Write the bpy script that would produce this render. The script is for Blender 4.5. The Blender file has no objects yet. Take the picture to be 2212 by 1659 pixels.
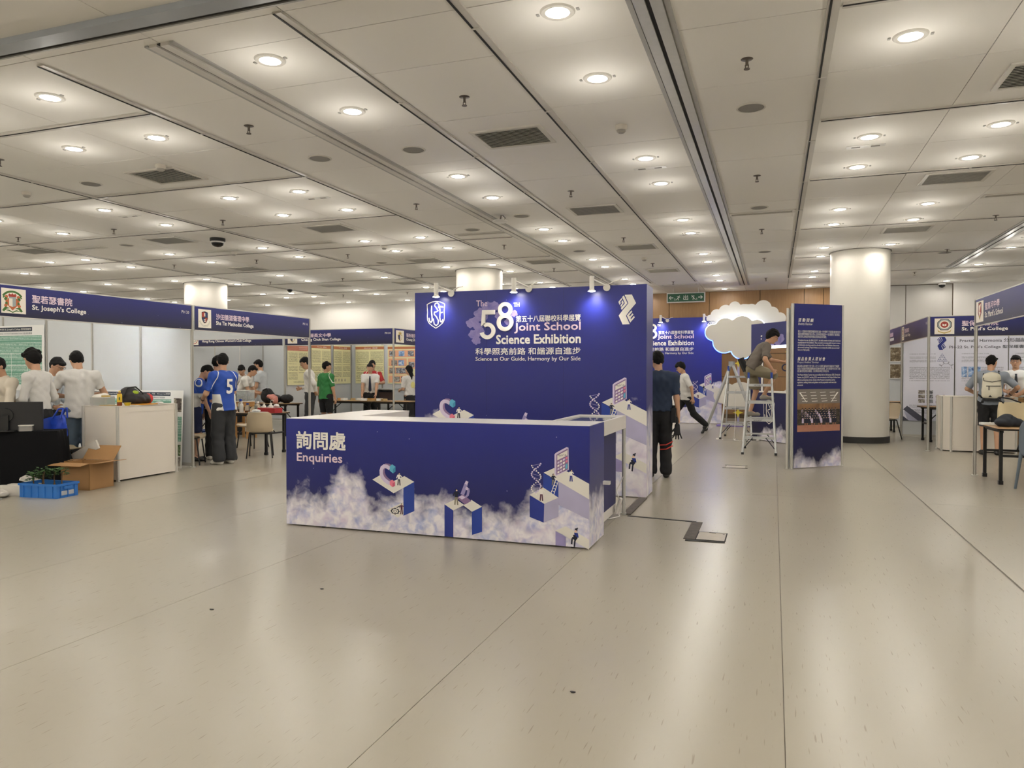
import bpy, bmesh, math, random
import numpy as np
from mathutils import Vector, Matrix
random.seed(7); np.random.seed(7)
SC = bpy.context.scene; COL = SC.collection
R = math.radians
# ---------------------------------------------------------------- camera, world, exposure
cam = bpy.data.objects.new('camera', bpy.data.cameras.new('camera')); COL.objects.link(cam)
cam.location = (0, 0, 1.49); cam.rotation_euler = (R(90 - 1.02), 0, R(19.5))
cam.data.sensor_width = 36; cam.data.lens = 26.0; cam.data.clip_end = 200
SC.camera = cam
w = bpy.data.worlds.new('world'); SC.world = w; w.use_nodes = True
w.node_tree.nodes['Background'].inputs[0].default_value = (1, .96, .9, 1)
w.node_tree.nodes['Background'].inputs[1].default_value = .3
SC.view_settings.view_transform = 'Standard'; SC.view_settings.look = 'None'
SC.view_settings.gamma = 1; SC.view_settings.use_curve_mapping = False
SC.view_settings.exposure = EXPOSURE = 0.27
LAMP = 12.6                                   # power (W) of each ceiling downlight
for k, v in (('use_light_tree', False), ('light_sampling_threshold', .03), ('adaptive_threshold', .16), ('adaptive_min_samples', 16), ('max_bounces', 5), ('diffuse_bounces', 2), ('glossy_bounces', 3), ('transmission_bounces', 4), ('transparent_max_bounces', 6), ('caustics_reflective', False), ('caustics_refractive', False)):
    setattr(SC.cycles, k, v)
# ---------------------------------------------------------------- materials
def lin(c):
    if isinstance(c, str):
        c = [int(c[i:i + 2], 16) / 255 for i in (0, 2, 4)]
        c = [x / 12.92 if x <= .04045 else ((x + .055) / 1.055) ** 2.4 for x in c]
    return (c[0], c[1], c[2], 1)
MATS = {}
class NT:
    def __init__(s, m): s.t = m.node_tree; s.n = s.t.nodes; s.l = s.t.links
    def new(s, typ, **kw):
        nd = s.n.new(typ)
        for k, v in kw.items():
            if k.startswith('_'): nd.inputs[k[1:].replace('_', ' ')].default_value = v
            elif k.startswith('i'): nd.inputs[int(k[1:])].default_value = v
            else: setattr(nd, k, v)
        return nd
    def link(s, a, b): s.l.new(a, b)
    def math(s, op, a, b=None, c=None, clamp=False):
        nd = s.n.new('ShaderNodeMath'); nd.operation = op; nd.use_clamp = clamp
        for i, v in enumerate((a, b, c)):
            if v is None: continue
            if hasattr(v, 'is_linked') or hasattr(v, 'links'): s.l.new(v, nd.inputs[i])
            else: nd.inputs[i].default_value = v
        return nd.outputs[0]
    def mix(s, f, a, b):
        nd = s.n.new('ShaderNodeMix'); nd.data_type = 'RGBA'
        for i, v in ((0, f), (6, a), (7, b)):
            if hasattr(v, 'links'): s.l.new(v, nd.inputs[i])
            else: nd.inputs[i].default_value = v
        return nd.outputs[2]
    def ramp(s, f, stops, interp='LINEAR'):
        nd = s.n.new('ShaderNodeValToRGB'); cr = nd.color_ramp; cr.interpolation = interp
        while len(cr.elements) < len(stops): cr.elements.new(1)
        for e, (p, c) in zip(cr.elements, stops):
            e.position = p; e.color = lin(c) if isinstance(c, (str, tuple, list)) else (c, c, c, 1)
        s.l.new(f, nd.inputs[0]); return nd.outputs[0]
    def noise(s, vec, scale, detail=4, rough=.55, dist=0):
        nd = s.new('ShaderNodeTexNoise', _Scale=scale, _Detail=detail, _Roughness=rough, _Distortion=dist)
        if vec is not None: s.l.new(vec, nd.inputs['Vector'])
        return nd.outputs['Fac']
def mat(name, col='cccccc', rough=.5, metal=0., emit=0, noise=None, bump=None, spec=.5, alpha=1, trans=0, coat=0):
    """noise=(scale, amount) colour variation; bump=(scale, strength)"""
    if name in MATS: return MATS[name]
    m = bpy.data.materials.new(name); m.use_nodes = True; MATS[name] = m
    t = NT(m); b = t.n['Principled BSDF']; c = lin(col)
    b.inputs['Base Color'].default_value = c; b.inputs['Roughness'].default_value = rough
    b.inputs['Metallic'].default_value = metal; b.inputs['Specular IOR Level'].default_value = spec
    b.inputs['Alpha'].default_value = alpha; b.inputs['Transmission Weight'].default_value = trans
    b.inputs['Coat Weight'].default_value = coat
    if emit:
        b.inputs['Emission Color'].default_value = c; b.inputs['Emission Strength'].default_value = emit
    tc = t.new('ShaderNodeTexCoord')
    if noise is None: noise = (14, .05)
    if noise[1] and not emit:
        f = t.noise(tc.outputs['Object'], noise[0], 1)
        d = tuple(x * (1 - noise[1] * 1.6) for x in c[:3]) + (1,); e = tuple(min(1, x * (1 + noise[1] * 1.6)) for x in c[:3]) + (1,)
        t.link(t.mix(f, d, e), b.inputs['Base Color'])
    if bump:
        f = t.noise(tc.outputs['Object'], bump[0], 5)
        bp = t.new('ShaderNodeBump', _Strength=bump[1], _Distance=.01); t.link(f, bp.inputs['Height']); t.link(bp.outputs[0], b.inputs['Normal'])
    return m
def emat(name, col, s):
    if name in MATS: return MATS[name]
    m = bpy.data.materials.new(name); m.use_nodes = True; MATS[name] = m
    t = NT(m); t.n.remove(t.n['Principled BSDF'])
    e = t.new('ShaderNodeEmission', _Strength=s); e.inputs[0].default_value = lin(col)
    t.link(e.outputs[0], t.n['Material Output'].inputs[0]); m.cycles.emission_sampling = 'NONE'; return m
# ---------------------------------------------------------------- mesh building
def link(name, me, parent=None, loc=None, rz=None):
    o = bpy.data.objects.new(name, me); COL.objects.link(o)
    if parent is not None: o.parent = parent
    if loc is not None: o.location = loc
    if rz is not None: o.rotation_euler.z = rz
    return o
def tag(o, label=None, cat=None, group=None, kind=None):
    for k, v in (('label', label), ('category', cat), ('group', group), ('kind', kind)):
        if v: o[k] = v
    return o
def thing(name, label, cat, loc=(0, 0, 0), rz=0, group=None):
    o = bpy.data.objects.new(name, None); COL.objects.link(o); o.empty_display_size = .1
    o.location = loc; o.rotation_euler.z = rz
    return tag(o, label, cat, group)
def dup(root, loc, rz, label=None, group=None):
    def cp(o, par):
        c = o.copy(); COL.objects.link(c); c.parent = par
        for ch in kids.get(o, []): cp(ch, c)
        return c
    kids = {}
    for o in COL.objects:
        if o.parent: kids.setdefault(o.parent, []).append(o)
    r = cp(root, None); r.location = loc; r.rotation_euler.z = rz
    if label: r['label'] = label
    if group: r['group'] = group
    return r
class MB:
    def __init__(s): s.v = []; s.f = []; s.m = []
    def add(s, vs, fs, m=0):
        n = len(s.v); s.v += [tuple(v) for v in vs]; s.f += [tuple(i + n for i in f) for f in fs]; s.m += [m] * len(fs); return s
    def box(s, c, d, m=0, rot=None, taper=1.0, bev=0):
        hx, hy, hz = d[0] / 2, d[1] / 2, d[2] / 2; c = Vector(c)
        if bev:
            b = min(bev, hx * .9, hy * .9); vs = []
            ring = [(-hx + b, -hy), (hx - b, -hy), (hx, -hy + b), (hx, hy - b), (hx - b, hy), (-hx + b, hy), (-hx, hy - b), (-hx, -hy + b)]
            vs = [Vector((x, y, -hz)) for x, y in ring] + [Vector((x, y, hz)) for x, y in ring]
            fs = [tuple(range(7, -1, -1)), tuple(range(8, 16))] + [(i, (i + 1) % 8, 8 + (i + 1) % 8, 8 + i) for i in range(8)]
        else:
            vs = [Vector((x * hx * (taper if z > 0 else 1), y * hy * (taper if z > 0 else 1), z * hz)) for z in (-1, 1) for y in (-1, 1) for x in (-1, 1)]
            fs = [(0, 2, 3, 1), (4, 5, 7, 6), (0, 1, 5, 4), (2, 6, 7, 3), (0, 4, 6, 2), (1, 3, 7, 5)]
        if rot is not None: vs = [rot @ v for v in vs]
        return s.add([c + v for v in vs], fs, m)
    def b2(s, lo, hi, m=0, bev=0):
        return s.box([(a + b) / 2 for a, b in zip(lo, hi)], [abs(b - a) for a, b in zip(lo, hi)], m, bev=bev)
    def cyl(s, p0, p1, r0, r1=None, seg=12, m=0, caps=True, oval=1):
        r1 = r0 if r1 is None else r1; p0 = Vector(p0); p1 = Vector(p1); d = (p1 - p0)
        if d.length < 1e-6: return s
        d.normalize(); a = Vector((1, 0, 0)) if abs(d.x) < .7 else Vector((0, 0, 1))
        a = (a - d * a.dot(d)).normalized(); b = d.cross(a); vs = []
        for p, r in ((p0, r0), (p1, r1)):
            for i in range(seg):
                t = 2 * math.pi * i / seg; vs.append(p + a * (r * math.cos(t)) + b * (r * oval * math.sin(t)))
        fs = [(i, (i + 1) % seg, seg + (i + 1) % seg, seg + i) for i in range(seg)]
        if caps: fs += [tuple(range(seg - 1, -1, -1)), tuple(range(seg, 2 * seg))]
        return s.add(vs, fs, m)
    def tube(s, pts, r, seg=8, m=0):
        for a, b in zip(pts[:-1], pts[1:]): s.cyl(a, b, r, seg=seg, m=m)
        return s
    def lathe(s, prof, seg=20, m=0, c=(0, 0, 0), a0=0, a1=2 * math.pi):
        full = abs(a1 - a0 - 2 * math.pi) < 1e-6; k = seg if full else seg + 1; vs = []
        for r, z in prof:
            for i in range(k):
                t = a0 + (a1 - a0) * i / seg; vs.append((c[0] + r * math.cos(t), c[1] + r * math.sin(t), c[2] + z))
        fs = []
        for j in range(len(prof) - 1):
            for i in range(seg):
                i2 = (i + 1) % k; fs.append((j * k + i, j * k + i2, (j + 1) * k + i2, (j + 1) * k + i))
        return s.add(vs, fs, m)
    def ball(s, c, r, seg=12, m=0, rot=None):
        if not hasattr(r, '__len__'): r = (r, r, r)
        vs = []; nr = seg // 2
        for j in range(nr + 1):
            ph = math.pi * j / nr
            for i in range(seg):
                t = 2 * math.pi * i / seg; v = Vector((r[0] * math.sin(ph) * math.cos(t), r[1] * math.sin(ph) * math.sin(t), r[2] * math.cos(ph)))
                if rot is not None: v = rot @ v
                vs.append(Vector(c) + v)
        fs = [(j * seg + i, (j + 1) * seg + i, (j + 1) * seg + (i + 1) % seg, j * seg + (i + 1) % seg) for j in range(nr) for i in range(seg)]
        return s.add(vs, fs, m)
    def prism(s, poly, y0, y1, m=0, axis='y'):
        """extrude a 2-D outline (x,z) from y0 to y1 (or (x,y) along z)"""
        n = len(poly)
        f = (lambda p, h: (p[0], h, p[1])) if axis == 'y' else (lambda p, h: (p[0], p[1], h))
        vs = [f(p, y0) for p in poly] + [f(p, y1) for p in poly]
        return s.add(vs, [tuple(range(n)), tuple(range(2 * n - 1, n - 1, -1))] + [(i, i + n, (i + 1) % n + n, (i + 1) % n) for i in range(n)], m)
    def flat(s, poly, y, m=0):
        return s.add([(p[0], y, p[1]) for p in poly], [tuple(range(len(poly)))], m)
    def build(s, name, mats, parent=None, loc=None, rz=None, smooth=False, tri=False):
        me = bpy.data.meshes.new(name); me.from_pydata(s.v, [], s.f)
        for m in (mats if isinstance(mats, (list, tuple)) else [mats]): me.materials.append(m)
        me.polygons.foreach_set('material_index', s.m)
        bm = bmesh.new(); bm.from_mesh(me); bmesh.ops.recalc_face_normals(bm, faces=bm.faces); bm.to_mesh(me); bm.free()
        if smooth:
            me.polygons.foreach_set('use_smooth', [True] * len(me.polygons))
            try: me.set_sharp_from_angle(angle=R(40))
            except Exception: pass
        me.update()
        return link(name, me, parent, loc, rz)
def struct(o): o['kind'] = 'structure'; return o
# ---------------------------------------------------------------- lettering (all converted in one go at the end)
TEXTS = []
def text(s, rect, m, parent, y=-.002, bold=0, depth=.0006, name='lettering', shear=0, fit=True):
    """rect=(x0,z0,x1,z1) in the parent's local x/z plane, facing -y"""
    TEXTS.append((s, rect, m, parent, y, bold, depth, name, shear, fit))
def flush_text():
    objs = []
    for s, rect, m, par, y, bold, depth, name, shear, fit in TEXTS:
        cu = bpy.data.curves.new('lettering', 'FONT'); cu.body = s; cu.size = 1; cu.resolution_u = 2
        cu.shear = shear; cu.fill_mode = 'FRONT'
        o = bpy.data.objects.new('lettering', cu); COL.objects.link(o); objs.append(o)
    bpy.context.view_layer.update(); dg = bpy.context.evaluated_depsgraph_get()
    for o, (s, rect, m, par, y, bold, depth, name, shear, fit) in zip(objs, TEXTS):
        me = bpy.data.meshes.new_from_object(o.evaluated_get(dg)); n = len(me.vertices)
        if n == 0: continue
        co = np.empty(n * 3, np.float32); me.vertices.foreach_get('co', co); co = co.reshape(-1, 3)
        lo = co.min(0); hi = co.max(0); d = np.maximum(hi - lo, 1e-6)
        sx = (rect[2] - rect[0]) / d[0]; sz = (rect[3] - rect[1]) / d[1]
        if not fit: sx = sz
        out = np.stack([rect[0] + (co[:, 0] - lo[0]) * sx, np.full(n, y), rect[1] + (co[:, 1] - lo[1]) * sz], 1)
        if bold:                                            # heavier strokes: the outline drawn again a hair to each side
            fs = [tuple(p.vertices) for p in me.polygons]; b = bold * (rect[3] - rect[1]) / max(1, s.count('\n') * 1.2 + 1); vs = []; ff = []
            for i, (ox, oz) in enumerate(((-b, -b), (b, -b), (b, b), (-b, b))):
                vs.append(out + np.array((ox, -i * .0004, oz))); ff += [tuple(k + i * n for k in f) for f in fs]
            bpy.data.meshes.remove(me); me = bpy.data.meshes.new(name); me.from_pydata(np.concatenate(vs).tolist(), [], ff)
        else:
            me.vertices.foreach_set('co', out.ravel().astype(np.float32))
        me.materials.clear(); me.materials.append(m); me.polygons.foreach_set('material_index', [0] * len(me.polygons))
        me.update(); link(name, me, par)
    for o in objs:
        cu = o.data; bpy.data.objects.remove(o); bpy.data.curves.remove(cu)
# ================================================================ the hall
X0, X1, Y0, Y1, H = -24.0, 9.5, -7.0, 24.3, 4.0
def floor_mat():
    m = bpy.data.materials.new('vinyl_floor'); m.use_nodes = True; t = NT(m); b = t.n['Principled BSDF']
    tc = t.new('ShaderNodeTexCoord').outputs['Object']
    mp = t.new('ShaderNodeMapping'); t.link(tc, mp.inputs[0]); mp.inputs['Scale'].default_value = (85, 7, 1)
    mp.inputs['Rotation'].default_value = (0, 0, R(4))
    st = t.noise(mp.outputs[0], 1.0, 1, .6)
    big = t.noise(tc, .55, 0)
    base = t.mix(big, lin('a49c8c'), lin('aea696'))
    streak = t.ramp(st, [(0, 1.0), (.25, 1.0), (.32, 0.0), (1, 0.0)])
    base = t.mix(t.math('MULTIPLY', streak, .75), base, lin('8f8577'))
    t.link(base, b.inputs['Base Color'])
    b.inputs['Roughness'].default_value = .26
    b.inputs['Specular IOR Level'].default_value = .42
    return m
FLOOR = floor_mat()
WHITE = mat('white_paint', 'd8d3c9', .6, noise=(3, .02)); SEAM = mat('dark_joint', '4a443c', .8)
floor = struct(MB().b2((X0, Y0, -.2), (X1, Y1, -.004)).build('floor', mat('floor_joint', '756c60', .7)))
edges = [X0, -22, -20, -18, -16, -14, -12, -10.4, -8.95, -6.85, -5.2, -3.62, -1.5, .05, 1.6, 3.7, 5.7, 7.7, X1]
for a, b in zip(edges[:-1], edges[1:]):
    cuts = [Y0, 9.36, Y1] if a >= -6.9 else [Y0, Y1]
    for c, d in zip(cuts[:-1], cuts[1:]):
        ga = .009 if a in (1.6,) else (.004 if a == -6.85 else .0018); gb = .009 if b == 1.6 else (.004 if b == -6.85 else .0018)
        MB().b2((a + ga, c + .002, -.01), (b - gb, d - .002, 0)).build('vinyl_sheet', FLOOR, floor)
MB().b2((X0, Y0 + .0, -.0039), (X0 + .01, Y0 + .01, -.0035)).build('joint', SEAM, floor)
# walls
wood = bpy.data.materials.new('wood_veneer'); wood.use_nodes = True
t = NT(wood); b = t.n['Principled BSDF']; tc = t.new('ShaderNodeTexCoord').outputs['Object']
mp = t.new('ShaderNodeMapping'); t.link(tc, mp.inputs[0]); mp.inputs['Scale'].default_value = (12, 12, .9)
n1 = t.noise(mp.outputs[0], 2.2, 6, .6, .6)
t.link(t.mix(n1, lin('8a6540'), lin('a98558')), b.inputs['Base Color']); b.inputs['Roughness'].default_value = .42
WW = mat('wall_white', 'ece8e1', .65, noise=(1.5, .0))
wf = struct(MB().b2((X0, Y1, 0), (X1, Y1 + .2, 4.15)).build('wall_far', mat('wall_core', '6b5a44', .8)))
MB().b2((X0, Y1 - .03, 0), (-4.9, Y1, H)).build('plaster', WW, wf)
xs = [-4.9, -3.2, -1.95, -.42, .86, 1.4, 2.42]
for a, b_ in zip(xs[:-1], xs[1:]):
    for z0, z1 in ((.12, 1.3), (1.31, 2.02), (2.03, H)):
        MB().b2((a + .008, Y1 - .035, z0 + .004), (b_ - .008, Y1, z1 - .004), bev=.004).build('wood_panel', wood, wf)
for a, b_ in ((2.42, 3.62), (3.62, 4.82)):
    MB().b2((a + .008, Y1 - .035, .12), (b_ - .008, Y1, H - .02), bev=.004).build('door_panel', mat('door_white', 'c6c2ba', .5, noise=(2, .02)), wf)
MB().b2((4.84, Y1 - .03, 0), (X1, Y1, H)).build('plaster', WW, wf)
struct(MB().b2((2.42, Y1 - .05, 0), (X1, Y1 - .03, .12)).build('baseboard_far', mat('skirting', '2c2c2a', .5)))
struct(MB().b2((X0 - .2, Y0, 0), (X0, Y1, 4.15)).build('wall_left', WW))
struct(MB().b2((X1, Y0, 0), (X1 + .2, Y1, 4.15)).build('wall_right', WW))
struct(MB().b2((X0, Y0 - .2, 0), (X1, Y0, 4.15)).build('wall_back', WW))
# ceiling: slab, panels, rails
CEIL = mat('ceiling_panel', 'f0ece4', .7, noise=(2.5, .0))
ceiling = struct(MB().b2((X0, Y0, 4.03), (X1, Y1, 4.18)).build('ceiling', mat('ceiling_void', '5b564d', .8)))
gx = [.37 + 1.205 * k for k in range(-21, 9)]; gx = [x for x in gx if X0 + .3 < x < X1 - .3]; gx = [X0] + gx + [X1]
gyA = [5.6 + 1.215 * k for k in range(-11, 16)]; gyA = [Y0] + [y for y in gyA if Y0 + .3 < y < Y1 - .2] + [Y1]
gyB = sorted([v + 3.77 * k for k in range(-4, 6) for v in (5.55, 6.83, 8.15, 8.53)]); gyB = [Y0] + [y for y in gyB if Y0 + .2 < y < Y1 - .2] + [Y1]
cells = []
cy_, sy_ = math.cos(R(19.5)), math.sin(R(19.5))
for a, b_ in zip(gx[:-1], gx[1:]):
    gy = gyB if -4.6 < (a + b_) / 2 < -.8 else gyA
    for c, d in zip(gy[:-1], gy[1:]):
        x, y = (a + b_) / 2, (c + d) / 2; fwd = -sy_ * x + cy_ * y; lat = cy_ * x + sy_ * y
        vis = fwd > 3.0 and abs(lat / fwd) < .78 and (2.51 / fwd) < .62
        cells.append((0 if vis else 1, math.hypot(x, y), a, b_, c, d))
cells.sort(); cache = {}; rest = MB(); rnd = random.Random(3)
for i, (nv, dist, a, b_, c, d) in enumerate(cells):
    g = .0035; lo = (a + g, c + g, 4.0); hi = (b_ - g, d - g, 4.03)
    if i < 300:
        k = (round(b_ - a, 3), round(d - c, 3))
        if k not in cache:
            o = MB().b2((g, g, 0), (b_ - a - g, d - c - g, .03), bev=.003).build('ceiling_tile', CEIL, ceiling, (a, c, 4.0)); cache[k] = o.data
        else: o = link('ceiling_tile', cache[k], ceiling, (a, c, 4.0))
        o.location.z += rnd.uniform(-.0015, .0015)
    else: rest.b2(lo, hi)
tag(rest.build('ceiling_tile_field', CEIL, ceiling), kind='stuff')
ALU = mat('aluminium', 'c9c8c2', .36, .35, noise=(20, .04)); ALUW = mat('rail_white', 'cfcac0', .45, noise=(8, .03)); SLOT = mat('slot_black', '15130f', .7)
GREYM = mat('rail_grey', 'aaa8a2', .45, 0., noise=(6, .05))
ntrim = [0]
def rail(x0, y0, x1, y1, w_=.075, dark=.016, side=.5, m=None):
    ntrim[0] += 1; L = math.hypot(x1 - x0, y1 - y0); a = math.atan2(y1 - y0, x1 - x0)
    o = struct(link('trim_%d' % ntrim[0], None, None, (x0, y0, 0), a))
    MB().b2((0, -w_ / 2, 3.985), (L, w_ / 2, 4.0), bev=.002).build('rail', m or ALUW, o)
    MB().b2((0, -w_ / 2 + w_ * side - dark / 2, 3.98), (L, -w_ / 2 + w_ * side + dark / 2, 3.986)).build('slot', SLOT, o)
    n = int(L / 1.83)
    for i in range(1, n): MB().b2((i * 1.83 - .012, -w_ / 2 + .004, 3.978), (i * 1.83 + .012, w_ / 2 - .004, 3.986)).build('clip', ALUW, o)
    return o
for x, ya, w_ in ((.37, 3.2, .085), (-2.06, 3.2, .075), (-3.29, 4.36, .075), (-5.68, 4.46, .075), (-9.27, 3.5, .085), (-14.08, 3.5, .085)):
    rail(x, ya, x, 21.2, w_, side=.72 if x > 0 else .8)
def wide(x, ya, yb):
    ntrim[0] += 1; o = struct(link('trim_%d' % ntrim[0], None, None, (x, ya, 0), R(90))); L = yb - ya
    for s in (-1, 1):
        MB().b2((0, s * .016, 3.975), (L, s * .095, 4.0), bev=.002).build('rail', ALU if x > -2 else ALUW, o)
        MB().b2((0, s * .105, 3.985), (L, s * .14, 4.0), bev=.002).build('edge_rail', GREYM, o)
    MB().b2((0, -.016, 3.99), (L, .016, 4.0)).build('slot', SLOT, o)
wide(-.82, 3.2, 22.6); wide(-4.46, 4.48, 22.6); wide(4.04, 5.0, 20.4)
for y in (5.66, 8.12, 10.6, 13.05, 15.5, 17.95, 20.4):
    rail(X0 + .1, y, -9.33, y, .07, .012, .25); rail(-9.21, y, -5.73, y, .07, .012, .25) if y < 12 else rail(-9.21, y, -4.62, y, .05, .01, .25)
for y in (5.58, 8.06, 10.51, 14.07, 17.6, 20.6): rail(.43, y, X1 - .1, y, .065, .012, .25)
# the broad beam across the near ceiling
o = struct(link('trim_beam', None, None, (X0 + .1, 4.02, 0), 0))
MB().b2((0, 0, 3.95), (22.2, .135, 4.02), bev=.002).build('beam', mat('beam_grey', 'a4a8ac', .4, .1, noise=(5, .05)), o)
MB().b2((0, .14, 3.97), (22.2, .19, 4.0)).build('slot', SLOT, o); MB().b2((0, .192, 3.96), (22.2, .21, 4.0)).build('edge_rail', GREYM, o)
# columns
COLM = mat('column_paint', 'ddd8cc', .45, noise=(2, .015))
for i, x in enumerate((1.70, -6.98, -15.5)):
    o = struct(link('column', None, None, (x, 17.25, 0)))
    lb = ('round white column with black skirting beside the events banner', 'round white column behind the main exhibition backdrop', 'round white column behind the left booth row')[i]
    tag(o, lb)
    MB().lathe([(.58, .13), (.58, 4.0)], 48).build('shaft', COLM, o, smooth=True)
    MB().lathe([(.6, 0), (.6, .125), (.58, .13)], 48).build('skirting', mat('skirting'), o, smooth=True)
    MB().lathe([(.58, 3.985), (.605, 3.985), (.605, 4.0)], 48).build('ceiling_ring', mat('ring_grey', '8c8880', .6), o, smooth=True)
# ---------------------------------------------------------------- downlights
LENS = emat('downlight_lens', (1, .958, .885), 25)
def make_light():
    o = thing('ceiling_light', 'round recessed ceiling downlight glowing white', 'light', (0, 0, 4.0), 0, 'recessed downlights in the ceiling')
    MB().lathe([(.085, -.012), (.115, -.012), (.125, -.003), (.125, .0)], 24).build('trim_ring', ALUW, o, smooth=True)
    MB().lathe([(.0001, -.014), (.05, -.013), (.086, -.008)], 16).build('lens', LENS, o, smooth=True)
    l = bpy.data.lights.new('lamp_light', 'SPOT'); l.spot_size = R(176); l.spot_blend = .35; l.energy = LAMP; l.color = (1, .958, .885); l.shadow_soft_size = .02; link('lamp_light', l, o, (0, 0, -.03))
    l = bpy.data.lights.new('ceiling_fill', 'POINT'); l.energy = LAMP * .27; l.color = (1, .958, .885); l.shadow_soft_size = .06; link('ceiling_fill', l, o, (0, 0, -.36))  # unseen fill light added below the fitting to brighten the ceiling
    for s in (-1, 1): MB().box((s * .145, 0, -.004), (.02, .03, .008)).build('clip', GREYM, o)
    return o
lcols = [-20.6, -18.2, -15.75, -14.65, -12.25, -9.85, -7.46, -6.27, -3.85, -1.44, .95, 2.16, 4.52, 6.9]
lrows = [v + 3.77 * k for k in range(-3, 5) for v in (5.02, 6.26)] + [23.5]
proto = None
def near_col(x, y): return any(math.hypot(x - c, y - 17.25) < .75 for c in (1.70, -6.98, -15.5))
for x in lcols:
    for y in lrows:
        if near_col(x, y): continue
        if proto is None: proto = make_light(); proto.location = (x, y, 4.0)
        else: dup(proto, (x, y, 4.0), 0) if False else None
        if proto.location.x == x and proto.location.y == y: continue
        c = proto.copy(); COL.objects.link(c); c.location = (x, y, 4.0)
        for ch in proto.children:
            k = ch.copy(); COL.objects.link(k); k.parent = c
# ---------------------------------------------------------------- ceiling fittings
VENT = mat('vent_metal', 'd8d3c8', .5, 0., noise=(6, .04)); VDARK = mat('vent_dark', '2a2722', .8)
def clone(p, loc, rz=0, label=None):
    c = p.copy(); COL.objects.link(c); c.location = loc; c.rotation_euler.z = rz
    if label: c['label'] = label
    for ch in p.children:
        k = ch.copy(); COL.objects.link(k); k.parent = c
    return c
def vent(w_, d_, n, tilt=.5):
    o = thing('ceiling_vent', 'square louvred air vent in the ceiling', 'vent', (0, 0, 4), 0, 'square ceiling air vents')
    f = MB(); e = .045
    for s in (-1, 1):
        f.b2((-w_ / 2, s * d_ / 2 - s * e, -.014), (w_ / 2, s * d_ / 2, 0)); f.b2((s * w_ / 2 - s * e, -d_ / 2 + e, -.014), (s * w_ / 2, d_ / 2 - e, 0))
    f.build('frame', VENT, o); MB().b2((-w_ / 2 + e, -d_ / 2 + e, -.003), (w_ / 2 - e, d_ / 2 - e, -.001)).build('duct', VDARK, o)
    sl = None
    for i in range(n):
        y = -d_ / 2 + e + (d_ - 2 * e) * (i + .5) / n
        if sl is None: s_ = MB().box((0, 0, 0), (w_ - 2 * e, (d_ - 2 * e) / n * .62, .003), rot=Matrix.Rotation(R(24), 3, 'X')).build('slat', VENT, o, (0, y, -.012)); sl = s_.data
        else: link('slat', sl, o, (0, y, -.012))
    return o
VS = [(-2.65, 7.53), (-7.37, 7.52), (-2.64, 11.34), (-7.37, 11.25), (-10.95, 11.25), (2.2, 11.0), (2.2, 14.72), (-2.63, 15.0), (-2.63, 18.72), (2.2, 7.4), (-7.46, 15.2), (-12.2, 15.0), (-9.8, 18.9), (-14.6, 11.3), (-5.0, 16.3), (-12.2, 18.8)]
v0 = vent(.78, .62, 14); v0.location = (*VS[0], 4)
for x, y in VS[1:]: clone(v0, (x, y, 4))
v1 = vent(1.0, .2, 5); v1['group'] = 'slim ceiling air grilles'; v1.name = 'air_grille'; v1['label'] = 'long slim air grille in the ceiling'
LS = [(-.2, 12.42), (-5.05, 12.58), (-8.56, 12.43), (3.3, 12.3), (-10.9, 12.6), (-13.3, 11.4), (-2.6, 21.9)]
v1.location = (*LS[0], 4)
for x, y in LS[1:]: clone(v1, (x, y, 4))
BRZ = mat('sprinkler_metal', '6a6158', .4, .7)
def sprinkler():
    o = thing('sprinkler', 'small metal fire sprinkler under the ceiling', 'sprinkler', (0, 0, 4), 0, 'ceiling fire sprinklers')
    MB().lathe([(.0, -.004), (.045, -.004), (.05, 0)], 16).build('rose', BRZ, o, smooth=True)
    MB().cyl((0, 0, -.05), (0, 0, 0), .012, seg=8).cyl((-.012, 0, -.075), (-.012, 0, -.045), .004, seg=6).cyl((.012, 0, -.075), (.012, 0, -.045), .004, seg=6).build('frame', BRZ, o)
    MB().cyl((0, 0, -.082), (0, 0, -.076), .024, seg=12).build('deflector', BRZ, o)
    return o
SPX = [-13.42, -11.06, -8.68, -5.09, -2.69, -.22, 3.36]; s0 = None
for y in (6.29, 10.06, 13.9, 17.45, 21.2):
    for x in SPX:
        if (x, y) in ((3.36, 6.29), (-13.42, 6.29)): continue
        if s0 is None: s0 = sprinkler(); s0.location = (x, y, 4)
        else: clone(s0, (x, y, 4))
SPK = mat('speaker_grille', '8e8a83', .7, noise=(300, .12))
p0 = None
for x, y in [(-.22, 7.45), (-5.07, 7.52), (-3.87, 7.58), (-8.65, 7.51), (-3.87, 11.38), (-.23, 12.02), (-5.07, 12.2), (-3.86, 15.11), (-.2, 16.5), (-8.6, 15.2), (-12.2, 11.4), (3.4, 17.9)]:
    if p0 is None:
        p0 = thing('ceiling_speaker', 'flat round grey loudspeaker grille in the ceiling', 'speaker', (x, y, 4), 0, 'ceiling loudspeakers')
        MB().lathe([(.0001, -.006), (.12, -.005)], 28).build('grille', SPK, p0); MB().lathe([(.12, -.008), (.135, -.006), (.14, 0)], 28).build('rim', VENT, p0, smooth=True)
    else: clone(p0, (x, y, 4))
CREAM = mat('cream_plastic', 'd2cbbd', .5)
p0 = None
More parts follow.
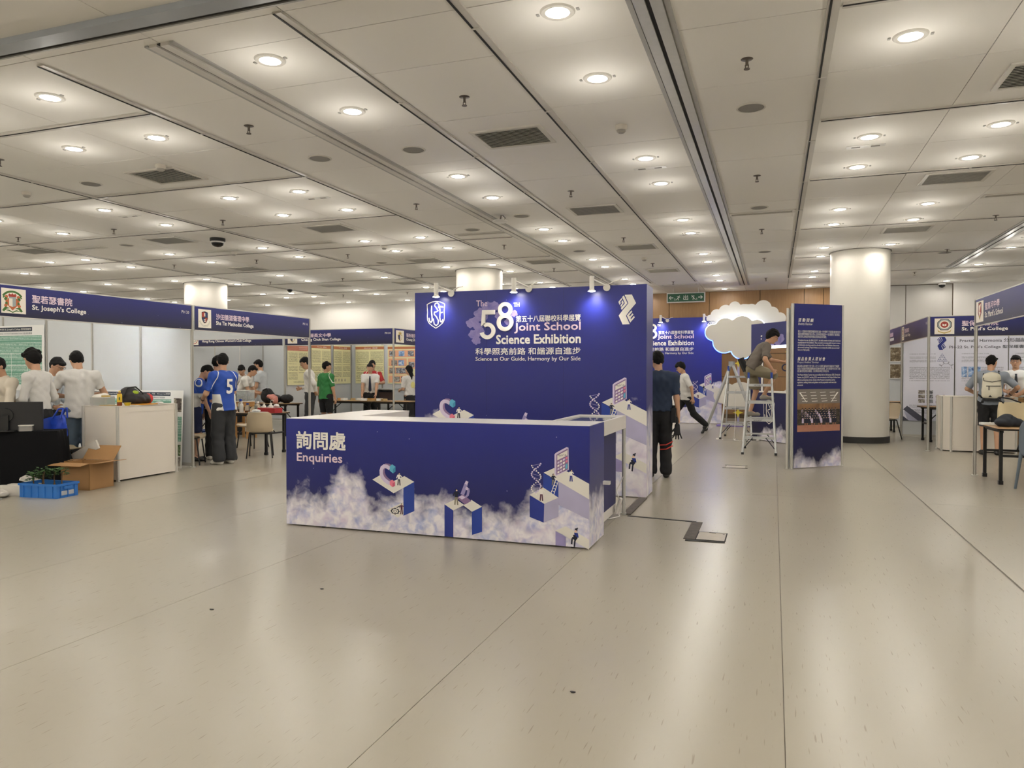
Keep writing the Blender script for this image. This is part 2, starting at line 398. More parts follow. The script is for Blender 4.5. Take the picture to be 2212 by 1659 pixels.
for x, y in [(-1.49, 7.56), (-9.91, 7.56), (-7.07, 7.12), (-10.8, 12.84), (-2.73, 16.51), (-7.4, 13.2)]:
    if p0 is None:
        p0 = thing('smoke_detector', 'small cream smoke detector on the ceiling', 'detector', (x, y, 4), 0, 'ceiling smoke detectors')
        MB().lathe([(.0001, -.045), (.05, -.045), (.062, -.03), (.065, 0)], 20).build('base', CREAM, p0, smooth=True)
        MB().lathe([(.0001, -.075), (.03, -.074), (.045, -.06), (.045, -.045)], 20).build('sensor', mat('sensor_grey', 'a8a298', .5), p0, smooth=True)
    else: clone(p0, (x, y, 4))
o = thing('dome_camera', 'black dome security camera with white band on the ceiling', 'camera', (-9.96, 11.4, 4))
MB().lathe([(.14, 0), (.14, -.05), (.125, -.06)], 24).build('base', mat('black_plastic', '141414', .4), o, smooth=True)
MB().lathe([(.125, -.06), (.13, -.075), (.115, -.09)], 24).build('band', mat('white_plastic', 'e2dfd8', .4), o, smooth=True)
MB().lathe([(.115, -.09), (.1, -.13), (.06, -.155), (.0001, -.165)], 24).build('dome', mat('smoked_dome', '0c0c0d', .12), o, smooth=True)
for x, y, z, lb in ((-13.9, 19.0, 4, 'small black dome camera hanging near the far white wall'), (4.5, 24.0, 3.98, 'small black dome camera above the white wall at right')):
    o = thing('dome_camera', lb, 'camera', (x, y, z)); MB().lathe([(.09, 0), (.09, -.04)], 20).build('base', mat('white_plastic'), o, smooth=True)
    MB().lathe([(.085, -.04), (.075, -.09), (.03, -.12), (.0001, -.125)], 20).build('dome', mat('smoked_dome'), o, smooth=True)
o = thing('wireless_access_point', 'white wireless access point hanging below the ceiling rail', 'router', (-4.18, 11.23, 3.9))
MB().lathe([(.0001, -.02), (.1, -.018), (.13, .0), (.12, .015), (.0001, .02)], 24).build('body', mat('white_plastic'), o, smooth=True)
MB().cyl((0, 0, .015), (.02, 0, .1), .012, seg=8).build('bracket', BRZ, o); MB().tube([(.05, 0, .0), (.09, 0, .05), (.04, 0, .1)], .005, 6).build('cable', mat('black_plastic'), o)
p0 = None
for x, y in [(-1.46, 9.24), (.95, 9.15), (-6.27, 9.23), (-9.87, 9.29), (-1.46, 13.95)]:
    if p0 is None:
        p0 = thing('socket_plate', 'flat white twin outlet plate in the ceiling', 'outlet', (x, y, 4), 0, 'ceiling outlet plates')
        MB().b2((-.2, -.05, -.006), (.2, .05, 0), bev=.01).build('plate', mat('white_plastic'), p0)
        for s in (-.1, .1): MB().b2((s - .045, -.02, -.009), (s + .045, .02, -.006)).build('socket', SPK, p0)
    else: clone(p0, (x, y, 4))
# ---------------------------------------------------------------- exit sign
GRN = mat('exit_green', '1f5a3c', .35); WPR = mat('sign_white', 'e4e6dc', .4)
o = thing('exit_sign', 'green exit sign with two arrows hanging before the wood wall', 'sign', (-3.1, 22.9, 3.56))
MB().b2((0, 0, 0), (1.14, .07, .3), bev=.01).build('housing', mat('white_plastic'), o); MB().b2((.03, -.006, .03), (1.11, 0, .27)).build('face', GRN, o)
for x in (.2, .94): MB().cyl((x, .035, .3), (x, .035, .44), .012, seg=8).build('hanger', mat('white_plastic'), o)
def arrow(x, s): return [(x + s * .075, .15), (x + s * .02, .205), (x - s * .002, .205), (x + s * .038, .163), (x - s * .06, .163), (x - s * .06, .137), (x + s * .038, .137), (x - s * .002, .095), (x + s * .02, .095)]
for x, s in ((.14, -1), (1.0, 1)): MB().flat(arrow(x, s), -.0075).build('arrow', WPR, o)
text('出', (.50, .08, .64, .225), WPR, o, -.0075, bold=.012)
for s, x in ((1, .33), (-1, .81)):
    f = MB()
    f.flat([(x + s * .055 + .014 * math.cos(a), .2 + .014 * math.sin(a)) for a in [k * math.pi / 5 for k in range(10)]], -.0075)
    for a, b_, w_ in (((.045, .185), (.0, .13), .012), ((.0, .13), (-.03, .09), .008), ((0, .13), (.03, .1), .008), ((.03, .1), (.02, .07), .008), ((-.03, .09), (-.06, .085), .007), ((.03, .17), (.075, .15), .006), ((.04, .18), (.0, .2), .006), ((.0, .2), (-.02, .18), .006)):
        d = Vector((b_[0] - a[0], b_[1] - a[1])).normalized(); n = Vector((-d.y, d.x)) * w_
        f.flat([(x + s * (a[0] + n.x), a[1] + n.y), (x + s * (b_[0] + n.x), b_[1] + n.y), (x + s * (b_[0] - n.x), b_[1] - n.y), (x + s * (a[0] - n.x), a[1] - n.y)], -.0075)
    for k in range(3): f.flat([(x - s * (.07), .13 - k * .025), (x - s * .1, .13 - k * .025), (x - s * .1, .12 - k * .025), (x - s * .07, .12 - k * .025)], -.0075)
    f.build('running_figure', WPR, o)
# ---------------------------------------------------------------- which fitting is which: line and order from the camera
BAYS = [(4.04, 99, 'right of the far double rail', (4.52, 6.9)), (.37, 4.04, 'right of the black slotted rail', (.95, 2.2, 3.36)), (-.82, .37, 'between the slotted rail and the wide rail', (-.22,)), (-2.06, -.82, 'just left of the wide metal rail', (-1.45,)), (-3.29, -2.06, 'two bays left of the wide metal rail', (-2.66,)), (-4.46, -3.29, 'just right of the double cream rail', (-3.86,)), (-5.68, -4.46, 'just left of the double cream rail', (-5.08,)),
        (-9.27, -5.68, 'in the broad bay over the left aisle', (-6.27, -7.42, -8.66)), (-14.08, -9.27, 'in the far left bay', (-9.88, -11.0, -12.25, -13.4)), (-99, -14.08, 'in the last bay at the left', (-14.65, -15.75, -18.2, -20.6))]
ORD = ['nearest', 'second nearest', 'third nearest', 'fourth nearest', 'fifth nearest', 'sixth nearest', 'seventh nearest', 'eighth nearest', 'ninth nearest', 'tenth nearest', 'eleventh nearest', 'twelfth nearest', 'thirteenth nearest']
LN = ['first line', 'second line', 'third line', 'fourth line']
KIND = {'ceiling_light': 'glowing ceiling downlight', 'ceiling_vent': 'square ceiling air vent', 'air_grille': 'slim ceiling air grille', 'sprinkler': 'ceiling sprinkler', 'ceiling_speaker': 'round ceiling speaker', 'smoke_detector': 'cream smoke detector', 'socket_plate': 'white ceiling outlet plate'}
lines = {}
for ob in COL.objects:
    k = ob.name.split('.')[0]
    if k not in KIND or ob.parent: continue
    x, y = ob.location.x, ob.location.y; fwd = -sy_ * x + cy_ * y; lat = cy_ * x + sy_ * y
    if not (fwd > 1 and abs(lat / fwd) < .70 and 2.51 / fwd < .545):
        ob['label'] = KIND[k] + ' beyond the edge of the photo'; continue
    for i, (a, b_, ph_, ls) in enumerate(BAYS):
        if a <= x < b_: lines.setdefault((k, i, min(range(len(ls)), key=lambda j: abs(ls[j] - x))), []).append(ob)
for (k, i, j), obs in lines.items():
    ph_, ls = BAYS[i][2], BAYS[i][3]
    for n_, ob in enumerate(sorted(obs, key=lambda q: q.location.y)):
        ob['label'] = (ORD[n_] + ' ' if len(obs) > 1 else '') + KIND[k] + ' ' + (LN[j] + ' ' if len(ls) > 1 else '') + ph_
# ================================================================ printed graphics
def print_mat(name, W, Hh, prof, amp=.16, soft=.1, top='24267a', mid='1f2166', low='181742', nscale=3.2, star=1.0, rough=.33):
    m = bpy.data.materials.new(name); m.use_nodes = True; t = NT(m); b = t.n['Principled BSDF']
    tc = t.new('ShaderNodeTexCoord').outputs['Object']; sp = t.new('ShaderNodeSeparateXYZ'); t.link(tc, sp.inputs[0])
    u = t.math('DIVIDE', sp.outputs[0], W, clamp=True); z = sp.outputs[2]
    v = t.math('DIVIDE', z, Hh, clamp=True)
    base = t.ramp(v, [(0, low), (.4, mid), (1, top)])
    vo = t.new('ShaderNodeTexVoronoi', _Scale=7.0, _Randomness=1.0); t.link(tc, vo.inputs['Vector'])
    st = t.math('LESS_THAN', vo.outputs['Distance'], .035)
    st = t.math('MULTIPLY', st, t.math('GREATER_THAN', t.noise(tc, 2.1, 2), .52))
    base = t.mix(t.math('MULTIPLY', st, .75 * star), base, lin('b9b6e0'))
    n = t.noise(tc, nscale, 6, .52, .5); n2 = t.noise(tc, nscale * 2.2, 5, .5, .5)
    ph = t.math('MULTIPLY', t.ramp(u, [(p, h) for p, h in prof], 'EASE'), Hh)
    e = t.math('ADD', t.math('SUBTRACT', ph, z), t.math('MULTIPLY', t.math('SUBTRACT', n, .5), amp * 4))
    e = t.math('ADD', e, t.math('MULTIPLY', t.math('SUBTRACT', n2, .5), amp * 1.6))
    dn = t.math('DIVIDE', e, soft, clamp=True); dn = t.math('MULTIPLY', dn, t.math('SUBTRACT', 2.0, dn))
    mask = t.math('MULTIPLY', dn, t.math('MULTIPLY_ADD', t.noise(tc, nscale * 1.3, 3, .5, .3), .9, .58), clamp=True)
    c1 = t.mix(t.ramp(t.noise(tc, nscale * .9, 3), [(.35, 0.0), (.65, 1.0)]), lin('9aa8d8'), lin('dccde0'))
    c2 = t.mix(t.ramp(n2, [(.3, 0.0), (.62, 1.0)]), c1, lin('f4eff3'))
    t.link(t.mix(mask, base, c2), b.inputs['Base Color']); b.inputs['Roughness'].default_value = rough
    return m
PW = mat('print_white', 'f4efe6', .5, noise=(9, .0)); PK = mat('print_pink', 'ecd5e0', .5, noise=(9, 0.)); PWB = mat('print_platform', 'e9e4da', .5, noise=(4, .01))
PB = mat('print_blue', '23409a', .5, noise=(4, .08)); PB2 = mat('print_blue_dark', '23348c', .5, noise=(4, .08)); PV = mat('print_violet', '9d93c2', .5); PV2 = mat('print_mauve', '8c6f97', .5)
PL = mat('print_lilac', 'd9cbe2', .5); PT = mat('print_teal', '5fb2cf', .5); PT2 = mat('print_teal_dark', '3f93b5', .5); PR = mat('print_rose', 'ea7f95', .5); PR2 = mat('print_rose_dark', 'd05d78', .5)
PN = mat('print_ink', '15182f', .5); PG = mat('print_taupe', '8a8370', .5); PMR = mat('print_maroon', '54203a', .5); PSK = mat('print_skin', 'eac6ae', .5); PHZ = mat('print_haze', 'b3aecb', .5, noise=(5, .1))
ART = [PWB, PB, PB2, PV, PV2, PL, PT, PT2, PR, PR2, PN, PG, PMR, PSK, PW, PHZ]
AI = {m.name: i for i, m in enumerate(ART)}
def circ(x, z, r, n=14, sq=1): return [(x + r * math.cos(2 * math.pi * i / n), z + r * sq * math.sin(2 * math.pi * i / n)) for i in range(n)]
def bar2(a, b_, w_):
    d = Vector((b_[0] - a[0], b_[1] - a[1])); d = d.normalized() if d.length else Vector((1, 0)); n = (-d.y * w_ / 2, d.x * w_ / 2)
    return [(a[0] + n[0], a[1] + n[1]), (b_[0] + n[0], b_[1] + n[1]), (b_[0] - n[0], b_[1] - n[1]), (a[0] - n[0], a[1] - n[1])]
def artwork(parent, f, parts, zmin=-1):
    """flat print: f maps counter-face metres to the panel face"""
    lay = [0]
    def put(name, items):
        mb = MB()
        for poly, m in items:
            lay[0] += 1; mb.flat([f(*p) for p in poly], -.0012 - lay[0] * .00002, AI[m.name])
        mb.build(name, ART, parent)
    def person(x, z, h, top, leg, lean=0, head=PSK):
        w_ = h * .16
        return [(circ(x + lean, z + h * .93, h * .075, 10), PN), (circ(x + lean + .004, z + h * .905, h * .055, 10), head),
                ([(x - w_ * .7 + lean * .6, z + h * .84), (x + w_ * .7 + lean * .6, z + h * .84), (x + w_ * .6, z + h * .46), (x - w_ * .6, z + h * .46)], top),
                (bar2((x - w_ * .7, z + h * .8), (x - w_ * 1.3, z + h * .55), w_ * .42), top), (bar2((x + w_ * .7, z + h * .8), (x + w_ * 1.5, z + h * .66), w_ * .42), top),
                ([(x - w_ * .6, z + h * .48), (x - .0, z + h * .48), (x - w_ * .3, z), (x - w_ * .9, z)], leg), ([(x, z + h * .48), (x + w_ * .6, z + h * .48), (x + w_ * .9, z), (x + w_ * .3, z)], leg)]
    if 'magnet' in parts:
        put('printed_platform', [([(1.27, .43), (1.38, .485), (1.38, .22), (1.27, .17)], PB), ([(.95, .485), (1.04, .535), (1.155, .475), (1.17, .37)], PWB), ([(1.155, .475), (1.28, .533), (1.38, .485), (1.17, .37)], PWB)])
        cl_ = [(1.132, .595), (1.10, .612), (1.072, .614), (1.052, .6), (1.042, .572), (1.043, .54), (1.056, .51), (1.078, .487), (1.102, .471), (1.132, .457)]
        def band(pts, w_, dx=0, dz=0):
            o_, i_ = [], []
            for k, p in enumerate(pts):
                q = pts[min(k + 1, len(pts) - 1)]; r = pts[max(k - 1, 0)]; d = Vector((q[0] - r[0], q[1] - r[1])).normalized(); o_.append((p[0] - d.y * w_ + dx, p[1] + d.x * w_ + dz)); i_.append((p[0] + d.y * w_ + dx, p[1] - d.x * w_ + dz))
            return [[o_[k], o_[k + 1], i_[k + 1], i_[k]] for k in range(len(pts) - 1)]
        put('printed_magnet', [(q, PV2) for q in band(cl_, .017, .02, .011)] + [(q, PL) for q in band(cl_, .018)] + [
            ([(1.13, .575), (1.13, .615), (1.155, .635), (1.19, .615), (1.19, .57), (1.165, .552)], PT), ([(1.165, .552), (1.165, .592), (1.19, .615), (1.19, .57)], PT2),
            ([(1.13, .445), (1.13, .478), (1.155, .495), (1.185, .475), (1.185, .44), (1.16, .425)], PR), ([(1.16, .425), (1.16, .46), (1.185, .475), (1.185, .44)], PR2)])
        put('printed_figure', person(1.225, .445, .118, PW, PN))
    if 'gear' in parts:
        put('printed_platform', [([(1.1, .212), (1.27, .295), (1.27, .182), (1.208, .15)], PWB)])
        g = []
        for k in range(24):
            r = .036 if k % 3 else .044
            g.append((1.185 + r * 1.15 * math.cos(k * math.pi / 12), .207 + r * .72 * math.sin(k * math.pi / 12)))
        put('printed_gear', [(g, PN), (circ(1.185, .207, .031, 16, .65), PWB), (circ(1.185, .207, .018, 14, .65), PN), (circ(1.185, .207, .013, 14, .65), PWB), (bar2((1.2, .24), (1.25, .265), .008), PN)])
        put('printed_figure', person(1.252, .182, .1, PMR, PMR))
    if 'microscope' in parts:
        put('printed_platform', [([(1.68, .30), (1.68, max(zmin, 0.0)), (1.765, max(zmin, 0.0)), (1.765, .25)], PB2), ([(1.945, .255), (1.945, .045), (2.04, .08), (2.04, .3)], PB),
            ([(1.68, .3), (1.79, .352), (1.872, .305), (1.765, .25)], PWB), ([(1.862, .302), (1.94, .355), (2.04, .3), (1.945, .25)], PWB)])
        put('printed_microscope', [([(1.80, .365), (1.86, .4), (1.94, .345), (1.88, .31)], PV2), ([(1.815, .372), (1.85, .39), (1.885, .372), (1.85, .352)], PL),
            ([(1.835, .4), (1.87, .39), (1.905, .485), (1.875, .5)], PV), ([(1.876, .495), (1.90, .484), (1.912, .512), (1.888, .522)], PL),
            ([(1.9, .46), (1.92, .455), (1.925, .43), (1.915, .39), (1.89, .37), (1.875, .378), (1.895, .4), (1.9, .43)], PV), (circ(1.897, .452, .014), PL)])
        put('printed_figure', person(1.795, .302, .142, PN, PG))
    if 'calc' in parts:
        put('printed_platform', [([(2.60, .62), (2.60, .43), (2.735, .36), (2.735, .56)], PB), ([(2.735, .56), (2.735, .36), (3.0, .25), (3.0, .42)], PHZ), ([(2.605, .625), (2.695, .668), (2.80, .65), (3.0, .55), (3.0, .42)], PWB)])
        cal = [([(2.70, .62), (2.70, .785), (2.715, .8), (2.806, .85), (2.822, .845), (2.825, .66), (2.715, .602)], PL), ([(2.716, .612), (2.716, .782), (2.815, .838), (2.82, .662)], PV2),
               ([(2.724, .735), (2.724, .776), (2.812, .824), (2.812, .78)], PWB)]
        for i in range(4):
            for j in range(4):
                if i == 3 and j == 2: continue
                x = 2.726 + i * .0235; z = .712 - j * .027 + i * .0135; h = .016
                m = PR if (i == 3 and j < 2) else (PT if i == 3 else (PW if (i + j) % 2 else PL))
                if i == 3 and j == 3: h = .04
                cal.append(([(x, z - .008), (x, z - .008 + h), (x + .017, z + h + .001), (x + .017, z + .001)], m))
        put('printed_calculator', cal)
        text('log₂(x²+4)', (*f(2.73, .768), *f(2.804, .79)), PN, parent, -.0034)
        put('printed_figure', person(2.845, .562, .1, PW, PB2)); put('printed_figure', person(2.69, .52, .1, PN, PG))
        put('printed_ladder', [(bar2((2.712, .57), (2.66, .43), .006), PW), (bar2((2.735, .565), (2.685, .415), .006), PW)] + [(bar2((2.712 - k * .0087, .57 - k * .0233), (2.735 - k * .0083, .565 - k * .025), .005), PW) for k in range(6)])
    if 'dna' in parts:
        put('printed_platform', [([(2.48, .425), (2.48, .24), (2.605, .2), (2.61, .36)], PB2), ([(2.61, .36), (2.605, .2), (2.735, .26), (2.735, .42)], PHZ), ([(2.48, .43), (2.6, .5), (2.735, .42), (2.61, .36)], PWB)])
        it = []
        for k in range(18):
            tt = k / 17; z = .7 - tt * .245
            xa = 2.538 + .042 * math.cos(tt * 7.6 + .3); xb = 2.538 - .042 * math.cos(tt * 7.6 + .3)
            if k % 2 == 0 and abs(xa - xb) > .03: it.append((bar2((xa, z), (xb, z - .02), .004), PV))
            it.append((circ(xa, z, .0075), PL)); it.append((circ(xb, z - .02, .0065), PW))
        put('printed_dna_helix', it); put('printed_figure', person(2.585, .385, .115, PW, PMR))
    if 'reader' in parts:
        put('printed_platform', [([(2.71, .135), (2.71, max(zmin, .01)), (2.8, max(zmin, .0)), (2.8, .09)], PV), ([(2.71, .14), (2.8, .182), (3.0, .085), (3.0, .0)], PWB)])
        put('printed_reader', [(circ(2.89, .16, .012), PN), (circ(2.885, .145, .011), PSK), (circ(2.9, .172, .006), PN), ([(2.872, .135), (2.905, .132), (2.912, .095), (2.88, .09)], PB2),
            (bar2((2.9, .095), (2.855, .085), .02), PN), (bar2((2.855, .085), (2.85, .035), .013), PN), (bar2((2.89, .09), (2.877, .07), .02), PN), (bar2((2.88, .07), (2.874, .015), .013), PN), ([(2.862, .115), (2.885, .118), (2.885, .1), (2.866, .098)], PN)])
def shield(parent, cx, cz, h, y=-.004, dep=.004, m=None):
    """the line-drawn shield emblem with three interlaced letters"""
    m = m or PW; s = h / 2; mb = MB()
    def stroke(pts, w_):
        for a, b_ in zip(pts[:-1], pts[1:]):
            q = bar2((cx + a[0] * s, cz + a[1] * s), (cx + b_[0] * s, cz + b_[1] * s), w_ * s); mb.flat(q, y)
            mb.flat(circ(cx + b_[0] * s, cz + b_[1] * s, w_ * s / 2, 8), y)
        mb.flat(circ(cx + pts[0][0] * s, cz + pts[0][1] * s, w_ * s / 2, 8), y)
    out = [(0, 1), (.3, .96), (.55, .87), (.72, .78), (.7, .5), (.68, .2), (.7, -.1), (.68, -.4), (.55, -.62), (.3, -.82), (0, -1)]
    stroke(out, .06); stroke([(-x, z) for x, z in out], .06)
    stroke([(-.34, .66), (-.36, .3), (-.32, -.1), (-.3, -.42), (-.4, -.56), (-.52, -.46), (-.56, -.25)], .1)
    stroke([(.22, .52), (.26, .75), (.12, .88), (-.05, .84), (-.1, .68), (.05, .5), (.18, .3), (.05, .22), (-.12, .2), (-.14, .05), (.05, -.15), (.2, -.42), (.18, -.68), (.02, -.8), (-.14, -.68), (-.2, -.3)], .08)
    stroke([(.3, .62), (.34, .2), (.32, -.2), (.36, -.5), (.48, -.54), (.56, -.38)], .09); stroke([(.3, .62), (.58, .56)], .1); stroke([(.34, .12), (.54, .18)], .07)
    mb.build('shield_emblem', m, parent)
def fold_logo(parent, cx, cz, h, y=-.004, m=None):
    m = m or PW; k = h / 860.; mb = MB()
    def P(*pts): return [(cx + (x - 1310) * k, cz - (z - 820) * k) for x, z in pts]
    for q in (P((1240, 390), (1450, 385), (1575, 640), (1385, 860), (1280, 1000), (1390, 1250), (1180, 1255), (1065, 990), (1180, 840), (1350, 640)),
              P((1165, 450), (1215, 405), (1325, 640), (1155, 830), (1130, 770), (1245, 635)),
              P((1055, 590), (1160, 470), (1170, 510), (1105, 595), (1120, 625), (1180, 545), (1215, 625), (1135, 745), (1115, 700), (1165, 630), (1150, 600), (1090, 680)),
              P((1440, 850), (1465, 890), (1370, 1000), (1395, 1025), (1470, 935), (1500, 970), (1415, 1075), (1430, 1105), (1515, 1010), (1540, 1055), (1405, 1205), (1305, 995))):
        mb.flat(q, y)
    mb.build('folded_ribbon_logo', m, parent)
# ================================================================ the main backdrop
PNT = print_mat('backdrop_print', 3.0, 2.5, [(0, .34), (.1, .38), (.2, .26), (.32, .30), (.45, .33), (.6, .24), (.72, .25), (.8, .33), (.9, .46), (1, .44)], amp=.22, soft=.5, top='1e267e', mid='1c2270', low='181a50')
SIDEP = PNT
def title_block(o, f):
    for x, z, rx, rz_ in ((1.0, 2.28, .2, .1),): pass
    r = lambda a, b_, c, d: (*f(a, b_), *f(c, d))
    text('The', r(.86, 2.30, 1.01, 2.375), PK, o, -.003); text('TH', r(1.36, 2.285, 1.435, 2.33), PW, o, -.003, bold=.05)
    text('第五十八屆聯校科學展覽', r(1.39, 2.09, 2.21, 2.17), PW, o, -.003, bold=.012)
    text('Joint School', r(1.37, 1.955, 2.21, 2.08), PK, o, -.003, bold=.02); text('Science Exhibition', r(1.13, 1.825, 2.21, 1.935), PW, o, -.003, bold=.035)
    text('科學照亮前路 和諧源自進步', r(.85, 1.69, 2.21, 1.775), PW, o, -.003, bold=.012); text('Science as Our Guide, Harmony by Our Side', r(.85, 1.60, 2.21, 1.665), PW, o, -.003, bold=.008)
def digits(o, f, dep=.02):
    def ring(mb, cx, cz, rx, rz_, w_, a0, a1, n=24, dz=0):
        A = [R(a0 + (a1 - a0) * i / n) for i in range(n + 1)]
        po = [f(cx + rx * math.cos(a), cz + rz_ * math.sin(a)) for a in A]; pi_ = [f(cx + (rx - w_) * math.cos(a), cz + (rz_ - w_) * math.sin(a)) for a in A]
        for i in range(n): mb.prism([po[i], po[i + 1], pi_[i + 1], pi_[i]], -dep - dz, -.0005 - dz)
    m5 = MB(); m5.prism([f(.945, 2.25), f(1.115, 2.25), f(1.115, 2.195), f(.99, 2.195), f(.985, 2.075), f(.93, 2.055)], -dep, 0); ring(m5, 1.015, 1.99, .105, .105, .05, 125, -165)
    m5.build('raised_numeral', PW, o)
    m8 = MB(); ring(m8, 1.25, 2.25, .095, .093, .048, 0, 360, 28); ring(m8, 1.25, 2.09, .11, .108, .05, 0, 360, 28, .002); m8.build('raised_numeral', PW, o)
WPL = mat('spot_white', 'e6e1d6', .4, noise=(5, .02)); LED = emat('spot_lens', (1, .95, .86), 55)
def spot(o, x, y, z, tx=.15, power=14, col=(1, .93, .82), size=1.0, name='arm_spotlight', label='', lamp=True, aim=(0, .42, -1)):
    """white cylinder lamp on a bent arm; local frame of the backdrop"""
    t = thing(name, label, 'spotlight', o.matrix_basis @ Vector((x, y, z)), o.rotation_euler.z, 'arm spotlights on the display panels')
    s = size
    MB().cyl((0, -.14 * s, -.03 * s), (0, -.14 * s, .125 * s), .028 * s, seg=16).cyl((0, -.14 * s, -.05 * s), (0, -.14 * s, -.03 * s), .048 * s, .03 * s, seg=16).build('lamp_head', WPL, t, smooth=True)
    MB().lathe([(.0001, -.058 * s), (.03 * s, -.056 * s), (.046 * s, -.049 * s)], 18, c=(0, -.14 * s, 0)).build('lens', LED, t)
    MB().tube([(.01, -.13 * s, .09 * s), (tx * .45, -.05, .06 * s), (tx, -.012, .02 * s)], .011 * s, 8).build('arm', WPL, t, smooth=True)
    MB().cyl((tx, -.022, .0), (tx, -.004, .0), .042 * s, seg=20).build('mount', WPL, t, smooth=True)
    MB().tube([(tx, -.01, .03), (tx + .09, .0, .075), (tx + .16, -.01, .085)], .006, 6).build('cable', WPL, t)
    if lamp:
        l = bpy.data.lights.new('spot_beam', 'SPOT'); l.energy = power; l.color = col; l.spot_size = R(125); l.spot_blend = 1; l.shadow_soft_size = .06
        lo = link('spot_beam', l, t, (0, -.14 * s, -.075 * s)); lo.rotation_euler = Vector(aim).to_track_quat('-Z', 'Y').to_euler()
    return t
bd = thing('exhibition_backdrop', 'large navy backdrop wall reading Joint School Science Exhibition with raised 58', 'backdrop', (-4.40, 8.65, 0))
MB().b2((0, 0, .01), (3.0, .47, 2.5)).build('wall_box', PNT, bd)
for x in (1.0, 2.0): MB().b2((x - .0012, -.0006, .01), (x + .0012, .001, 2.5)).build('panel_joint', mat('joint_navy', '181a50', .6), bd)
title_block(bd, lambda x, z: (x, z)); digits(bd, lambda x, z: (x, z))
shield(bd, .30, 2.21, .345); fold_logo(bd, 2.77, 2.21, .345)
artwork(bd, lambda u, v: (1.345 * u - 1.03, .29 + 1.32 * v), ('magnet', 'microscope', 'calc', 'dna', 'reader'), zmin=.0)
cl = MB()
puffs = [(.79, 2.09, .07), (.84, 2.12, .06), (.88, 2.05, .06), (.9, 1.99, .07), (.83, 1.95, .075), (.86, 1.87, .06), (.93, 2.2, .1), (1.02, 2.28, .09), (1.1, 2.3, .07), (1.17, 2.18, .06), (1.36, 2.2, .05), (1.3, 2.1, .06)]
cloudp = bpy.data.materials.new('print_cloud_puff'); cloudp.use_nodes = True; t = NT(cloudp); b = t.n['Principled BSDF']
tc = t.new('ShaderNodeTexCoord').outputs['Object']; t.link(t.mix(t.ramp(t.noise(tc, 7, 7, .65, .6), [(.3, 0.0), (.7, 1.0)]), lin('6a63a8'), lin('9c8fbe')), b.inputs['Base Color'])
for i, (x, z, r) in enumerate(puffs): cl.flat([(x + r * (1 + .12 * math.sin(a * 5 + i)) * math.cos(a), z + r * (.8 + .1 * math.cos(a * 7 + i)) * math.sin(a)) for a in [k * math.pi / 16 for k in range(32)]], -.0008 - i * .00002)
cl.build('printed_cloud', cloudp, bd)
for i, (x, dz, lb) in enumerate(((.37, 0, 'white arm spotlight above the shield emblem on the main backdrop'), (1.41, .02, 'middle white arm spotlight on top of the main backdrop'), (2.38, 0, 'white arm spotlight nearest the ribbon logo on the main backdrop'))):
    spot(bd, x, 0, 2.475 + dz, .15, 15, label=lb)
# far copy of the backdrop
fb = thing('exhibition_backdrop', 'distant navy backdrop with the same exhibition title behind the ladders', 'backdrop', (-4.80, 21.46, 0))
PNT2 = print_mat('far_backdrop_print', 3.42, 3.0, [(0, .3), (.3, .3), (.6, .22), (.75, .2), (.86, .34), (1, .40)], amp=.22, soft=.16, top='202886', mid='1d247a', low='1b1e60', nscale=2.2)
MB().b2((0, 0, .01), (3.42, .1, 3.0)).build('wall_box', PNT2, fb)
g = lambda x, z: (x * 1.2, z * 1.2 + .03)
title_block(fb, g); digits(fb, g); shield(fb, .36, 2.68, .41); fold_logo(fb, 3.15, 2.68, .41)
artwork(fb, lambda u, v: (1.55 * u - 1.23, .15 + 1.5 * v), ('magnet', 'calc', 'dna'), zmin=0)
for x, lb in ((1.75, 'white arm spotlight at the left of the distant backdrop'), (2.95, 'white arm spotlight beside the cloud on the distant backdrop')): spot(fb, x, 0, 2.93, .17, 22, size=1.2, label=lb)
# ================================================================ the enquiry counter
CP = print_mat('counter_print', 3.0, 1.03, [(0, .32), (.08, .4), (.14, .36), (.2, .58), (.27, .55), (.31, .3), (.36, .36), (.43, .5), (.5, .34), (.56, .42), (.63, .28), (.7, .32), (.77, .3), (.84, .48), (.92, .56), (1, .48)], amp=.1, soft=.3, nscale=5.5, top='1e2886', mid='191f66', low='161745')
WLAM = mat('white_laminate', 'ece6df', .28, noise=(3, .015)); NAVYB = mat('navy_board', '20215e', .5, noise=(3, .04))
ct = thing('enquiry_counter', 'long navy enquiries counter with clouds and a white top', 'counter', (-4.44, 6.0, 0))
MB().b2((0, 0, .012), (3.0, .004, 1.03)).build('front_board', CP, ct)
MB().b2((2.996, .004, .012), (3.0, .55, 1.03)).build('side_board', CP, ct); MB().b2((0, .004, .012), (.004, 1.6, 1.03)).build('side_board', CP, ct)
MB().b2((.02, .53, .05), (2.98, .55, 1.0)).build('inner_board', WLAM, ct)
MB().b2((.006, .004, 1.012), (2.996, .55, 1.034)).build('white_top', WLAM, ct)
MB().b2((.004, .55, 1.012), (.5, 1.6, 1.034)).build('white_top', WLAM, ct); MB().b2((.48, .55, .04), (.5, 1.6, 1.012)).build('inner_board', WLAM, ct); MB().b2((.004, 1.58, .04), (.5, 1.6, 1.012)).build('end_board', WLAM, ct)
for x in (.4, 1.0, 2.0, 2.85): MB().cyl((x, .03, 0), (x, .03, .03), .02, seg=10).build('levelling_foot', mat('black_plastic'), ct)
text('詢問處', (.12, .745, .66, .91), PW, ct, -.0025, bold=.025); text('Enquiries', (.125, .60, .625, .705), PK, ct, -.0025, bold=.02)
artwork(ct, lambda u, v: (u - .003, v), ('magnet', 'gear', 'microscope', 'calc', 'dna', 'reader'), zmin=.013)
MB().b2((3.0, .5, .47), (3.06, .56, .5)).build('shelf_bracket', WLAM, ct)
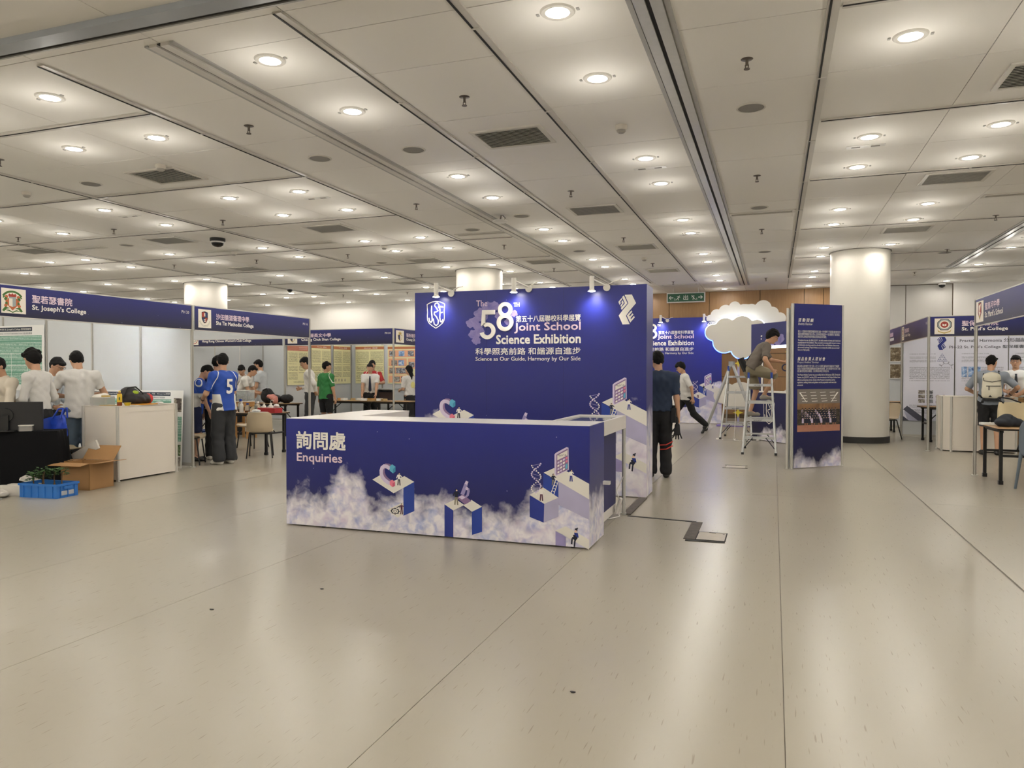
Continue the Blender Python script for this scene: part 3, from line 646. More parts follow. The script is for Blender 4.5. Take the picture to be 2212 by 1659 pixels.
# glass-topped side case
gc = thing('display_case', 'low display case with a tinted glass top beside the enquiries counter', 'display case', (-1.44, 6.57, 0))
GLS = mat('tinted_glass', '56606c', .05, spec=.7, noise=(3, .0))
MB().b2((-.48, .02, 1.005), (-.02, 1.0, 1.015)).build('glass_top', GLS, gc)
for lo, hi in (((-.5, 0, .99), (-.47, 1.03, 1.03)), ((-.03, 0, .9), (0, 1.03, 1.03)), ((-.47, 1.0, .99), (-.03, 1.03, 1.03)), ((-.47, 0, .99), (-.03, .02, 1.03))): MB().b2(lo, hi).build('rim', WLAM, gc)
MB().b2((-.12, .0, .12), (-.1, 1.0, .9)).build('navy_panel', NAVYB, gc); MB().b2((-.5, .0, .05), (-.48, 1.0, .99)).build('back_panel', WLAM, gc); MB().b2((-.12, 0, .03), (-.1, 1.0, .12)).build('kick_board', WLAM, gc)
for x, y in ((-.02, 1.02), (-.48, 1.02), (-.48, .02)): MB().cyl((x, y, 0), (x, y, 1.03), .02, seg=8).cyl((x, y, 0), (x, y, .02), .03, seg=10).build('post', ALU, gc)
pl = thing('power_strip', 'white socket strip with cable hanging on the display case post', 'power strip', (-1.49, 7.48, 0))
MB().box((0, 0, .11), (.03, .07, .16), rot=Matrix.Rotation(R(18), 3, 'Y'), bev=.008).build('housing', WLAM, pl); MB().tube([(0, 0, .19), (-.03, .02, .26), (0, .05, .32), (.03, .07, .4)], .006, 6).tube([(0, 0, .03), (.02, -.06, .012), (-.05, -.2, .01), (-.3, -.22, .01)], .006, 6).build('cable', WLAM, pl)
# floor trench strips and floor boxes
BLK = mat('black_rubber', '1d1a17', .7, noise=(25, .25)); DST = mat('dusty_strip', '57504a', .75, noise=(20, .25))
def strip(name, label, pts, w_, h=.004, m=None, cat='floor strip'):
    mb = MB()
    for a, b_ in zip(pts[:-1], pts[1:]):
        d = Vector((b_[0] - a[0], b_[1] - a[1], 0)); n = Vector((-d.y, d.x, 0)).normalized() * w_ / 2; A = Vector((*a, 0)); B = Vector((*b_, 0)); d = d.normalized() * w_ / 2
        mb.prism([tuple((A + n - d * .3)[:2]), tuple((B + n + d * .3)[:2]), tuple((B - n + d * .3)[:2]), tuple((A - n - d * .3)[:2])], .0003, h, axis='z')
    o = mb.build(name, m or BLK); return tag(o, label, cat)
strip('floor_trench_strip', 'grey strip on the floor joining display case and backdrop', [(-1.43, 7.6), (-1.43, 8.62)], .09, .012, DST)
strip('floor_trench_strip', 'thin black taped line running right from the display case post', [(-1.40, 7.53), (-.72, 7.45)], .035, .004)
strip('floor_trench_strip', 'wide black scuffed strip bending toward the floor box', [(-.70, 7.42), (-.70, 6.68)], .1, .006, DST)
strip('floor_trench_strip', 'black taped line along the near side of the floor box', [(-.72, 6.62), (-.40, 6.63)], .05, .005)
fx = thing('floor_box', 'square floor box lid with dark edges set in the floor', 'floor box', (-.64, 6.68, 0))
MB().b2((0, 0, .0004), (.24, .32, .003)).build('lid', mat('lid_grey', 'b3aa9c', .5), fx)
e = MB()
for lo, hi in (((-.01, -.01), (.25, 0)), ((-.01, .32), (.25, .33)), ((-.01, 0), (0, .32)), ((.24, 0), (.25, .32))): e.b2((*lo, .0004), (*hi, .004))
e.build('edge', BLK, fx); MB().b2((.09, .3, .003), (.15, .318, .006)).build('catch', DST, fx)
fx2 = thing('floor_box', 'narrow floor outlet slot on the floor before the ladders', 'floor box', (-.72, 11.78, 0))
MB().b2((.03, .05, .0004), (.31, .31, .002)).build('lid', mat('lid_grey'), fx2); MB().b2((-.02, .0, .0004), (.35, .025, .004)).build('edge', DST, fx2); MB().b2((0, .335, .0004), (.34, .36, .004)).build('edge', DST, fx2)
for i, (x, y, s) in enumerate(((-.87, 3.3, .012), (-2.9, 4.3, .012), (-3.3, 3.7, .014), (-.42, 6.95, .008), (-4.3, 6.4, .01))):
    tag(MB().prism([(x + s * math.cos(a) * (1 + .3 * math.sin(3 * a)), y + s * .6 * math.sin(a)) for a in [k * .6 for k in range(10)]], .0003, .004, axis='z').build('debris_speck', BLK), ('tiny dark speck alone on the middle foreground floor', 'tiny dark speck on the floor left of the counter corner', 'tiny dark speck on the left foreground floor', 'tiny dark speck beside the floor box lid', 'tiny dark speck on the floor before the counter left end')[i], 'debris', 'specks on the floor')
# ================================================================ shell-scheme booths
PAN = mat('booth_panel', 'd3d5d5', .45, noise=(1.2, .0)); FAS = None
def fascia_mat():
    m = bpy.data.materials.new('fascia_print'); m.use_nodes = True; t = NT(m); b = t.n['Principled BSDF']
    tc = t.new('ShaderNodeTexCoord').outputs['Object']; sp = t.new('ShaderNodeSeparateXYZ'); t.link(tc, sp.inputs[0])
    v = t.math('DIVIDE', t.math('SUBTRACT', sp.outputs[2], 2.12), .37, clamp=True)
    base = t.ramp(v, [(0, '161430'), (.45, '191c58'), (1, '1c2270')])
    vo = t.new('ShaderNodeTexVoronoi', _Scale=8.0); t.link(tc, vo.inputs['Vector'])
    t.link(t.mix(t.math('MULTIPLY', t.math('LESS_THAN', vo.outputs['Distance'], .035), .6), base, lin('a9a6d8')), b.inputs['Base Color']); b.inputs['Roughness'].default_value = .4
    return m
FAS = fascia_mat()
CRM = mat('crest_card', 'efe6d6', .5, noise=(5, .0)); CG = mat('crest_green', '3f6b2a', .5); CR = mat('crest_red', 'a5382a', .5); CNV = mat('crest_navy', '1f2a5a', .5); CGO = mat('crest_gold', 'c2a24a', .5); CBK = mat('crest_black', '1b1b20', .5); CGR = mat('crest_grey', '9aa3a0', .5); COR = mat('crest_orange', 'c46a3a', .5)
CRM_ = [CRM, CG, CR, CNV, CGO, CBK, CGR, COR]
def crest(parent, x0, z0, w_, h, kind, y=-.004):
    """school badge on a cream card, drawn in unit square"""
    mb = MB(); k = [0]
    def q(poly, m): k[0] += 1; mb.flat([(x0 + p[0] * w_, z0 + p[1] * h) for p in poly], y - k[0] * .00012, m)
    q([(0, 0), (1, 0), (1, 1), (0, 1)], 0)
    arc = lambda cx, cy, r0, r1, a, b_, n=12: [(cx + r1 * math.cos(R(a + (b_ - a) * i / n)), cy + r1 * math.sin(R(a + (b_ - a) * i / n))) for i in range(n + 1)] + [(cx + r0 * math.cos(R(b_ - (b_ - a) * i / n)), cy + r0 * math.sin(R(b_ - (b_ - a) * i / n))) for i in range(n + 1)]
    if kind == 'wreath':
        q(arc(.45, .42, .42, .5, 35, 145), 1); q([(.12, .7), (.05, .62), (.1, .6), (.16, .67)], 1); q([(.78, .7), (.86, .62), (.8, .6), (.74, .67)], 1)
        q([(.28, .72), (.32, .8), (.4, .76), (.45, .82), (.5, .76), (.58, .8), (.62, .72), (.58, .66), (.32, .66)], 2)
        for s in (-1, 1):
            for i in range(5): q(circ(.45 + s * (.24 + .03 * math.sin(i * 2)), .66 - i * .09, .07, 7), 1 if i % 2 else 7)
            q([(.45 + s * .1, .2), (.45 + s * .3, .26), (.45 + s * .42, .1), (.45 + s * .34, .06), (.45 + s * .24, .17)], 1)
        q([(.25, .6), (.65, .6), (.65, .32), (.45, .12), (.25, .32)], 7); q([(.31, .6), (.45, .6), (.45, .26), (.31, .3)], 0); q([(.45, .6), (.59, .6), (.59, .3), (.45, .26)], 6); q([(.3, .66), (.6, .66), (.6, .6), (.3, .6)], 6)
        q([(.1, .12), (.3, .14), (.45, .06), (.6, .14), (.8, .08), (.6, .09), (.45, .02), (.3, .09)], 1)
    elif kind == 'quarter':
        q([(.26, .84), (.5, .9), (.74, .84), (.74, .5), (.62, .3), (.5, .24), (.38, .3), (.26, .5)], 5); q([(.29, .81), (.49, .86), (.49, .57), (.29, .57)], 2); q([(.51, .86), (.71, .81), (.71, .57), (.51, .57)], 3)
        q([(.29, .55), (.49, .55), (.49, .28), (.38, .34), (.3, .5)], 3); q([(.51, .55), (.71, .55), (.7, .5), (.62, .34), (.51, .28)], 2); q([(.46, .8), (.54, .8), (.54, .62), (.46, .62)], 0); q([(.42, .46), (.58, .46), (.58, .42), (.42, .42)], 0); q([(.4, .38), (.6, .38), (.56, .33), (.44, .33)], 0)
        q(arc(.5, .5, .38, .44, 200, 340), 5); q(arc(.5, .5, .39, .43, 202, 338), 0)
    elif kind == 'octagon':
        q([(.32, .95), (.68, .95), (.86, .75), (.86, .45), (.68, .25), (.32, .25), (.14, .45), (.14, .75)], 5); q([(.34, .92), (.66, .92), (.82, .74), (.82, .46), (.66, .28), (.34, .28), (.18, .46), (.18, .74)], 6); q(circ(.5, .6, .27, 18), 0); q(circ(.5, .6, .2, 18), 2); q([(.4, .66), (.49, .62), (.49, .5), (.4, .54)], 0); q([(.6, .66), (.51, .62), (.51, .5), (.6, .54)], 0); q([(.14, .3), (.24, .18), (.5, .1), (.76, .18), (.86, .3), (.8, .14), (.5, .03), (.2, .14)], 4)
    elif kind == 'round':
        q(circ(.5, .5, .42, 24), 2); q(circ(.5, .5, .36, 24), 0); q(circ(.5, .5, .26, 20), 6); q(circ(.5, .5, .2, 20), 0); q([(.36, .42), (.64, .42), (.6, .58), (.4, .58)], 2)
    elif kind == 'lion':
        q([(.3, .95), (.7, .95), (.75, .45), (.5, .1), (.25, .45)], 5); q([(.34, .9), (.66, .9), (.7, .47), (.5, .17), (.3, .47)], 2); q([(.36, .8), (.66, .86), (.45, .5), (.6, .45), (.5, .25), (.36, .45)], 0); q([(.4, .3), (.6, .3), (.5, .16)], 4)
    elif kind == 'shieldgold':
        q([(.2, .62), (.5, .72), (.8, .62), (.74, .3), (.5, .08), (.26, .3)], 4); q([(.26, .58), (.5, .66), (.5, .14), (.31, .32)], 3); q([(.52, .66), (.74, .58), (.69, .32), (.52, .14)], 0); q([(.4, .8), (.5, .95), (.6, .8), (.7, .88), (.66, .72), (.34, .72), (.3, .88)], 4)
    mb.build('crest', CRM_, parent)
def post(b, x, y, h=2.5, top=True):
    mb = MB().cyl((x, y, .01), (x, y, h), .021, seg=8)
    for k in range(4):
        a = k * math.pi / 2 + math.pi / 4; mb.box((x + .021 * math.cos(a), y + .021 * math.sin(a), h / 2), (.004, .012, h - .03), rot=Matrix.Rotation(a, 3, 'Z'), m=1)
    mb.cyl((x, y, 0), (x, y, .012), .045, seg=12, m=0); mb.build('post', [ALUP, SLOT2], b)
ALUP = mat('post_metal', 'c9c6bd', .4, .35, noise=(8, .03)); SLOT2 = mat('post_slot', '8a857b', .6)
def wall(b, x0, y0, x1, y1, n, posts=True, z0=.06, z1=2.44, skip=(), cut=None):
    for i in range(n):
        if i in skip: continue
        f0, f1 = i / n, (i + 1) / n; A = Vector((x0 + (x1 - x0) * f0, y0 + (y1 - y0) * f0, 0)); B = Vector((x0 + (x1 - x0) * f1, y0 + (y1 - y0) * f1, 0)); d = (B - A).normalized(); L = (B - A).length; a = math.atan2(d.y, d.x)
        MB().b2((.022, -.004, z0), (L - .022, .004, z1)).build('wall_panel', PAN, b, tuple(A), a)
        for z in (.045, z1 + .03): MB().b2((.02, -.012, z - .025), (L - .02, .012, z + .025)).build('rail', ALUP, b, tuple(A), a)
    if posts:
        for i in range(n + 1): post(b, x0 + (x1 - x0) * i / n, y0 + (y1 - y0) * i / n)
def fascia(b, x, y, rz, L, zh=None, en=None, no=None, kind=None, plain=False, layout=None):
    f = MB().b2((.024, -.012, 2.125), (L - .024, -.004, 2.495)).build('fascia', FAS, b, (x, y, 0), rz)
    MB().b2((.024, -.004, 2.125), (L - .024, .006, 2.495)).build('fascia_back', PAN, b, (x, y, 0), rz)
    MB().b2((.02, -.014, 2.49), (L - .02, .012, 2.505)).build('fascia_rail', ALUP, b, (x, y, 0), rz); MB().b2((.02, -.014, 2.115), (L - .02, .012, 2.127)).build('fascia_rail', ALUP, b, (x, y, 0), rz)
    if plain: return f
    lx = layout or (.1, .37, .50, 1.15, 1.35)          # crest x0,x1, text x0, zh x1, en x1
    crest(f, lx[0], 2.165, lx[1] - lx[0], .29, kind, -.0135)
    text(zh, (lx[2], 2.312, lx[3], 2.405), PK, f, -.0135, bold=.02); text(en, (lx[2], 2.21, lx[4], 2.288), PW, f, -.0135, bold=.025)
    if no: text(no, (L - .22, 2.36, L - .07, 2.405), PW, f, -.0135)
    return f
CLED = (.86, .93, 1.0)
def booth_spot(x, y, z, rz, label, power=60, aim=(0, .5, -1), col=CLED):
    p = thing('tmp', 'x', 'y', (x, y, z), rz); p.matrix_basis = Matrix.Translation((x, y, z)) @ Matrix.Rotation(rz, 4, 'Z')
    t = spot(p, 0, 0, 0, .12, power, col, label=label, aim=aim); bpy.data.objects.remove(p); t.name = 'booth_spotlight'; t['group'] = 'booth spotlights behind the fascias'; return t
# --- left row
b1 = thing('exhibition_booth', 'white booth under the navy fascia with a green crest and number PH 20', 'booth')
wall(b1, -8.45, 9.1, -13.53, 9.1, 5); post(b1, -8.45, 6.05)
fascia(b1, -8.45, 6.05, R(90), 3.05, '聖若瑟書院', "St. Joseph's College", 'PH 20', 'wreath', layout=(.06, .36, .44, .98, 1.18))
b2 = thing('exhibition_booth', 'open white booth under the navy fascia numbered PH 16', 'booth')
post(b2, -8.45, 12.15); post(b2, -11.5, 12.15)
fascia(b2, -8.45, 9.13, R(90), 3.02, '沙田循道衞理中學', 'Sha Tin Methodist College', 'PH 16', 'quarter', layout=(.09, .37, .48, 1.27, 1.38))
fascia(b2, -8.45, 12.15, R(180), 3.05, plain=True)
b3 = thing('exhibition_booth', "distant booth under the Women's Club College fascia", 'booth')
post(b3, -14.55, 15.5); fascia(b3, -14.55, 15.5, 0, 3.01, '香港中國婦女會中學', "Hong Kong Chinese Women's Club College", None, 'round', layout=(.1, .38, .5, 1.5, 2.05))
wall(b3, -14.55, 18.55, -11.56, 18.55, 3); wall(b3, -14.55, 15.5, -14.55, 18.55, 3, False)
b4 = thing('exhibition_booth', 'corner booth with yellow posters and the fascia numbered PH 04', 'booth')
post(b4, -8.45, 15.5)
fascia(b4, -11.5, 15.5, 0, 3.05, '張祝珊英文中學', 'Cheung Chuk Shan College', 'PH 04', 'shieldgold', layout=(.1, .38, .5, 1.35, 1.62))
fascia(b4, -8.45, 15.5, R(90), 3.05, '張祝珊英文中學', 'Cheung Chuk Shan College', 'PH 04', 'shieldgold', layout=(.1, .5, .62, 1.55, 1.75))
wall(b4, -11.5, 15.5, -11.5, 18.55, 3); wall(b4, -11.48, 18.55, -8.45, 18.55, 3)
# --- right row
b5 = thing('exhibition_booth', "near booth at the right edge under the St. Mark's School fascia", 'booth')
post(b5, 2.7, 12.1); post(b5, 2.7, 9.05)
fascia(b5, 2.7, 12.1, R(-90), 3.05, '聖馬可中學', "St. Mark's School", None, 'lion', layout=(.06, .44, .52, 1.2, 1.35))
b6 = thing('exhibition_booth', "corner booth under the St. Paul's College fascia with white fractal posters", 'booth')
post(b6, 2.7, 15.5); post(b6, 5.75, 15.5)
fascia(b6, 2.7, 15.5, 0, 3.05, '聖保羅書院', "St. Paul's College", 'PH 22', 'octagon', layout=(.09, .41, .53, 1.1, 1.25))
fascia(b6, 2.7, 18.55, R(-90), 3.05, '聖保羅書院', "St. Paul's College", 'PH 22', 'octagon', layout=(.09, .36, .46, 1.0, 1.15))
wall(b6, 2.7, 18.55, 5.75, 18.55, 3)
b7 = thing('exhibition_booth', 'far booth behind the round column in the right row', 'booth')
f7 = fascia(b7, 2.7, 21.6, R(-90), 3.03, plain=True); crest(f7, .9, 2.165, .28, .29, 'shieldgold', -.0135); post(b7, 2.7, 21.6)
wall(b7, 2.72, 21.6, 5.75, 21.6, 3, False)
for r_ in ((1.3, 2.312, 1.85, 2.405, 'b9a0b4'), (1.3, 2.215, 1.95, 2.28, 'd8d4d0')): MB().b2((r_[0], -.0142, r_[1]), (r_[2], -.0125, r_[3])).build('name_strip', None or mat('strip_' + r_[4], r_[4], .5, noise=(60, .4)), f7)
# --- booth lamps
booth_spot(-9.0, 7.9, 2.42, 0, 'booth spotlight lighting the white partition of booth PH 20', 75, (-.75, 1.0, -.45))
booth_spot(-9.9, 16.2, 2.42, 0, 'left booth spotlight over the yellow posters', 16, (-.1, 1.0, -.3)); booth_spot(-9.0, 16.4, 2.42, 0, 'right booth spotlight over the yellow posters', 16, (-.1, 1.0, -.3))
booth_spot(4.3, 16.2, 2.42, 0, 'booth spotlight lighting the white fractal posters', 24, (0, 1.0, -.3)); booth_spot(-12.6, 16.2, 2.42, 0, "booth spotlight in the distant Women's Club booth", 14, (0, 1.0, -.4))
# ================================================================ posters
def lines_mat(name, bg, ink, scale=34, cols=0, dens=.5):
    if name in MATS: return MATS[name]
    m = bpy.data.materials.new(name); m.use_nodes = True; MATS[name] = m; t = NT(m); b = t.n['Principled BSDF']
    tc = t.new('ShaderNodeTexCoord').outputs['Object']; sp = t.new('ShaderNodeSeparateXYZ'); t.link(tc, sp.inputs[0])
    row = t.math('FRACT', t.math('MULTIPLY', sp.outputs[2], scale)); on = t.math('LESS_THAN', row, .5)
    mp = t.new('ShaderNodeMapping'); t.link(tc, mp.inputs[0]); mp.inputs['Scale'].default_value = (90, 1, scale * .5)
    n = t.math('GREATER_THAN', t.noise(mp.outputs[0], 1, 2), 1 - dens - .05)
    ln = t.math('FLOOR', t.math('MULTIPLY', sp.outputs[2], scale)); wn = t.new('ShaderNodeTexWhiteNoise', noise_dimensions='1D'); t.link(ln, wn.inputs['W'])
    para = t.math('GREATER_THAN', wn.outputs[0], .16)
    k = t.math('MULTIPLY', t.math('MULTIPLY', on, n), para)
    t.link(t.mix(t.math('MULTIPLY', k, .75), lin(bg), lin(ink)), b.inputs['Base Color']); b.inputs['Roughness'].default_value = .5
    return m
def photo_mat(name, a, b_, c, scale=9):
    if name in MATS: return MATS[name]
    m = bpy.data.materials.new(name); m.use_nodes = True; MATS[name] = m; t = NT(m); bs = t.n['Principled BSDF']
    tc = t.new('ShaderNodeTexCoord').outputs['Object']
    t.link(t.ramp(t.noise(tc, scale, 6, .65, .8), [(.3, a), (.5, b_), (.68, c)]), bs.inputs['Base Color']); bs.inputs['Roughness'].default_value = .4; return m
PAPW = mat('paper_white', 'f0efea', .5, noise=(4, .01)); PAPY = mat('paper_cream', 'efe9b8', .5, noise=(3, .02)); INK = mat('ink_dark', '24303f', .5, noise=(4, 0.)); GRNP = mat('poster_green', '6fa48c', .5, noise=(5, .03)); BRN = mat('poster_terracotta', 'c27a4e', .5, noise=(5, .03)); PCH = mat('poster_peach', 'f0b48c', .5, noise=(5, .02)); LILP = mat('poster_lilac', 'e6e4ee', .5, noise=(2, .02)); SLATE = mat('poster_slate', '4a4a58', .5)
T_GRN = lines_mat('text_green', '6fa48c', 'dcebe2', 40); T_YEL = lines_mat('text_yellow', 'efe9b8', '77714a', 36); T_LIL = lines_mat('text_lilac', 'e6e4ee', '84828c', 44)
def poster(label, loc, rz, w_, h, base, rects, tilt=0, th=.004, cat='poster', name='poster'):
    o = thing(name, label, cat, loc, rz)
    if tilt: o.rotation_euler.x = tilt
    MB().b2((0, -th, 0), (w_, 0, h)).build('sheet', base, o)
    for i, (nm, r, m) in enumerate(rects): MB().b2((r[0], -th - .0006 - i * .0002, r[1]), (r[2], -th, r[3])).build(nm, m, o)
    return o
P1 = photo_mat('photo_bottle', '241f1f', '5a5048', 'd0c8b0', 12); P2 = photo_mat('photo_leaf', '1c2a1c', '4a6a3c', 'b9c4a0', 14); P3 = photo_mat('photo_grey', '3a3430', '8a8078', 'd6d0c4', 14); P4 = photo_mat('photo_blue', '27408c', '8fb2dc', 'f0f2f4', 10); P5 = photo_mat('photo_dark', '1a1a1e', '7c7c84', 'e8e8ea', 16)
def green_board(label, loc, rz, head2, tilt=0, w_=.88, h=1.19):
    o = poster(label, loc, rz, w_, h, PAPW, [('header_band', (.02, h - .085, w_ * .72, h - .03), INK), ('text_block', (.02, h - .36, w_ * .74, h - .14), T_GRN), ('text_block', (.02, h - .78, w_ * .98, h - .4), T_GRN),
        ('picture', (w_ * .8, h - .33, w_ * .97, h - .12), P1), ('picture', (w_ * .78, h - 1.0, w_ * .97, h - .83), P2), ('picture', (w_ * .78, h - 1.16, w_ * .97, h - 1.02), P3), ('text_block', (.02, h - 1.14, w_ * .74, h - .83), T_GRN)], tilt, name='poster_board')
    text('Mycolumin 癮 · 汎點', (.04, h - .072, w_ * .38, h - .043), PW, o, -.0075); text('PH20 St. Joseph\'s College 聖若瑟書院', (w_ * .42, h - .072, w_ * .71, h - .043), PW, o, -.0075)
    text(head2, (.03, h - .125, w_ * .6, h - .1), INK, o, -.0075)
    return o
green_board('green and white poster board leaning on the partition beside the white counter', (-9.39, 8.93, .0), 0, '5. APPLICATIONS OF OUR PRODUCT 產品應用', R(-2.5))
green_board('green and white poster board leaning behind the black backpack', (-10.4, 8.93, .0), 0, '4. CONSTITUENTS OF THE PRODUCT 成分', R(-2.5))
bp = poster('large green poster pinned to the left end of the white partition', (-13.3, 9.075, 1.16), 0, 1.78, 1.1, PAPW, [('header_band', (.1, 1.0, 1.5, 1.07), INK), ('text_block', (.04, .1, 1.72, .93), T_GRN)])
for i, x in enumerate((.6, 1.0, 1.38)): MB().b2((x, -.0056, .12), (x + .006, -.005, .62)).build('table_rule', PAPW, bp)
for z in (.62, .42): MB().b2((.04, -.0056, z), (1.72, -.005, z + .006)).build('table_rule', PAPW, bp)
text("Mycolumin 癮 · 汎點   PH20 St. Joseph's College 聖若瑟書院", (.3, 1.015, 1.48, 1.055), PW, bp, -.0066); text('2. PRINCIPLES OF PHOTOBIOREACTOR 光生物反應器', (.6, .95, 1.5, .98), INK, bp, -.0066)
poster('white paper sketch sheet pinned below the large green poster', (-11.9, 9.07, .9), 0, .42, .36, PAPW, [('sketch', (.05, .1, .3, .28), lines_mat('sketch_lines', 'f0efea', '9a9aa0', 18, dens=.3))])
# yellow posters
def yposter(label, loc, rz, w_, h, title, zh, pics=0):
    o = poster(label, loc, rz, w_, h, PAPY, [('header_band', (0, h - .11, w_, h - .03), BRN), ('text_block', (.03, .06 + (.12 if pics else 0), w_ * .47, h - .17), T_YEL), ('text_block', (w_ * .53, .06 + (.12 if pics else 0), w_ - .03, h - .17), T_YEL)])
    text(title, (w_ * .3, h - .088, w_ * .55, h - .055), PW, o, -.006); text(zh, (w_ * .6, h - .092, w_ * .78, h - .05), PW, o, -.006)
    for k in range(pics): MB().prism([(w_ * (.12 + .18 * k) + .02 * math.cos(a), .1 + .045 * math.sin(a)) for a in [j * .7 for j in range(9)]], -.006, -.004).build('printed_chilli', P3, o)
    return o
def redposter():
    o = poster('yellow poster with a salmon header nearest the aisle', (-11.47, 15.56, 1.13), R(90), .88, 1.0, PAPY, [('header_band', (0, .87, .88, 1.0), mat('poster_salmon', 'd98a72', .5)), ('text_block', (.04, .12, .42, .82), T_YEL), ('text_block', (.47, .3, .84, .82), T_YEL), ('text_block', (.25, .04, .84, .1), T_YEL)])
    for r_ in ((.06, .925, .4, .945), (.48, .905, .84, .96)): MB().b2((r_[0], -.0068, r_[1]), (r_[2], -.004, r_[3])).build('title_strip', lines_mat('title_lines', 'd98a72', 'f2e6dc', 60, dens=.6), o)
redposter()
yposter('yellow text poster next to the salmon headed one', (-11.47, 16.58, 1.13), R(90), .9, 1.07, 'Design', '設計'); yposter('yellow text poster in the inner corner with a row of small shapes', (-11.47, 17.62, 1.13), R(90), .86, 1.07, 'Theory', '原理', 4)
yposter('wide yellow text poster in the middle of the back panel', (-11.32, 18.52, 1.13), 0, .92, 1.08, 'Abstract', '摘要')
po = poster('poster with peach photo boxes at the right of the yellow posters', (-10.28, 18.52, 1.13), 0, .9, 1.08, PAPY, [('header_band', (0, .97, .9, 1.04), BRN)] + [('photo_box', r, PCH) for r in ((.03, .74, .87, .94), (.03, .49, .6, .71), (.64, .42, .87, .71), (.03, .26, .6, .46), (.03, .03, .87, .23))])
for i, (x, z, m) in enumerate(((.06, .77, P5), (.35, .77, P4), (.64, .77, P5), (.12, .51, P3), (.34, .51, P4), (.66, .46, P5), (.06, .29, P3), (.27, .29, P5), (.43, .29, P5), (.2, .05, P3), (.42, .05, P1))): MB().b2((x, -.0065, z), (x + .18, -.004, z + .15)).build('picture', m, po)
# fractal posters
def lposter(label, x, w_):
    return poster(label, (x, 18.52, .38), 0, w_, 2.04, LILP, [('text_block', (.12, 1.3, w_ - .35, 1.5), T_LIL), ('text_block', (.12, .88, w_ - .08, 1.2), T_LIL), ('text_block', (.12, .16, w_ - .08, .36), T_LIL)])
f1 = lposter('left white fractal poster with slate stripes at its foot', 2.73, .99)
for r in range(3):
    for c in range(2): MB().b2((.3 + c * .16, -.0055, .4 + r * .1), (.43 + c * .16, -.004, .48 + r * .1)).build('picture', P3 if c == 0 else P5, f1)
MB().prism([(0, .25), (.08, .33), (.5, .0), (.3, .0)], -.0062, -.004).prism([(0, .1), (.12, 0), (0, 0)], -.0062, -.004).build('slate_stripe', SLATE, f1); MB().prism([(.02, .2), (.1, .24), (.36, .0), (.1, .0)], -.0056, -.004).build('pale_stripe', mat('stripe_pale', 'b4b4c8', .5), f1)
tri = MB()
def tr(x, z, s, d):
    if d == 0:
        for a, b_ in (((x, z), (x + s, z)), ((x + s, z), (x + s / 2, z + s * .86)), ((x + s / 2, z + s * .86), (x, z))): tri.flat(bar2(a, b_, .006), -.0062)
    else:
        for ox, oz in ((0, 0), (s / 2, 0), (s / 4, s * .43)): tr(x + ox, z + oz, s / 2, d - 1)
tr(.66, 1.32, .2, 2); tri.build('printed_fractal_triangle', mat('ink_lilac', '8a8cae', .5), f1)
cu = MB(); pp = [(.72 + .12 * (1 - math.cos(a * .42)) + .028 * math.cos(a * 3), 1.2 + .09 * math.sin(a * .42) + .028 * math.sin(a * 3)) for a in [i * .16 for i in range(50)]]
for a, b_ in zip(pp[:-1], pp[1:]): cu.flat(bar2(a, b_, .006), -.0062)
cu.build('printed_curl', mat('ink_grey', '5c5c66', .5), f1)
for k, m in enumerate((P3, P3, P3, P3)): MB().prism(circ(.68 + .12 * (k % 2), .42 + .12 * (k // 2), .04, 12), -.0062, -.004).build('picture', mat('print_rosegrey', 'a58a88', .5), f1)
f2 = lposter('middle white fractal poster with blue shaded pictures', 3.745, .985)
for k in range(3): MB().b2((.12 + k * .13, -.0055, .98), (.22 + k * .13, -.004, 1.2)).build('picture', P4, f2)
f3 = lposter('right white fractal poster behind the student with the tie', 4.75, .97)
crest(f3, .3, 1.5, .3, .36, 'octagon', -.006)
fold_logo(f1, .75, 1.72, .3, -.0062, mat('ink_ribbon', '1f2c86', .5))
text('Fractalis Harmonia 分形諧韻', (.08, 1.73, 1.32, 1.815), mat('ink_grey'), f2, -.0066, bold=.012); text("PH-22 St. Paul's College 聖保羅書院", (-.12, 1.585, 1.38, 1.67), mat('ink_grey'), f2, -.0066, bold=.012)
for z, lb in ((1.72, 'upper small framed photo sheet on the far booth panel'), (1.28, 'lower small framed photo sheet on the far booth panel')): poster(lb, (2.85, 21.57, z), 0, .5, .4, PAPW, [('picture', (.02, .02, .3, .38), photo_mat('photo_forest', '3a2f22', '7c6a4e', 'c9bda4', 12))])
poster('white board with a navy top band inside the distant booth', (-13.55, 18.5, 1.02), 0, 1.55, 1.08, mat('board_beige', 'cfcac2', .5), [('navy_band', (0, .93, 1.55, 1.06), NAVYB)], name='display_board')
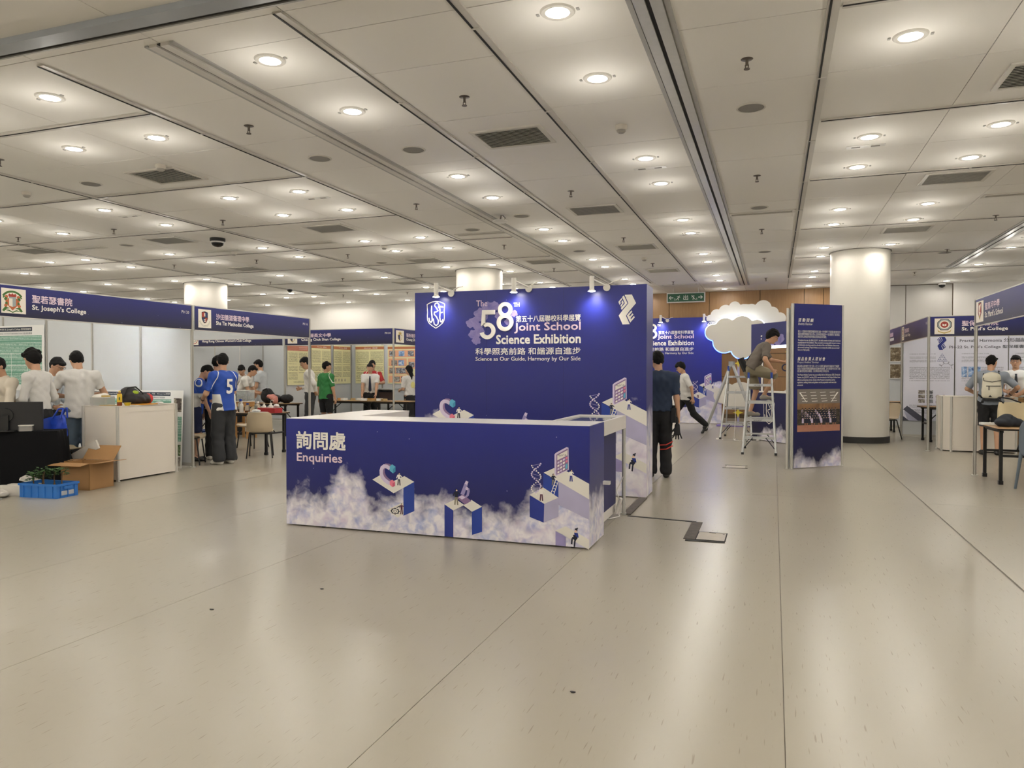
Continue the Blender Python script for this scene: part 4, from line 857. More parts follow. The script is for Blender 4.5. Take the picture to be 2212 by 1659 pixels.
# ================================================================ soft shapes: implicit fields turned into meshes
def _seg(P, a, b_):
    d = b_ - a; t = np.clip(((P - a) @ d) / max(d @ d, 1e-9), 0, 1); return t, P - (a + t[..., None] * d)
def V(*a): return np.array(a, float)
def unit(v): return v / max(np.linalg.norm(v), 1e-9)
class Fld:
    """signed distance field on a grid; primitives blend smoothly"""
    def __init__(s, lo, hi, h):
        s.o = V(*lo); s.h = h; s.n = np.maximum(np.ceil((V(*hi) - s.o) / h).astype(int) + 1, 4); s.F = np.full(s.n, .3, np.float32)
    def _sub(s, lo, hi):
        i0 = np.clip(np.floor((lo - s.o) / s.h).astype(int), 0, s.n - 1); i1 = np.clip(np.ceil((hi - s.o) / s.h).astype(int) + 1, 1, s.n)
        if (i1 <= i0).any(): return None, None
        ax = [s.o[k] + s.h * np.arange(i0[k], i1[k]) for k in range(3)]
        return tuple(slice(a, b_) for a, b_ in zip(i0, i1)), np.stack(np.meshgrid(*ax, indexing='ij'), -1)
    def _mix(s, sl, d, k):
        f = s.F[sl]; hh = np.clip(.5 + .5 * (f - d) / k, 0, 1); s.F[sl] = f * (1 - hh) + d * hh - k * hh * (1 - hh)
    def cap(s, a, b_, ra, rb, k=.02, ca=None, cb=None):
        a, b_ = V(*a), V(*b_); r = max(ra, rb) + .05; sl, P = s._sub(np.minimum(a, b_) - r, np.maximum(a, b_) + r)
        if sl is None: return s
        t, q = _seg(P, a, b_); d = np.linalg.norm(q, axis=-1) - (ra + (rb - ra) * t)
        if cb: d = np.maximum(d, (P - b_) @ unit(b_ - a))
        s._mix(sl, d.astype(np.float32), k); return s
    def ecap(s, a, b_, A, B, side, k=.03):
        """capsule with an elliptic section: A,B = (half width, half depth) at the ends, side = width axis"""
        a, b_ = V(*a), V(*b_); r = max(*A, *B) + .05; sl, P = s._sub(np.minimum(a, b_) - r, np.maximum(a, b_) + r)
        if sl is None: return s
        ax = unit(b_ - a); sd = unit(V(*side) - ax * (V(*side) @ ax)); dp = np.cross(ax, sd)
        t, q = _seg(P, a, b_); w_ = A[0] + (B[0] - A[0]) * t; d_ = A[1] + (B[1] - A[1]) * t
        x, y, z = q @ sd, q @ dp, q @ ax; m = np.minimum(w_, d_)
        rr = np.sqrt((x / w_) ** 2 + (y / d_) ** 2 + (z / m) ** 2); d = (rr - 1) * m
        s._mix(sl, d.astype(np.float32), k); return s
    def ell(s, c, r, M=None, k=.015, neg=False, post=None):
        c = V(*c); r = V(*r); R_ = r.max() + .05; sl, P = s._sub(c - R_, c + R_)
        if sl is None: return s
        q = P - c
        if M is not None: q = q @ M
        d = (np.sqrt(((q / r) ** 2).sum(-1)) - 1) * r.min()
        if post is not None: d = np.maximum(d, post(q))
        s._mix(sl, d.astype(np.float32), k); return s
    def cut(s, p, n):
        ax = [s.o[k] + s.h * np.arange(s.n[k]) for k in range(3)]; n = unit(V(*n)); p = V(*p)
        d = (ax[0][:, None, None] - p[0]) * n[0] + (ax[1][None, :, None] - p[1]) * n[1] + (ax[2][None, None, :] - p[2]) * n[2]
        s.F = np.maximum(s.F, d.astype(np.float32)); return s
    def wrinkle(s, amp, f=38., seed=0):
        ax = [s.o[k] + s.h * np.arange(s.n[k]) for k in range(3)]; X, Y, Z = np.meshgrid(*ax, indexing='ij', sparse=True)
        s.F = s.F + (amp * (np.sin(f * Z + 9 * np.sin(7 * X + seed) + 5 * Y) * np.sin(f * .55 * X + 6 * np.sin(6 * Z + seed)) + .6 * np.sin(f * 1.3 * X + f * .7 * Y + seed))).astype(np.float32); return s
    def mesh(s):
        F = s.F.copy()
        for k in range(3):
            sl = [slice(None)] * 3
            for e in (0, -1): sl[k] = e; F[tuple(sl)] = np.maximum(F[tuple(sl)], .01)
        I = F < 0; c = np.zeros(s.n - 1, np.int8)
        offs = [(i, j, k) for i in (0, 1) for j in (0, 1) for k in (0, 1)]; n = s.n
        for i, j, k in offs: c += I[i:n[0] - 1 + i, j:n[1] - 1 + j, k:n[2] - 1 + k]
        act = np.argwhere((c > 0) & (c < 8)); ids = np.full(s.n - 1, -1, np.int32); ids[tuple(act.T)] = np.arange(len(act))
        val = {o: F[tuple((act + o).T)] for o in offs}; P = np.zeros((len(act), 3)); W = np.zeros(len(act))
        for a in offs:
            for ax in range(3):
                if a[ax]: continue
                b_ = list(a); b_[ax] = 1; b_ = tuple(b_); va, vb = val[a], val[b_]; m = (va < 0) != (vb < 0)
                t = np.where(m, va / np.where(m, va - vb, 1), 0); p = np.repeat(V(*a)[None], len(act), 0); p[:, ax] = t; P[m] += p[m]; W[m] += 1
        vs = s.o + s.h * (act + P / W[:, None]); qs = []
        for ax in range(3):
            u, v = (ax + 1) % 3, (ax + 2) % 3; lo = [slice(None)] * 3; hi = [slice(None)] * 3; lo[ax] = slice(0, -1); hi[ax] = slice(1, None)
            A, B = I[tuple(lo)], I[tuple(hi)]; e = np.argwhere(A != B); e = e[(e[:, u] > 0) & (e[:, v] > 0) & (e[:, u] < n[u] - 1) & (e[:, v] < n[v] - 1)]
            if not len(e): continue
            fl = A[tuple(e.T)]; g = []
            for du, dv in ((0, 0), (-1, 0), (-1, -1), (0, -1)):
                x = e.copy(); x[:, u] += du; x[:, v] += dv; g.append(ids[tuple(x.T)])
            q = np.stack(g, 1); q[~fl] = q[~fl][:, ::-1]; qs.append(q)
        return vs, np.concatenate(qs)
def np_mesh(name, chunks, m, parent):
    vs = []; qs = []; k = 0
    for v, q in chunks: vs.append(v); qs.append(q + k); k += len(v)
    vs = np.concatenate(vs); qs = np.concatenate(qs); me = bpy.data.meshes.new(name)
    me.vertices.add(len(vs)); me.vertices.foreach_set('co', vs.astype(np.float32).ravel())
    me.loops.add(qs.size); me.loops.foreach_set('vertex_index', qs.astype(np.int32).ravel()); me.polygons.add(len(qs)); me.polygons.foreach_set('loop_start', np.arange(0, qs.size, 4, dtype=np.int32)); me.polygons.foreach_set('use_smooth', np.ones(len(qs), bool))
    me.materials.append(m); me.update(calc_edges=True); me.validate(); return link(name, me, parent)
# ================================================================ events banner tower
BNP = print_mat('banner_print', .93, 2.5, [(0, .08), (.15, .12), (.3, .08), (.5, .02), (.7, .1), (.85, .13), (1, .1)], amp=.1, soft=.3, top='1c2270', mid='191d62', low='151338', nscale=4)
ang = math.atan2(.60, .71)
tw = thing('banner_tower', 'tall navy Events Review banner stand with a group photo', 'banner', (.28, 11.99, 0), ang)
MB().b2((.01, -.006, .012), (.93, .004, 2.51)).build('front_print', BNP, tw); MB().b2((.01, .004, .012), (.93, .012, 2.51)).build('front_panel', PAN, tw)
for x, y in ((-.022, .006), (.952, .006), (-.07, .05)): MB().cyl((x, y, 0), (x, y, 2.51 if x > -.05 else 2.44), .02, seg=10).cyl((x, y, 0), (x, y, .012), .03, seg=10).build('post', ALUP, tw)
MB().b2((-.05, .045, .02), (.9, .055, 2.42)).build('rear_panel', PAN, tw)
MB().b2((-.05, -.001, .02), (-.04, .015, 2.47)).build('edge_profile', ALUP, tw)
text('活 動 回 顧', (.075, 2.236, .37, 2.29), PW, tw, -.009, bold=.02, shear=.2); text('Events Review', (.075, 2.185, .35, 2.225), PW, tw, -.009, shear=.25)
text('第五十八屆聯校科學展覽籌備委員會在過去一年中舉辦了多項活動,當中絕大部分\n都是為展覽而籌備,藉引起公眾人士對科學的興趣,當中一些活動更為了篩選展品\n負責同學,以確保您所看到的展品皆是具高品質的展覽。', (.07, 1.99, .90, 2.11), PW, tw, -.009)
text('Throughout the year, the 58th J.S.S.E.P.C. has held a number of events, all of which are\nin preparation for the Exhibition. They succeeded in arousing public interest in science\nand ultimately, attracting people from all walks of life to the Exhibition. Some events\nalso served in selecting Project Holders, so as to ensure the exhibits you see around\nhere are of high quality.', (.07, 1.79, .90, 1.97), PW, tw, -.009, bold=.004)
text('展 品 負 責 人 研 討 會', (.065, 1.645, .60, 1.7), PW, tw, -.009, bold=.02, shear=.2); text("Project Holders' Seminar", (.065, 1.598, .48, 1.638), PW, tw, -.009, shear=.25)
text('展品負責人研討會於二零二五年一月二十六日舉行,讓各校的參展者初步了解展覽\n負責人介紹聯校科學展覽籌備委員會及聯校科學展覽。此外,研討會中亦公佈了計劃\n書比賽的詳情,例如比賽規則、評分準則及準備工作的指引等。', (.065, 1.465, .90, 1.58), PW, tw, -.009)
text("The Project Holders' Seminar was successfully held on 26th January 2025. During the\nSeminar, the J.S.S.E.P.C. and the J.S.S.E. were introduced to the Project Holders from\ndifferent participating schools. Details of the Proposal Competition such as\nregulations, marking criteria and guidance on the preparation work were also\nannounced.", (.065, 1.262, .90, 1.445), PW, tw, -.009, bold=.004)
ph = MB().b2((.07, -.0075, .0), (.90, -.006, .65)).build('group_photo', photo_mat('photo_hall', '6a4a30', '8e6a48', 'b08a60', 3), tw, (0, 0, .56))
def pr(name, lo, hi, m, y): MB().b2((lo[0], y - .0004, lo[1]), (hi[0], y, hi[1])).build(name, m, ph)
pr('printed_floor', (.07, .0), (.90, .1), mat('print_floor', 'b98068', .5), -.0076); pr('printed_ceiling', (.07, .43), (.90, .65), mat('print_ceiling', '7d756c', .5), -.0076)
lt = MB()
for k, z in enumerate((.46, .5, .545, .595)):
    for j in range(4): lt.flat([(.16 + j * .19 - k * .012, z), (.27 + j * .19 - k * .012, z + .004), (.27 + j * .19 - k * .012, z + .011), (.16 + j * .19 - k * .012, z + .007)], -.0082)
lt.flat([(.1, .6), (.13, .6), (.25, .45), (.24, .45)], -.0082); lt.flat([(.87, .6), (.84, .6), (.72, .45), (.73, .45)], -.0082); lt.build('printed_ceiling_lights', PW, ph)
sm = photo_mat('photo_seats', '16130f', '3a3228', '6a5f50', 26)
pr('printed_seats', (.07, .1), (.90, .34), sm, -.0078)
for r in range(5):
    cr_ = MB(); rr = random.Random(r)
    for j in range(15 - r):
        x = .17 + j * (.64 / (14 - r)) + rr.uniform(-.008, .008); z = .2 + r * .033; cr_.flat([(x - .02, z - .07), (x + .02, z - .07), (x + .016, z), (x - .016, z)], -.0086 + r * .0001, 0 if (j + r) % 4 else 1); cr_.flat(circ(x, z + .011, .012, 8), -.0087 + r * .0001, 2); cr_.flat(circ(x, z + .018, .0115, 8), -.0088 + r * .0001, 0)
        if r == 0 and j % 3: cr_.flat([(x - .012, .06), (x - .004, .06), (x - .002, .13), (x - .012, .13)], -.0087, 3); cr_.flat([(x + .004, .06), (x + .012, .06), (x + .012, .13), (x + .002, .13)], -.0087, 3)
    cr_.build('printed_crowd_row', [PN, PL, PSK, mat('print_leg', 'b07a60', .5)], ph)
# ================================================================ photo booth panel with lit window
pa = math.atan2(16.04 - 16.96, .24 + .47); L = 1.75
pb = thing('photo_booth_panel', 'navy photo booth panel with a lit white window frame and shield emblem', 'photo booth', (-.47, 16.96, 0), pa)
PBP = print_mat('photobooth_print', L, 2.5, [(0, .02), (.1, .02), (.3, .12), (.5, .14), (.75, .08), (1, .1)], amp=.16, soft=.3, top='1b206c', mid='171a58', low='131236', nscale=3.5)
for lo, hi in (((0, 0, .012), (L, .3, 1.03)), ((0, 0, 1.03), (.36, .05, 2.5)), ((.36, 0, 2.02), (L, .05, 2.5)), ((1.42, 0, 1.03), (L, .05, 2.02))): MB().b2(lo, hi).build('navy_board', PBP, pb)
WL = emat('led_frame', (1, .95, .85), 3.2)
for lo, hi, m in (((.36, -.012, 1.96), (1.42, -.001, 2.02), WL), ((.36, -.01, 1.03), (.41, -.001, 1.96), WLAM), ((1.36, -.012, 1.03), (1.42, -.001, 1.96), WL), ((.3, -.03, 1.03), (1.48, .3, 1.06), WLAM)): MB().b2(lo, hi).build('window_frame', m, pb)
shield(pb, .62, .62, .5, -.004)
MB().flat([(.33, 2.24), (.38, 2.25), (.38, 2.22), (.34, 2.215)], -.004).flat([(.335, 2.185), (.365, 2.185), (.365, 2.155), (.335, 2.155)], -.004).build('printed_mark', PW, pb)
pu = MB()
for i, (x, z, r) in enumerate(((.72, 2.08, .07), (.8, 2.13, .08), (.9, 2.1, .1), (1.0, 2.16, .09))): pu.flat([(x + r * (1 + .15 * math.sin(a * 5 + i)) * math.cos(a), z + r * math.sin(a)) for a in [k * math.pi / 14 for k in range(28)]], -.003 - i * .0002)
pu.build('printed_cloud', cloudp, pb)
# ================================================================ cloud installation
CLW = mat('cloud_board', 'e6e1d6', .45, noise=(1.5, .01)); STY = mat('star_yellow', 'e8d54a', .45); ROD = mat('rod_lilac', 'b9b4dc', .35)
def cloud_outline(cs, n=40, c=None):
    c = c or (sum(x for x, z, r in cs) / len(cs), sum(z for x, z, r in cs) / len(cs)); pts = []
    for i, (x, z, r) in enumerate(cs):
        for k in range(n):
            a = 2 * math.pi * k / n; p = (x + r * math.cos(a), z + r * math.sin(a))
            if all(math.hypot(p[0] - X, p[1] - Z) >= rr - 1e-4 for j, (X, Z, rr) in enumerate(cs) if j != i): pts.append(p)
    return sorted(pts, key=lambda p: math.atan2(p[1] - c[1], p[0] - c[0]))
FC = [(-1.55, 2.53, .213), (-1.24, 2.65, .262), (-.81, 2.66, .297), (-.43, 2.66, .189), (-1.27, 2.27, .287), (-.81, 2.10, .285), (-.51, 2.40, .32), (-.95, 2.4, .35)]
BC = [(-1.65, 2.92, .109), (-1.48, 3.01, .167), (-1.25, 3.11, .179), (-1.01, 3.22, .153), (-.78, 3.13, .165), (-.58, 3.13, .164), (-.28, 3.17, .214), (-.05, 3.04, .163), (.14, 2.89, .156), (-.71, 2.91, .38), (-1.2, 2.85, .3), (-.2, 2.85, .3)]
LC = [(-1.34, .82, .2), (-.83, .82, .372), (-1.16, 1.0, .149), (-.54, .89, .247), (-1.1, .75, .25)]
ci = thing('cloud_installation', 'white cloud cut-outs with glowing edges and yellow stars on a stand', 'installation', (-.9, 20.7, 0))
sh = lambda P: [(x + .9, z) for x, z in P]
o1 = cloud_outline(FC); MB().prism(sh(o1), 0, .04).build('front_cloud', CLW, ci)
o2 = cloud_outline(BC, c=(-.7, 2.9)); MB().prism(sh(o2), .26, .3).build('back_cloud', CLW, ci)
o3 = cloud_outline(LC); MB().prism(sh(o3), 0, .04).build('lower_cloud', CLW, ci)
lw, lb_ = MB(), MB()
q = sh(o1); q2 = sh(cloud_outline([(x, z, r + .012) for x, z, r in FC]))
for i in range(len(q2)):
    a, b_ = q2[i], q2[(i + 1) % len(q2)]
    if math.dist(a, b_) > .2: continue
    up = a[1] > 2.62
    (lw if up else lb_).prism(bar2(a, b_, .02), .05, .075)
lw.build('led_strip', emat('led_white', (.85, .95, 1), 6), ci); lb_.build('led_strip', emat('led_blue', (.06, .14, 1), 9), ci)
for i, (x, z) in enumerate(((.0, 3.0), (-.35, 2.95), (.35, 2.98))):
    l = bpy.data.lights.new('led_glow', 'POINT'); l.energy = .35; l.color = (.85, .94, 1); l.shadow_soft_size = .03; link('led_glow', l, ci, (x, .13, z - .02))
for x, z in ((-.85, 2.45), (-.6, 2.05)):
    l = bpy.data.lights.new('led_glow', 'POINT'); l.energy = 1.6; l.color = (.05, .12, 1); l.shadow_soft_size = .03; link('led_glow', l, ci, (x, .12, z))
def star(x, z, r, y, m=STY, nm='star'):
    P = []
    for k in range(4):
        a = math.pi / 2 * k; P.append((x + r * math.cos(a), z + r * math.sin(a)))
        for s in (.25, .5, .75):
            b_ = a + math.pi / 2 * s; rr = r * (.34 + .18 * (abs(s - .5) * 4) ** 1.2 * .8); P.append((x + rr * math.cos(b_), z + rr * math.sin(b_)))
    MB().prism(P, y, y + .03).build(nm, m, ci)
star(0, 1.69, .115, -.03); star(0, .37, .14, -.03)
MB().b2((-.03, .05, .02), (.03, .075, 2.3)).build('rod', ROD, ci); MB().b2((-.03, .09, 1.8), (.03, .12, 3.0)).build('rod', ROD, ci); MB().b2((-.55, -.15, 0), (.55, .3, .03)).build('base_plate', mat('base_violet', '7c68b0', .5), ci)
MB().b2((-.02, .07, 2.4), (.02, .27, 2.44)).build('bracket', CLW, ci)
cj = thing('cloud_installation', 'second white cloud and star seen through the photo booth window', 'installation', (.55, 19.2, 0))
MB().prism(cloud_outline([(0, 1.0, .22), (.2, .95, .2), (-.15, .85, .22), (.25, .8, .24), (.05, .7, .25)]), 0, .04).build('lower_cloud', CLW, cj)
ci_ = ci; ci = cj; star(-.02, 1.95, .28, -.03); ci = ci_
MB().b2((-.03, .05, .0), (.03, .07, 1.9)).build('rod', ROD, cj); MB().b2((-.3, -.1, 0), (.3, .2, .03)).build('base_plate', mat('base_violet'), cj)
# ================================================================ step ladders
LAD = mat('ladder_aluminium', 'c3c4c2', .34, .6, noise=(10, .04)); LBL = mat('ladder_cap_blue', '26469a', .4); LINK_ = mat('ladder_ink', '20222c', .6)
def ladder(label, loc, rz, h, wb, wt, sp, n, word=True, capz=.12):
    """A-frame: front rails at y=-sp/2, rear rails at y=+sp/2, meeting at the top"""
    o = thing('step_ladder', label, 'ladder', loc, rz, 'aluminium step ladders')
    for s in (-1, 1):
        MB().cyl((s * wb / 2, -sp / 2, .03), (s * wt / 2, -.04, h), .021, .019, 8).build('front_rail', LAD, o); MB().cyl((s * (wb / 2 - .01), sp / 2, .03), (s * wt / 2, .04, h - .06), .017, .016, 8).build('rear_rail', LAD, o)
        for y in (-sp / 2, sp / 2): MB().box((s * wb / 2, y, .02), (.045, .05, .04), bev=.006).build('foot', mat('black_plastic'), o)
        MB().box((s * wt / 2, -.03, h + capz / 2 - .02), (.04, .06, capz), bev=.01).build('hand_grip', LBL, o)
    for i in range(1, n + 1):
        f = i / (n + .35); z = h * f; wz = wb + (wt - wb) * f; y = -sp / 2 + (sp / 2 - .04) * f
        st = MB().b2((-wz / 2, y - .035, z - .045), (wz / 2, y + .045, z), bev=.006).build('step', LAD, o)
        if word and i in (2, n): text('HONEST', (-.1, z - .035, .05, z - .012), LINK_, o, y - .0365, bold=.01)
        if i < n: MB().b2((-wz / 2, -y * .95 - .015, z - .03), (wz / 2, -y * .95 + .01, z)).build('rear_bar', LAD, o)
    z = h / (n + .35)
    for s in (-1, 1): MB().tube([(s * wb * .46, -sp / 2 + .02, z * .35), (s * wb * .2, -sp / 2 + .05, z * .95)], .008, 6).build('brace', LINK_, o); MB().tube([(s * wb * .46, sp / 2 - .02, z * .35), (s * wb * .2, sp / 2 - .06, z * .95)], .008, 6).build('brace', LINK_, o)
    for s in (-1, 1): MB().tube([(s * (wt / 2 + .01), -.12, h * .8), (s * (wt / 2 + .01), .12, h * .8)], .006, 6).build('spreader', LINK_, o)
    return o
l1 = ladder('aluminium step ladder with blue grips under the man in shorts', (-.24, 14.35, 0), R(0), 1.36, .56, .40, 1.1, 4)
l2 = ladder('aluminium step ladder with blue grips left of the man in shorts', (-.74, 17.1, 0), R(-4), 1.5, .66, .42, .8, 4)
l3 = thing('folding_ladder', 'hinged multi position ladder leaning behind the step ladders', 'ladder', (-.98, 19.0, 0), 0)
for s, sx in ((-1, -1), (-1, 1)):
    for w_ in (-.16, .16):
        MB().cyl((sx * .62 + 0, w_, .02), (0 + sx * .03, w_, 1.62), .03, seg=6).build('rail', LAD, l3); MB().box((sx * .62, w_, .03), (.08, .06, .06)).build('foot', mat('black_plastic'), l3)
    for k in range(1, 5):
        f = k / 5; MB().cyl((sx * (.62 - .59 * f), -.16, .02 + 1.6 * f), (sx * (.62 - .59 * f), .16, .02 + 1.6 * f), .015, seg=8).build('rung', LAD, l3)
MB().box((0, 0, 1.66), (.14, .36, .12), bev=.03).build('hinge', mat('hinge_grey', '9fa2a4', .4, .5), l3)
cb = thing('cable_bundle', 'thin pale cable with plugs lying around the ladder feet', 'cable', (-.9, 16.5, 0))
pts = [(-.25 + .08 * k + .05 * math.sin(k * 2.1), .12 * math.cos(k * 1.7), .008) for k in range(12)]; MB().tube(pts, .006, 6).build('wire', WLAM, cb)
for k in (0, 4, 8, 11): MB().box((pts[k][0], pts[k][1], .014), (.06, .04, .027), bev=.008).build('plug', WLAM, cb)
MB().tube([(.1, .1, .008), (.12, .2, .5), (.1, .18, 1.0), (.14, .1, 1.1)], .006, 6).build('wire', WLAM, cb)
wb = thing('white_plinth', 'narrow white plinth box behind the man in navy', 'plinth', (-2.52, 17.15, 0)); MB().b2((0, 0, .02), (.42, .5, 1.3), bev=.005).build('body', WLAM, wb); MB().b2((.03, .03, 0), (.39, .47, .02)).build('toe_kick', mat('black_plastic'), wb); MB().b2((-.01, -.01, 1.3), (.43, .51, 1.325)).build('top', WLAM, wb)
# ================================================================ furniture
BKM = mat('black_metal', '161616', .4, .2); TTOP = mat('table_top_tan', 'b08a5c', .45, noise=(9, .06)); BEI = mat('chair_beige', 'cdbb9c', .42, noise=(4, .03)); GBL = mat('chair_greyblue', '67727c', .45); CNTR = mat('counter_panel', 'e6ddcf', .45, noise=(2, .015))
def folding_table(label, loc, rz, w_=1.5, d=.6, h=.74, group='folding tables'):
    o = thing('folding_table', label, 'table', loc, rz, group)
    MB().b2((-w_ / 2, -d / 2, h - .028), (w_ / 2, d / 2, h), bev=.02).build('table_top', TTOP, o); MB().b2((-w_ / 2 - .003, -d / 2 - .003, h - .026), (w_ / 2 + .003, d / 2 + .003, h - .006), bev=.02).build('edge_band', BKM, o)
    MB().b2((-w_ / 2 + .06, -d / 2 + .05, h - .06), (w_ / 2 - .06, -d / 2 + .08, h - .028)).build('apron', BKM, o); MB().b2((-w_ / 2 + .06, d / 2 - .08, h - .06), (w_ / 2 - .06, d / 2 - .05, h - .028)).build('apron', BKM, o)
    for sx in (-1, 1):
        for sy in (-1, 1):
            x, y = sx * (w_ / 2 - .1), sy * (d / 2 - .06)
            MB().b2((x - .019, y - .019, .02), (x + .019, y + .019, h - .03)).b2((x - .026, y - .026, 0), (x + .026, y + .026, .05)).build('leg', BKM, o)
        x = sx * (w_ / 2 - .1)
        MB().b2((x - .012, -d / 2 + .06, .36), (x + .012, d / 2 - .06, .39)).build('stretcher', BKM, o)
        MB().tube([(x, 0, .38), (x - sx * .18, 0, .56), (x - sx * .36, 0, h - .04)], .011, 6).build('brace', BKM, o)
    return o
def shell_mesh(nx=12, ny=14):
    """one-piece plastic shell: seat front -y, back rising at +y"""
    prof = [(-.21, .415), (-.2, .435), (-.16, .442), (-.08, .438), (0, .43), (.08, .428), (.14, .44), (.18, .475), (.2, .53), (.215, .6), (.228, .67), (.238, .73), (.243, .77), (.25, .785)]
    vs = []; fs = []
    for j, (y, z) in enumerate(prof):
        t_ = j / (len(prof) - 1); hw = .21 if t_ < .5 else .215 - .03 * (t_ - .5)
        if j >= len(prof) - 2: hw -= .025 * (j - len(prof) + 3)
        for i in range(nx + 1):
            u = -1 + 2 * i / nx; vs.append((u * hw, y - (.05 * u * u if t_ > .5 else 0), z + (.03 * abs(u) ** 3 if t_ < .5 else 0)))
    n = nx + 1
    for j in range(len(prof) - 1):
        for i in range(nx): fs.append((j * n + i, j * n + i + 1, (j + 1) * n + i + 1, (j + 1) * n + i))
    k = len(vs); vs += [(x, y + (.006 if z > .48 else 0), z - (.006 if z <= .48 else .0)) for x, y, z in vs]; fs += [tuple(a + k for a in reversed(f)) for f in fs]
    bd = [i for i in range(nx + 1)] + [j * n + nx for j in range(1, len(prof))] + [(len(prof) - 1) * n + i for i in range(nx - 1, -1, -1)] + [j * n for j in range(len(prof) - 2, 0, -1)]
    for a, b_ in zip(bd, bd[1:] + bd[:1]): fs.append((a, a + k, b_ + k, b_))
    return vs, fs
SV, SF = shell_mesh()
def stack_chair(label, loc, rz, group='beige plastic shell chairs', m=None, proto=[None]):
    if proto[0] is not None: return clone(proto[0], loc, rz, label)
    o = thing('shell_chair', label, 'chair', loc, rz, group); proto[0] = o
    MB().add(SV, SF).build('shell', m or BEI, o, smooth=True)
    for sx in (-1, 1):
        MB().tube([(sx * .17, -.15, .42), (sx * .2, -.2, .0)], .011, 8).build('leg', BKM, o); MB().tube([(sx * .17, .12, .42), (sx * .21, .22, .0)], .011, 8).build('leg', BKM, o)
        MB().tube([(sx * .17, -.15, .42), (sx * .17, .12, .42)], .011, 8).build('side_rail', BKM, o)
    MB().tube([(-.17, -.15, .42), (.17, -.15, .42)], .011, 8).tube([(-.17, .12, .42), (.17, .12, .42)], .011, 8).build('cross_rail', BKM, o)
    return o
def panel_counter(label, x0, y0, x1, y1, h=1.02, cham=0):
    o = thing('panel_counter', label, 'counter', (0, 0, 0))
    P = [(x0, y0), (x1, y0), (x1, y1), (x0, y1)] if not cham else [(x0 + cham, y0), (x1, y0), (x1, y1), (x0, y1), (x0, y0 + cham)]
    n = len(P)
    for i in range(n):
        a, b_ = Vector((*P[i], 0)), Vector((*P[(i + 1) % n], 0)); d = b_ - a; an = math.atan2(d.y, d.x); l_ = d.length
        MB().b2((.02, .004, .1), (l_ - .02, .01, h - .09)).build('panel', CNTR, o, tuple(a), an)
        MB().b2((.02, 0, .02), (l_ - .02, .016, .1)).build('bottom_rail', CNTR, o, tuple(a), an); MB().b2((.02, 0, h - .09), (l_ - .02, .016, h - .012)).build('top_rail', CNTR, o, tuple(a), an)
        mb = MB().cyl((a.x, a.y, .006), (a.x, a.y, h - .004), .02, seg=8).cyl((a.x, a.y, 0), (a.x, a.y, .015), .028, seg=8); mb.build('post', ALUP, o)
    MB().prism(P, h - .016, h, axis='z').build('counter_top', CNTR, o); return o
panel_counter('white panel counter holding a yellow bottle and a black backpack', -8.9, 7.57, -8.29, 8.6, 1.015)
panel_counter('white panel counter with a slanted corner before the fractal posters', 2.96, 15.56, 4.12, 16.1, 1.02, .13)
# --- Sha Tin booth table and chairs
folding_table('folding table covered with lab bottles in the open booth', (-9.3, 11.1, 0), 0, 1.9, .62, .74)
for i, (x, y, a, lb) in enumerate(((-8.36, 10.58, R(-146), 'beige shell chair with its back to the aisle by the lab table'), (-9.55, 11.85, R(0), 'beige shell chair tucked behind the lab bottle table'), (-8.8, 9.4, R(120), 'beige shell chair beside the left booth post'), (-8.98, 7.36, R(165), 'beige shell chair holding the blue bag'), (-9.25, 8.2, R(20), 'beige shell chair behind the white panel counter'), (2.33, 18.0, R(-60), 'beige shell chair half hidden behind the round column'))): stack_chair(lb, (x, y, 0), a)
sc_ = thing('blue_stool_chair', 'blue seated chair beside the boy at the booth post', 'chair', (-9.5, 10.4, 0), R(30)); MB().b2((-.2, -.2, .42), (.2, .2, .45), bev=.05).build('seat', mat('seat_blue', '23407c', .5), sc_)
for sx in (-1, 1):
    for sy in (-1, 1): MB().cyl((sx * .17, sy * .17, 0), (sx * .15, sy * .15, .42), .012, seg=8).build('leg', BKM, sc_)
# --- lab bottles
GLC = mat('clear_glass', 'dfe6e6', .05, trans=.85, noise=(3, 0)); CAPB = mat('cap_blue', '1f3f9c', .4); LIQ = mat('brown_liquid', '6a4428', .2); WPE = mat('milky_plastic', 'e6e2d8', .45)
def bottle(label, loc, r, h, body, cap, liquid=None, name='lab_bottle', nozzle=False):
    o = thing(name, label, 'bottle', loc)
    MB().lathe([(.0001, 0), (r, .0), (r, h * .62), (r * .8, h * .74), (r * .42, h * .8), (r * .42, h * .86)], 16).build('body', body, o, smooth=True)
    MB().lathe([(r * .5, h * .84), (r * .52, h), (.0001, h)], 16).build('cap', cap, o, smooth=True)
    if liquid: MB().lathe([(r * 1.004, .004), (r * 1.004, h * .2)], 16).build('liquid', liquid, o, smooth=True)
    if nozzle: MB().tube([(0, 0, h), (.0, 0, h * 1.25), (.03, 0, h * 1.35), (.07, .0, h * 1.22)], .004, 6).build('nozzle', cap, o)
    return o
T = .74
BL = [(-9.2, 10.92, .043, .17, GLC, CAPB, LIQ, 'clear glass bottle with blue cap nearest the boy'), (-9.17, 11.06, .05, .235, GLC, CAPB, LIQ, 'tall glass bottle with blue cap and brown liquid'), (-9.02, 10.9, .036, .2, WPE, WPE, None, 'slim white plastic bottle between blue capped bottles'), (-8.92, 10.94, .045, .17, GLC, CAPB, LIQ, 'glass bottle with blue cap right of the white bottle'), (-8.8, 11.06, .055, .2, GLC, WPE, None, 'clear bottle with a white cap on the lab table'), (-8.82, 11.27, .04, .15, WPE, WPE, None, 'squat white wash bottle at the far end of the lab table'), (-8.68, 11.28, .045, .16, WPE, WPE, None, 'white squeeze bottle with a bent nozzle')]
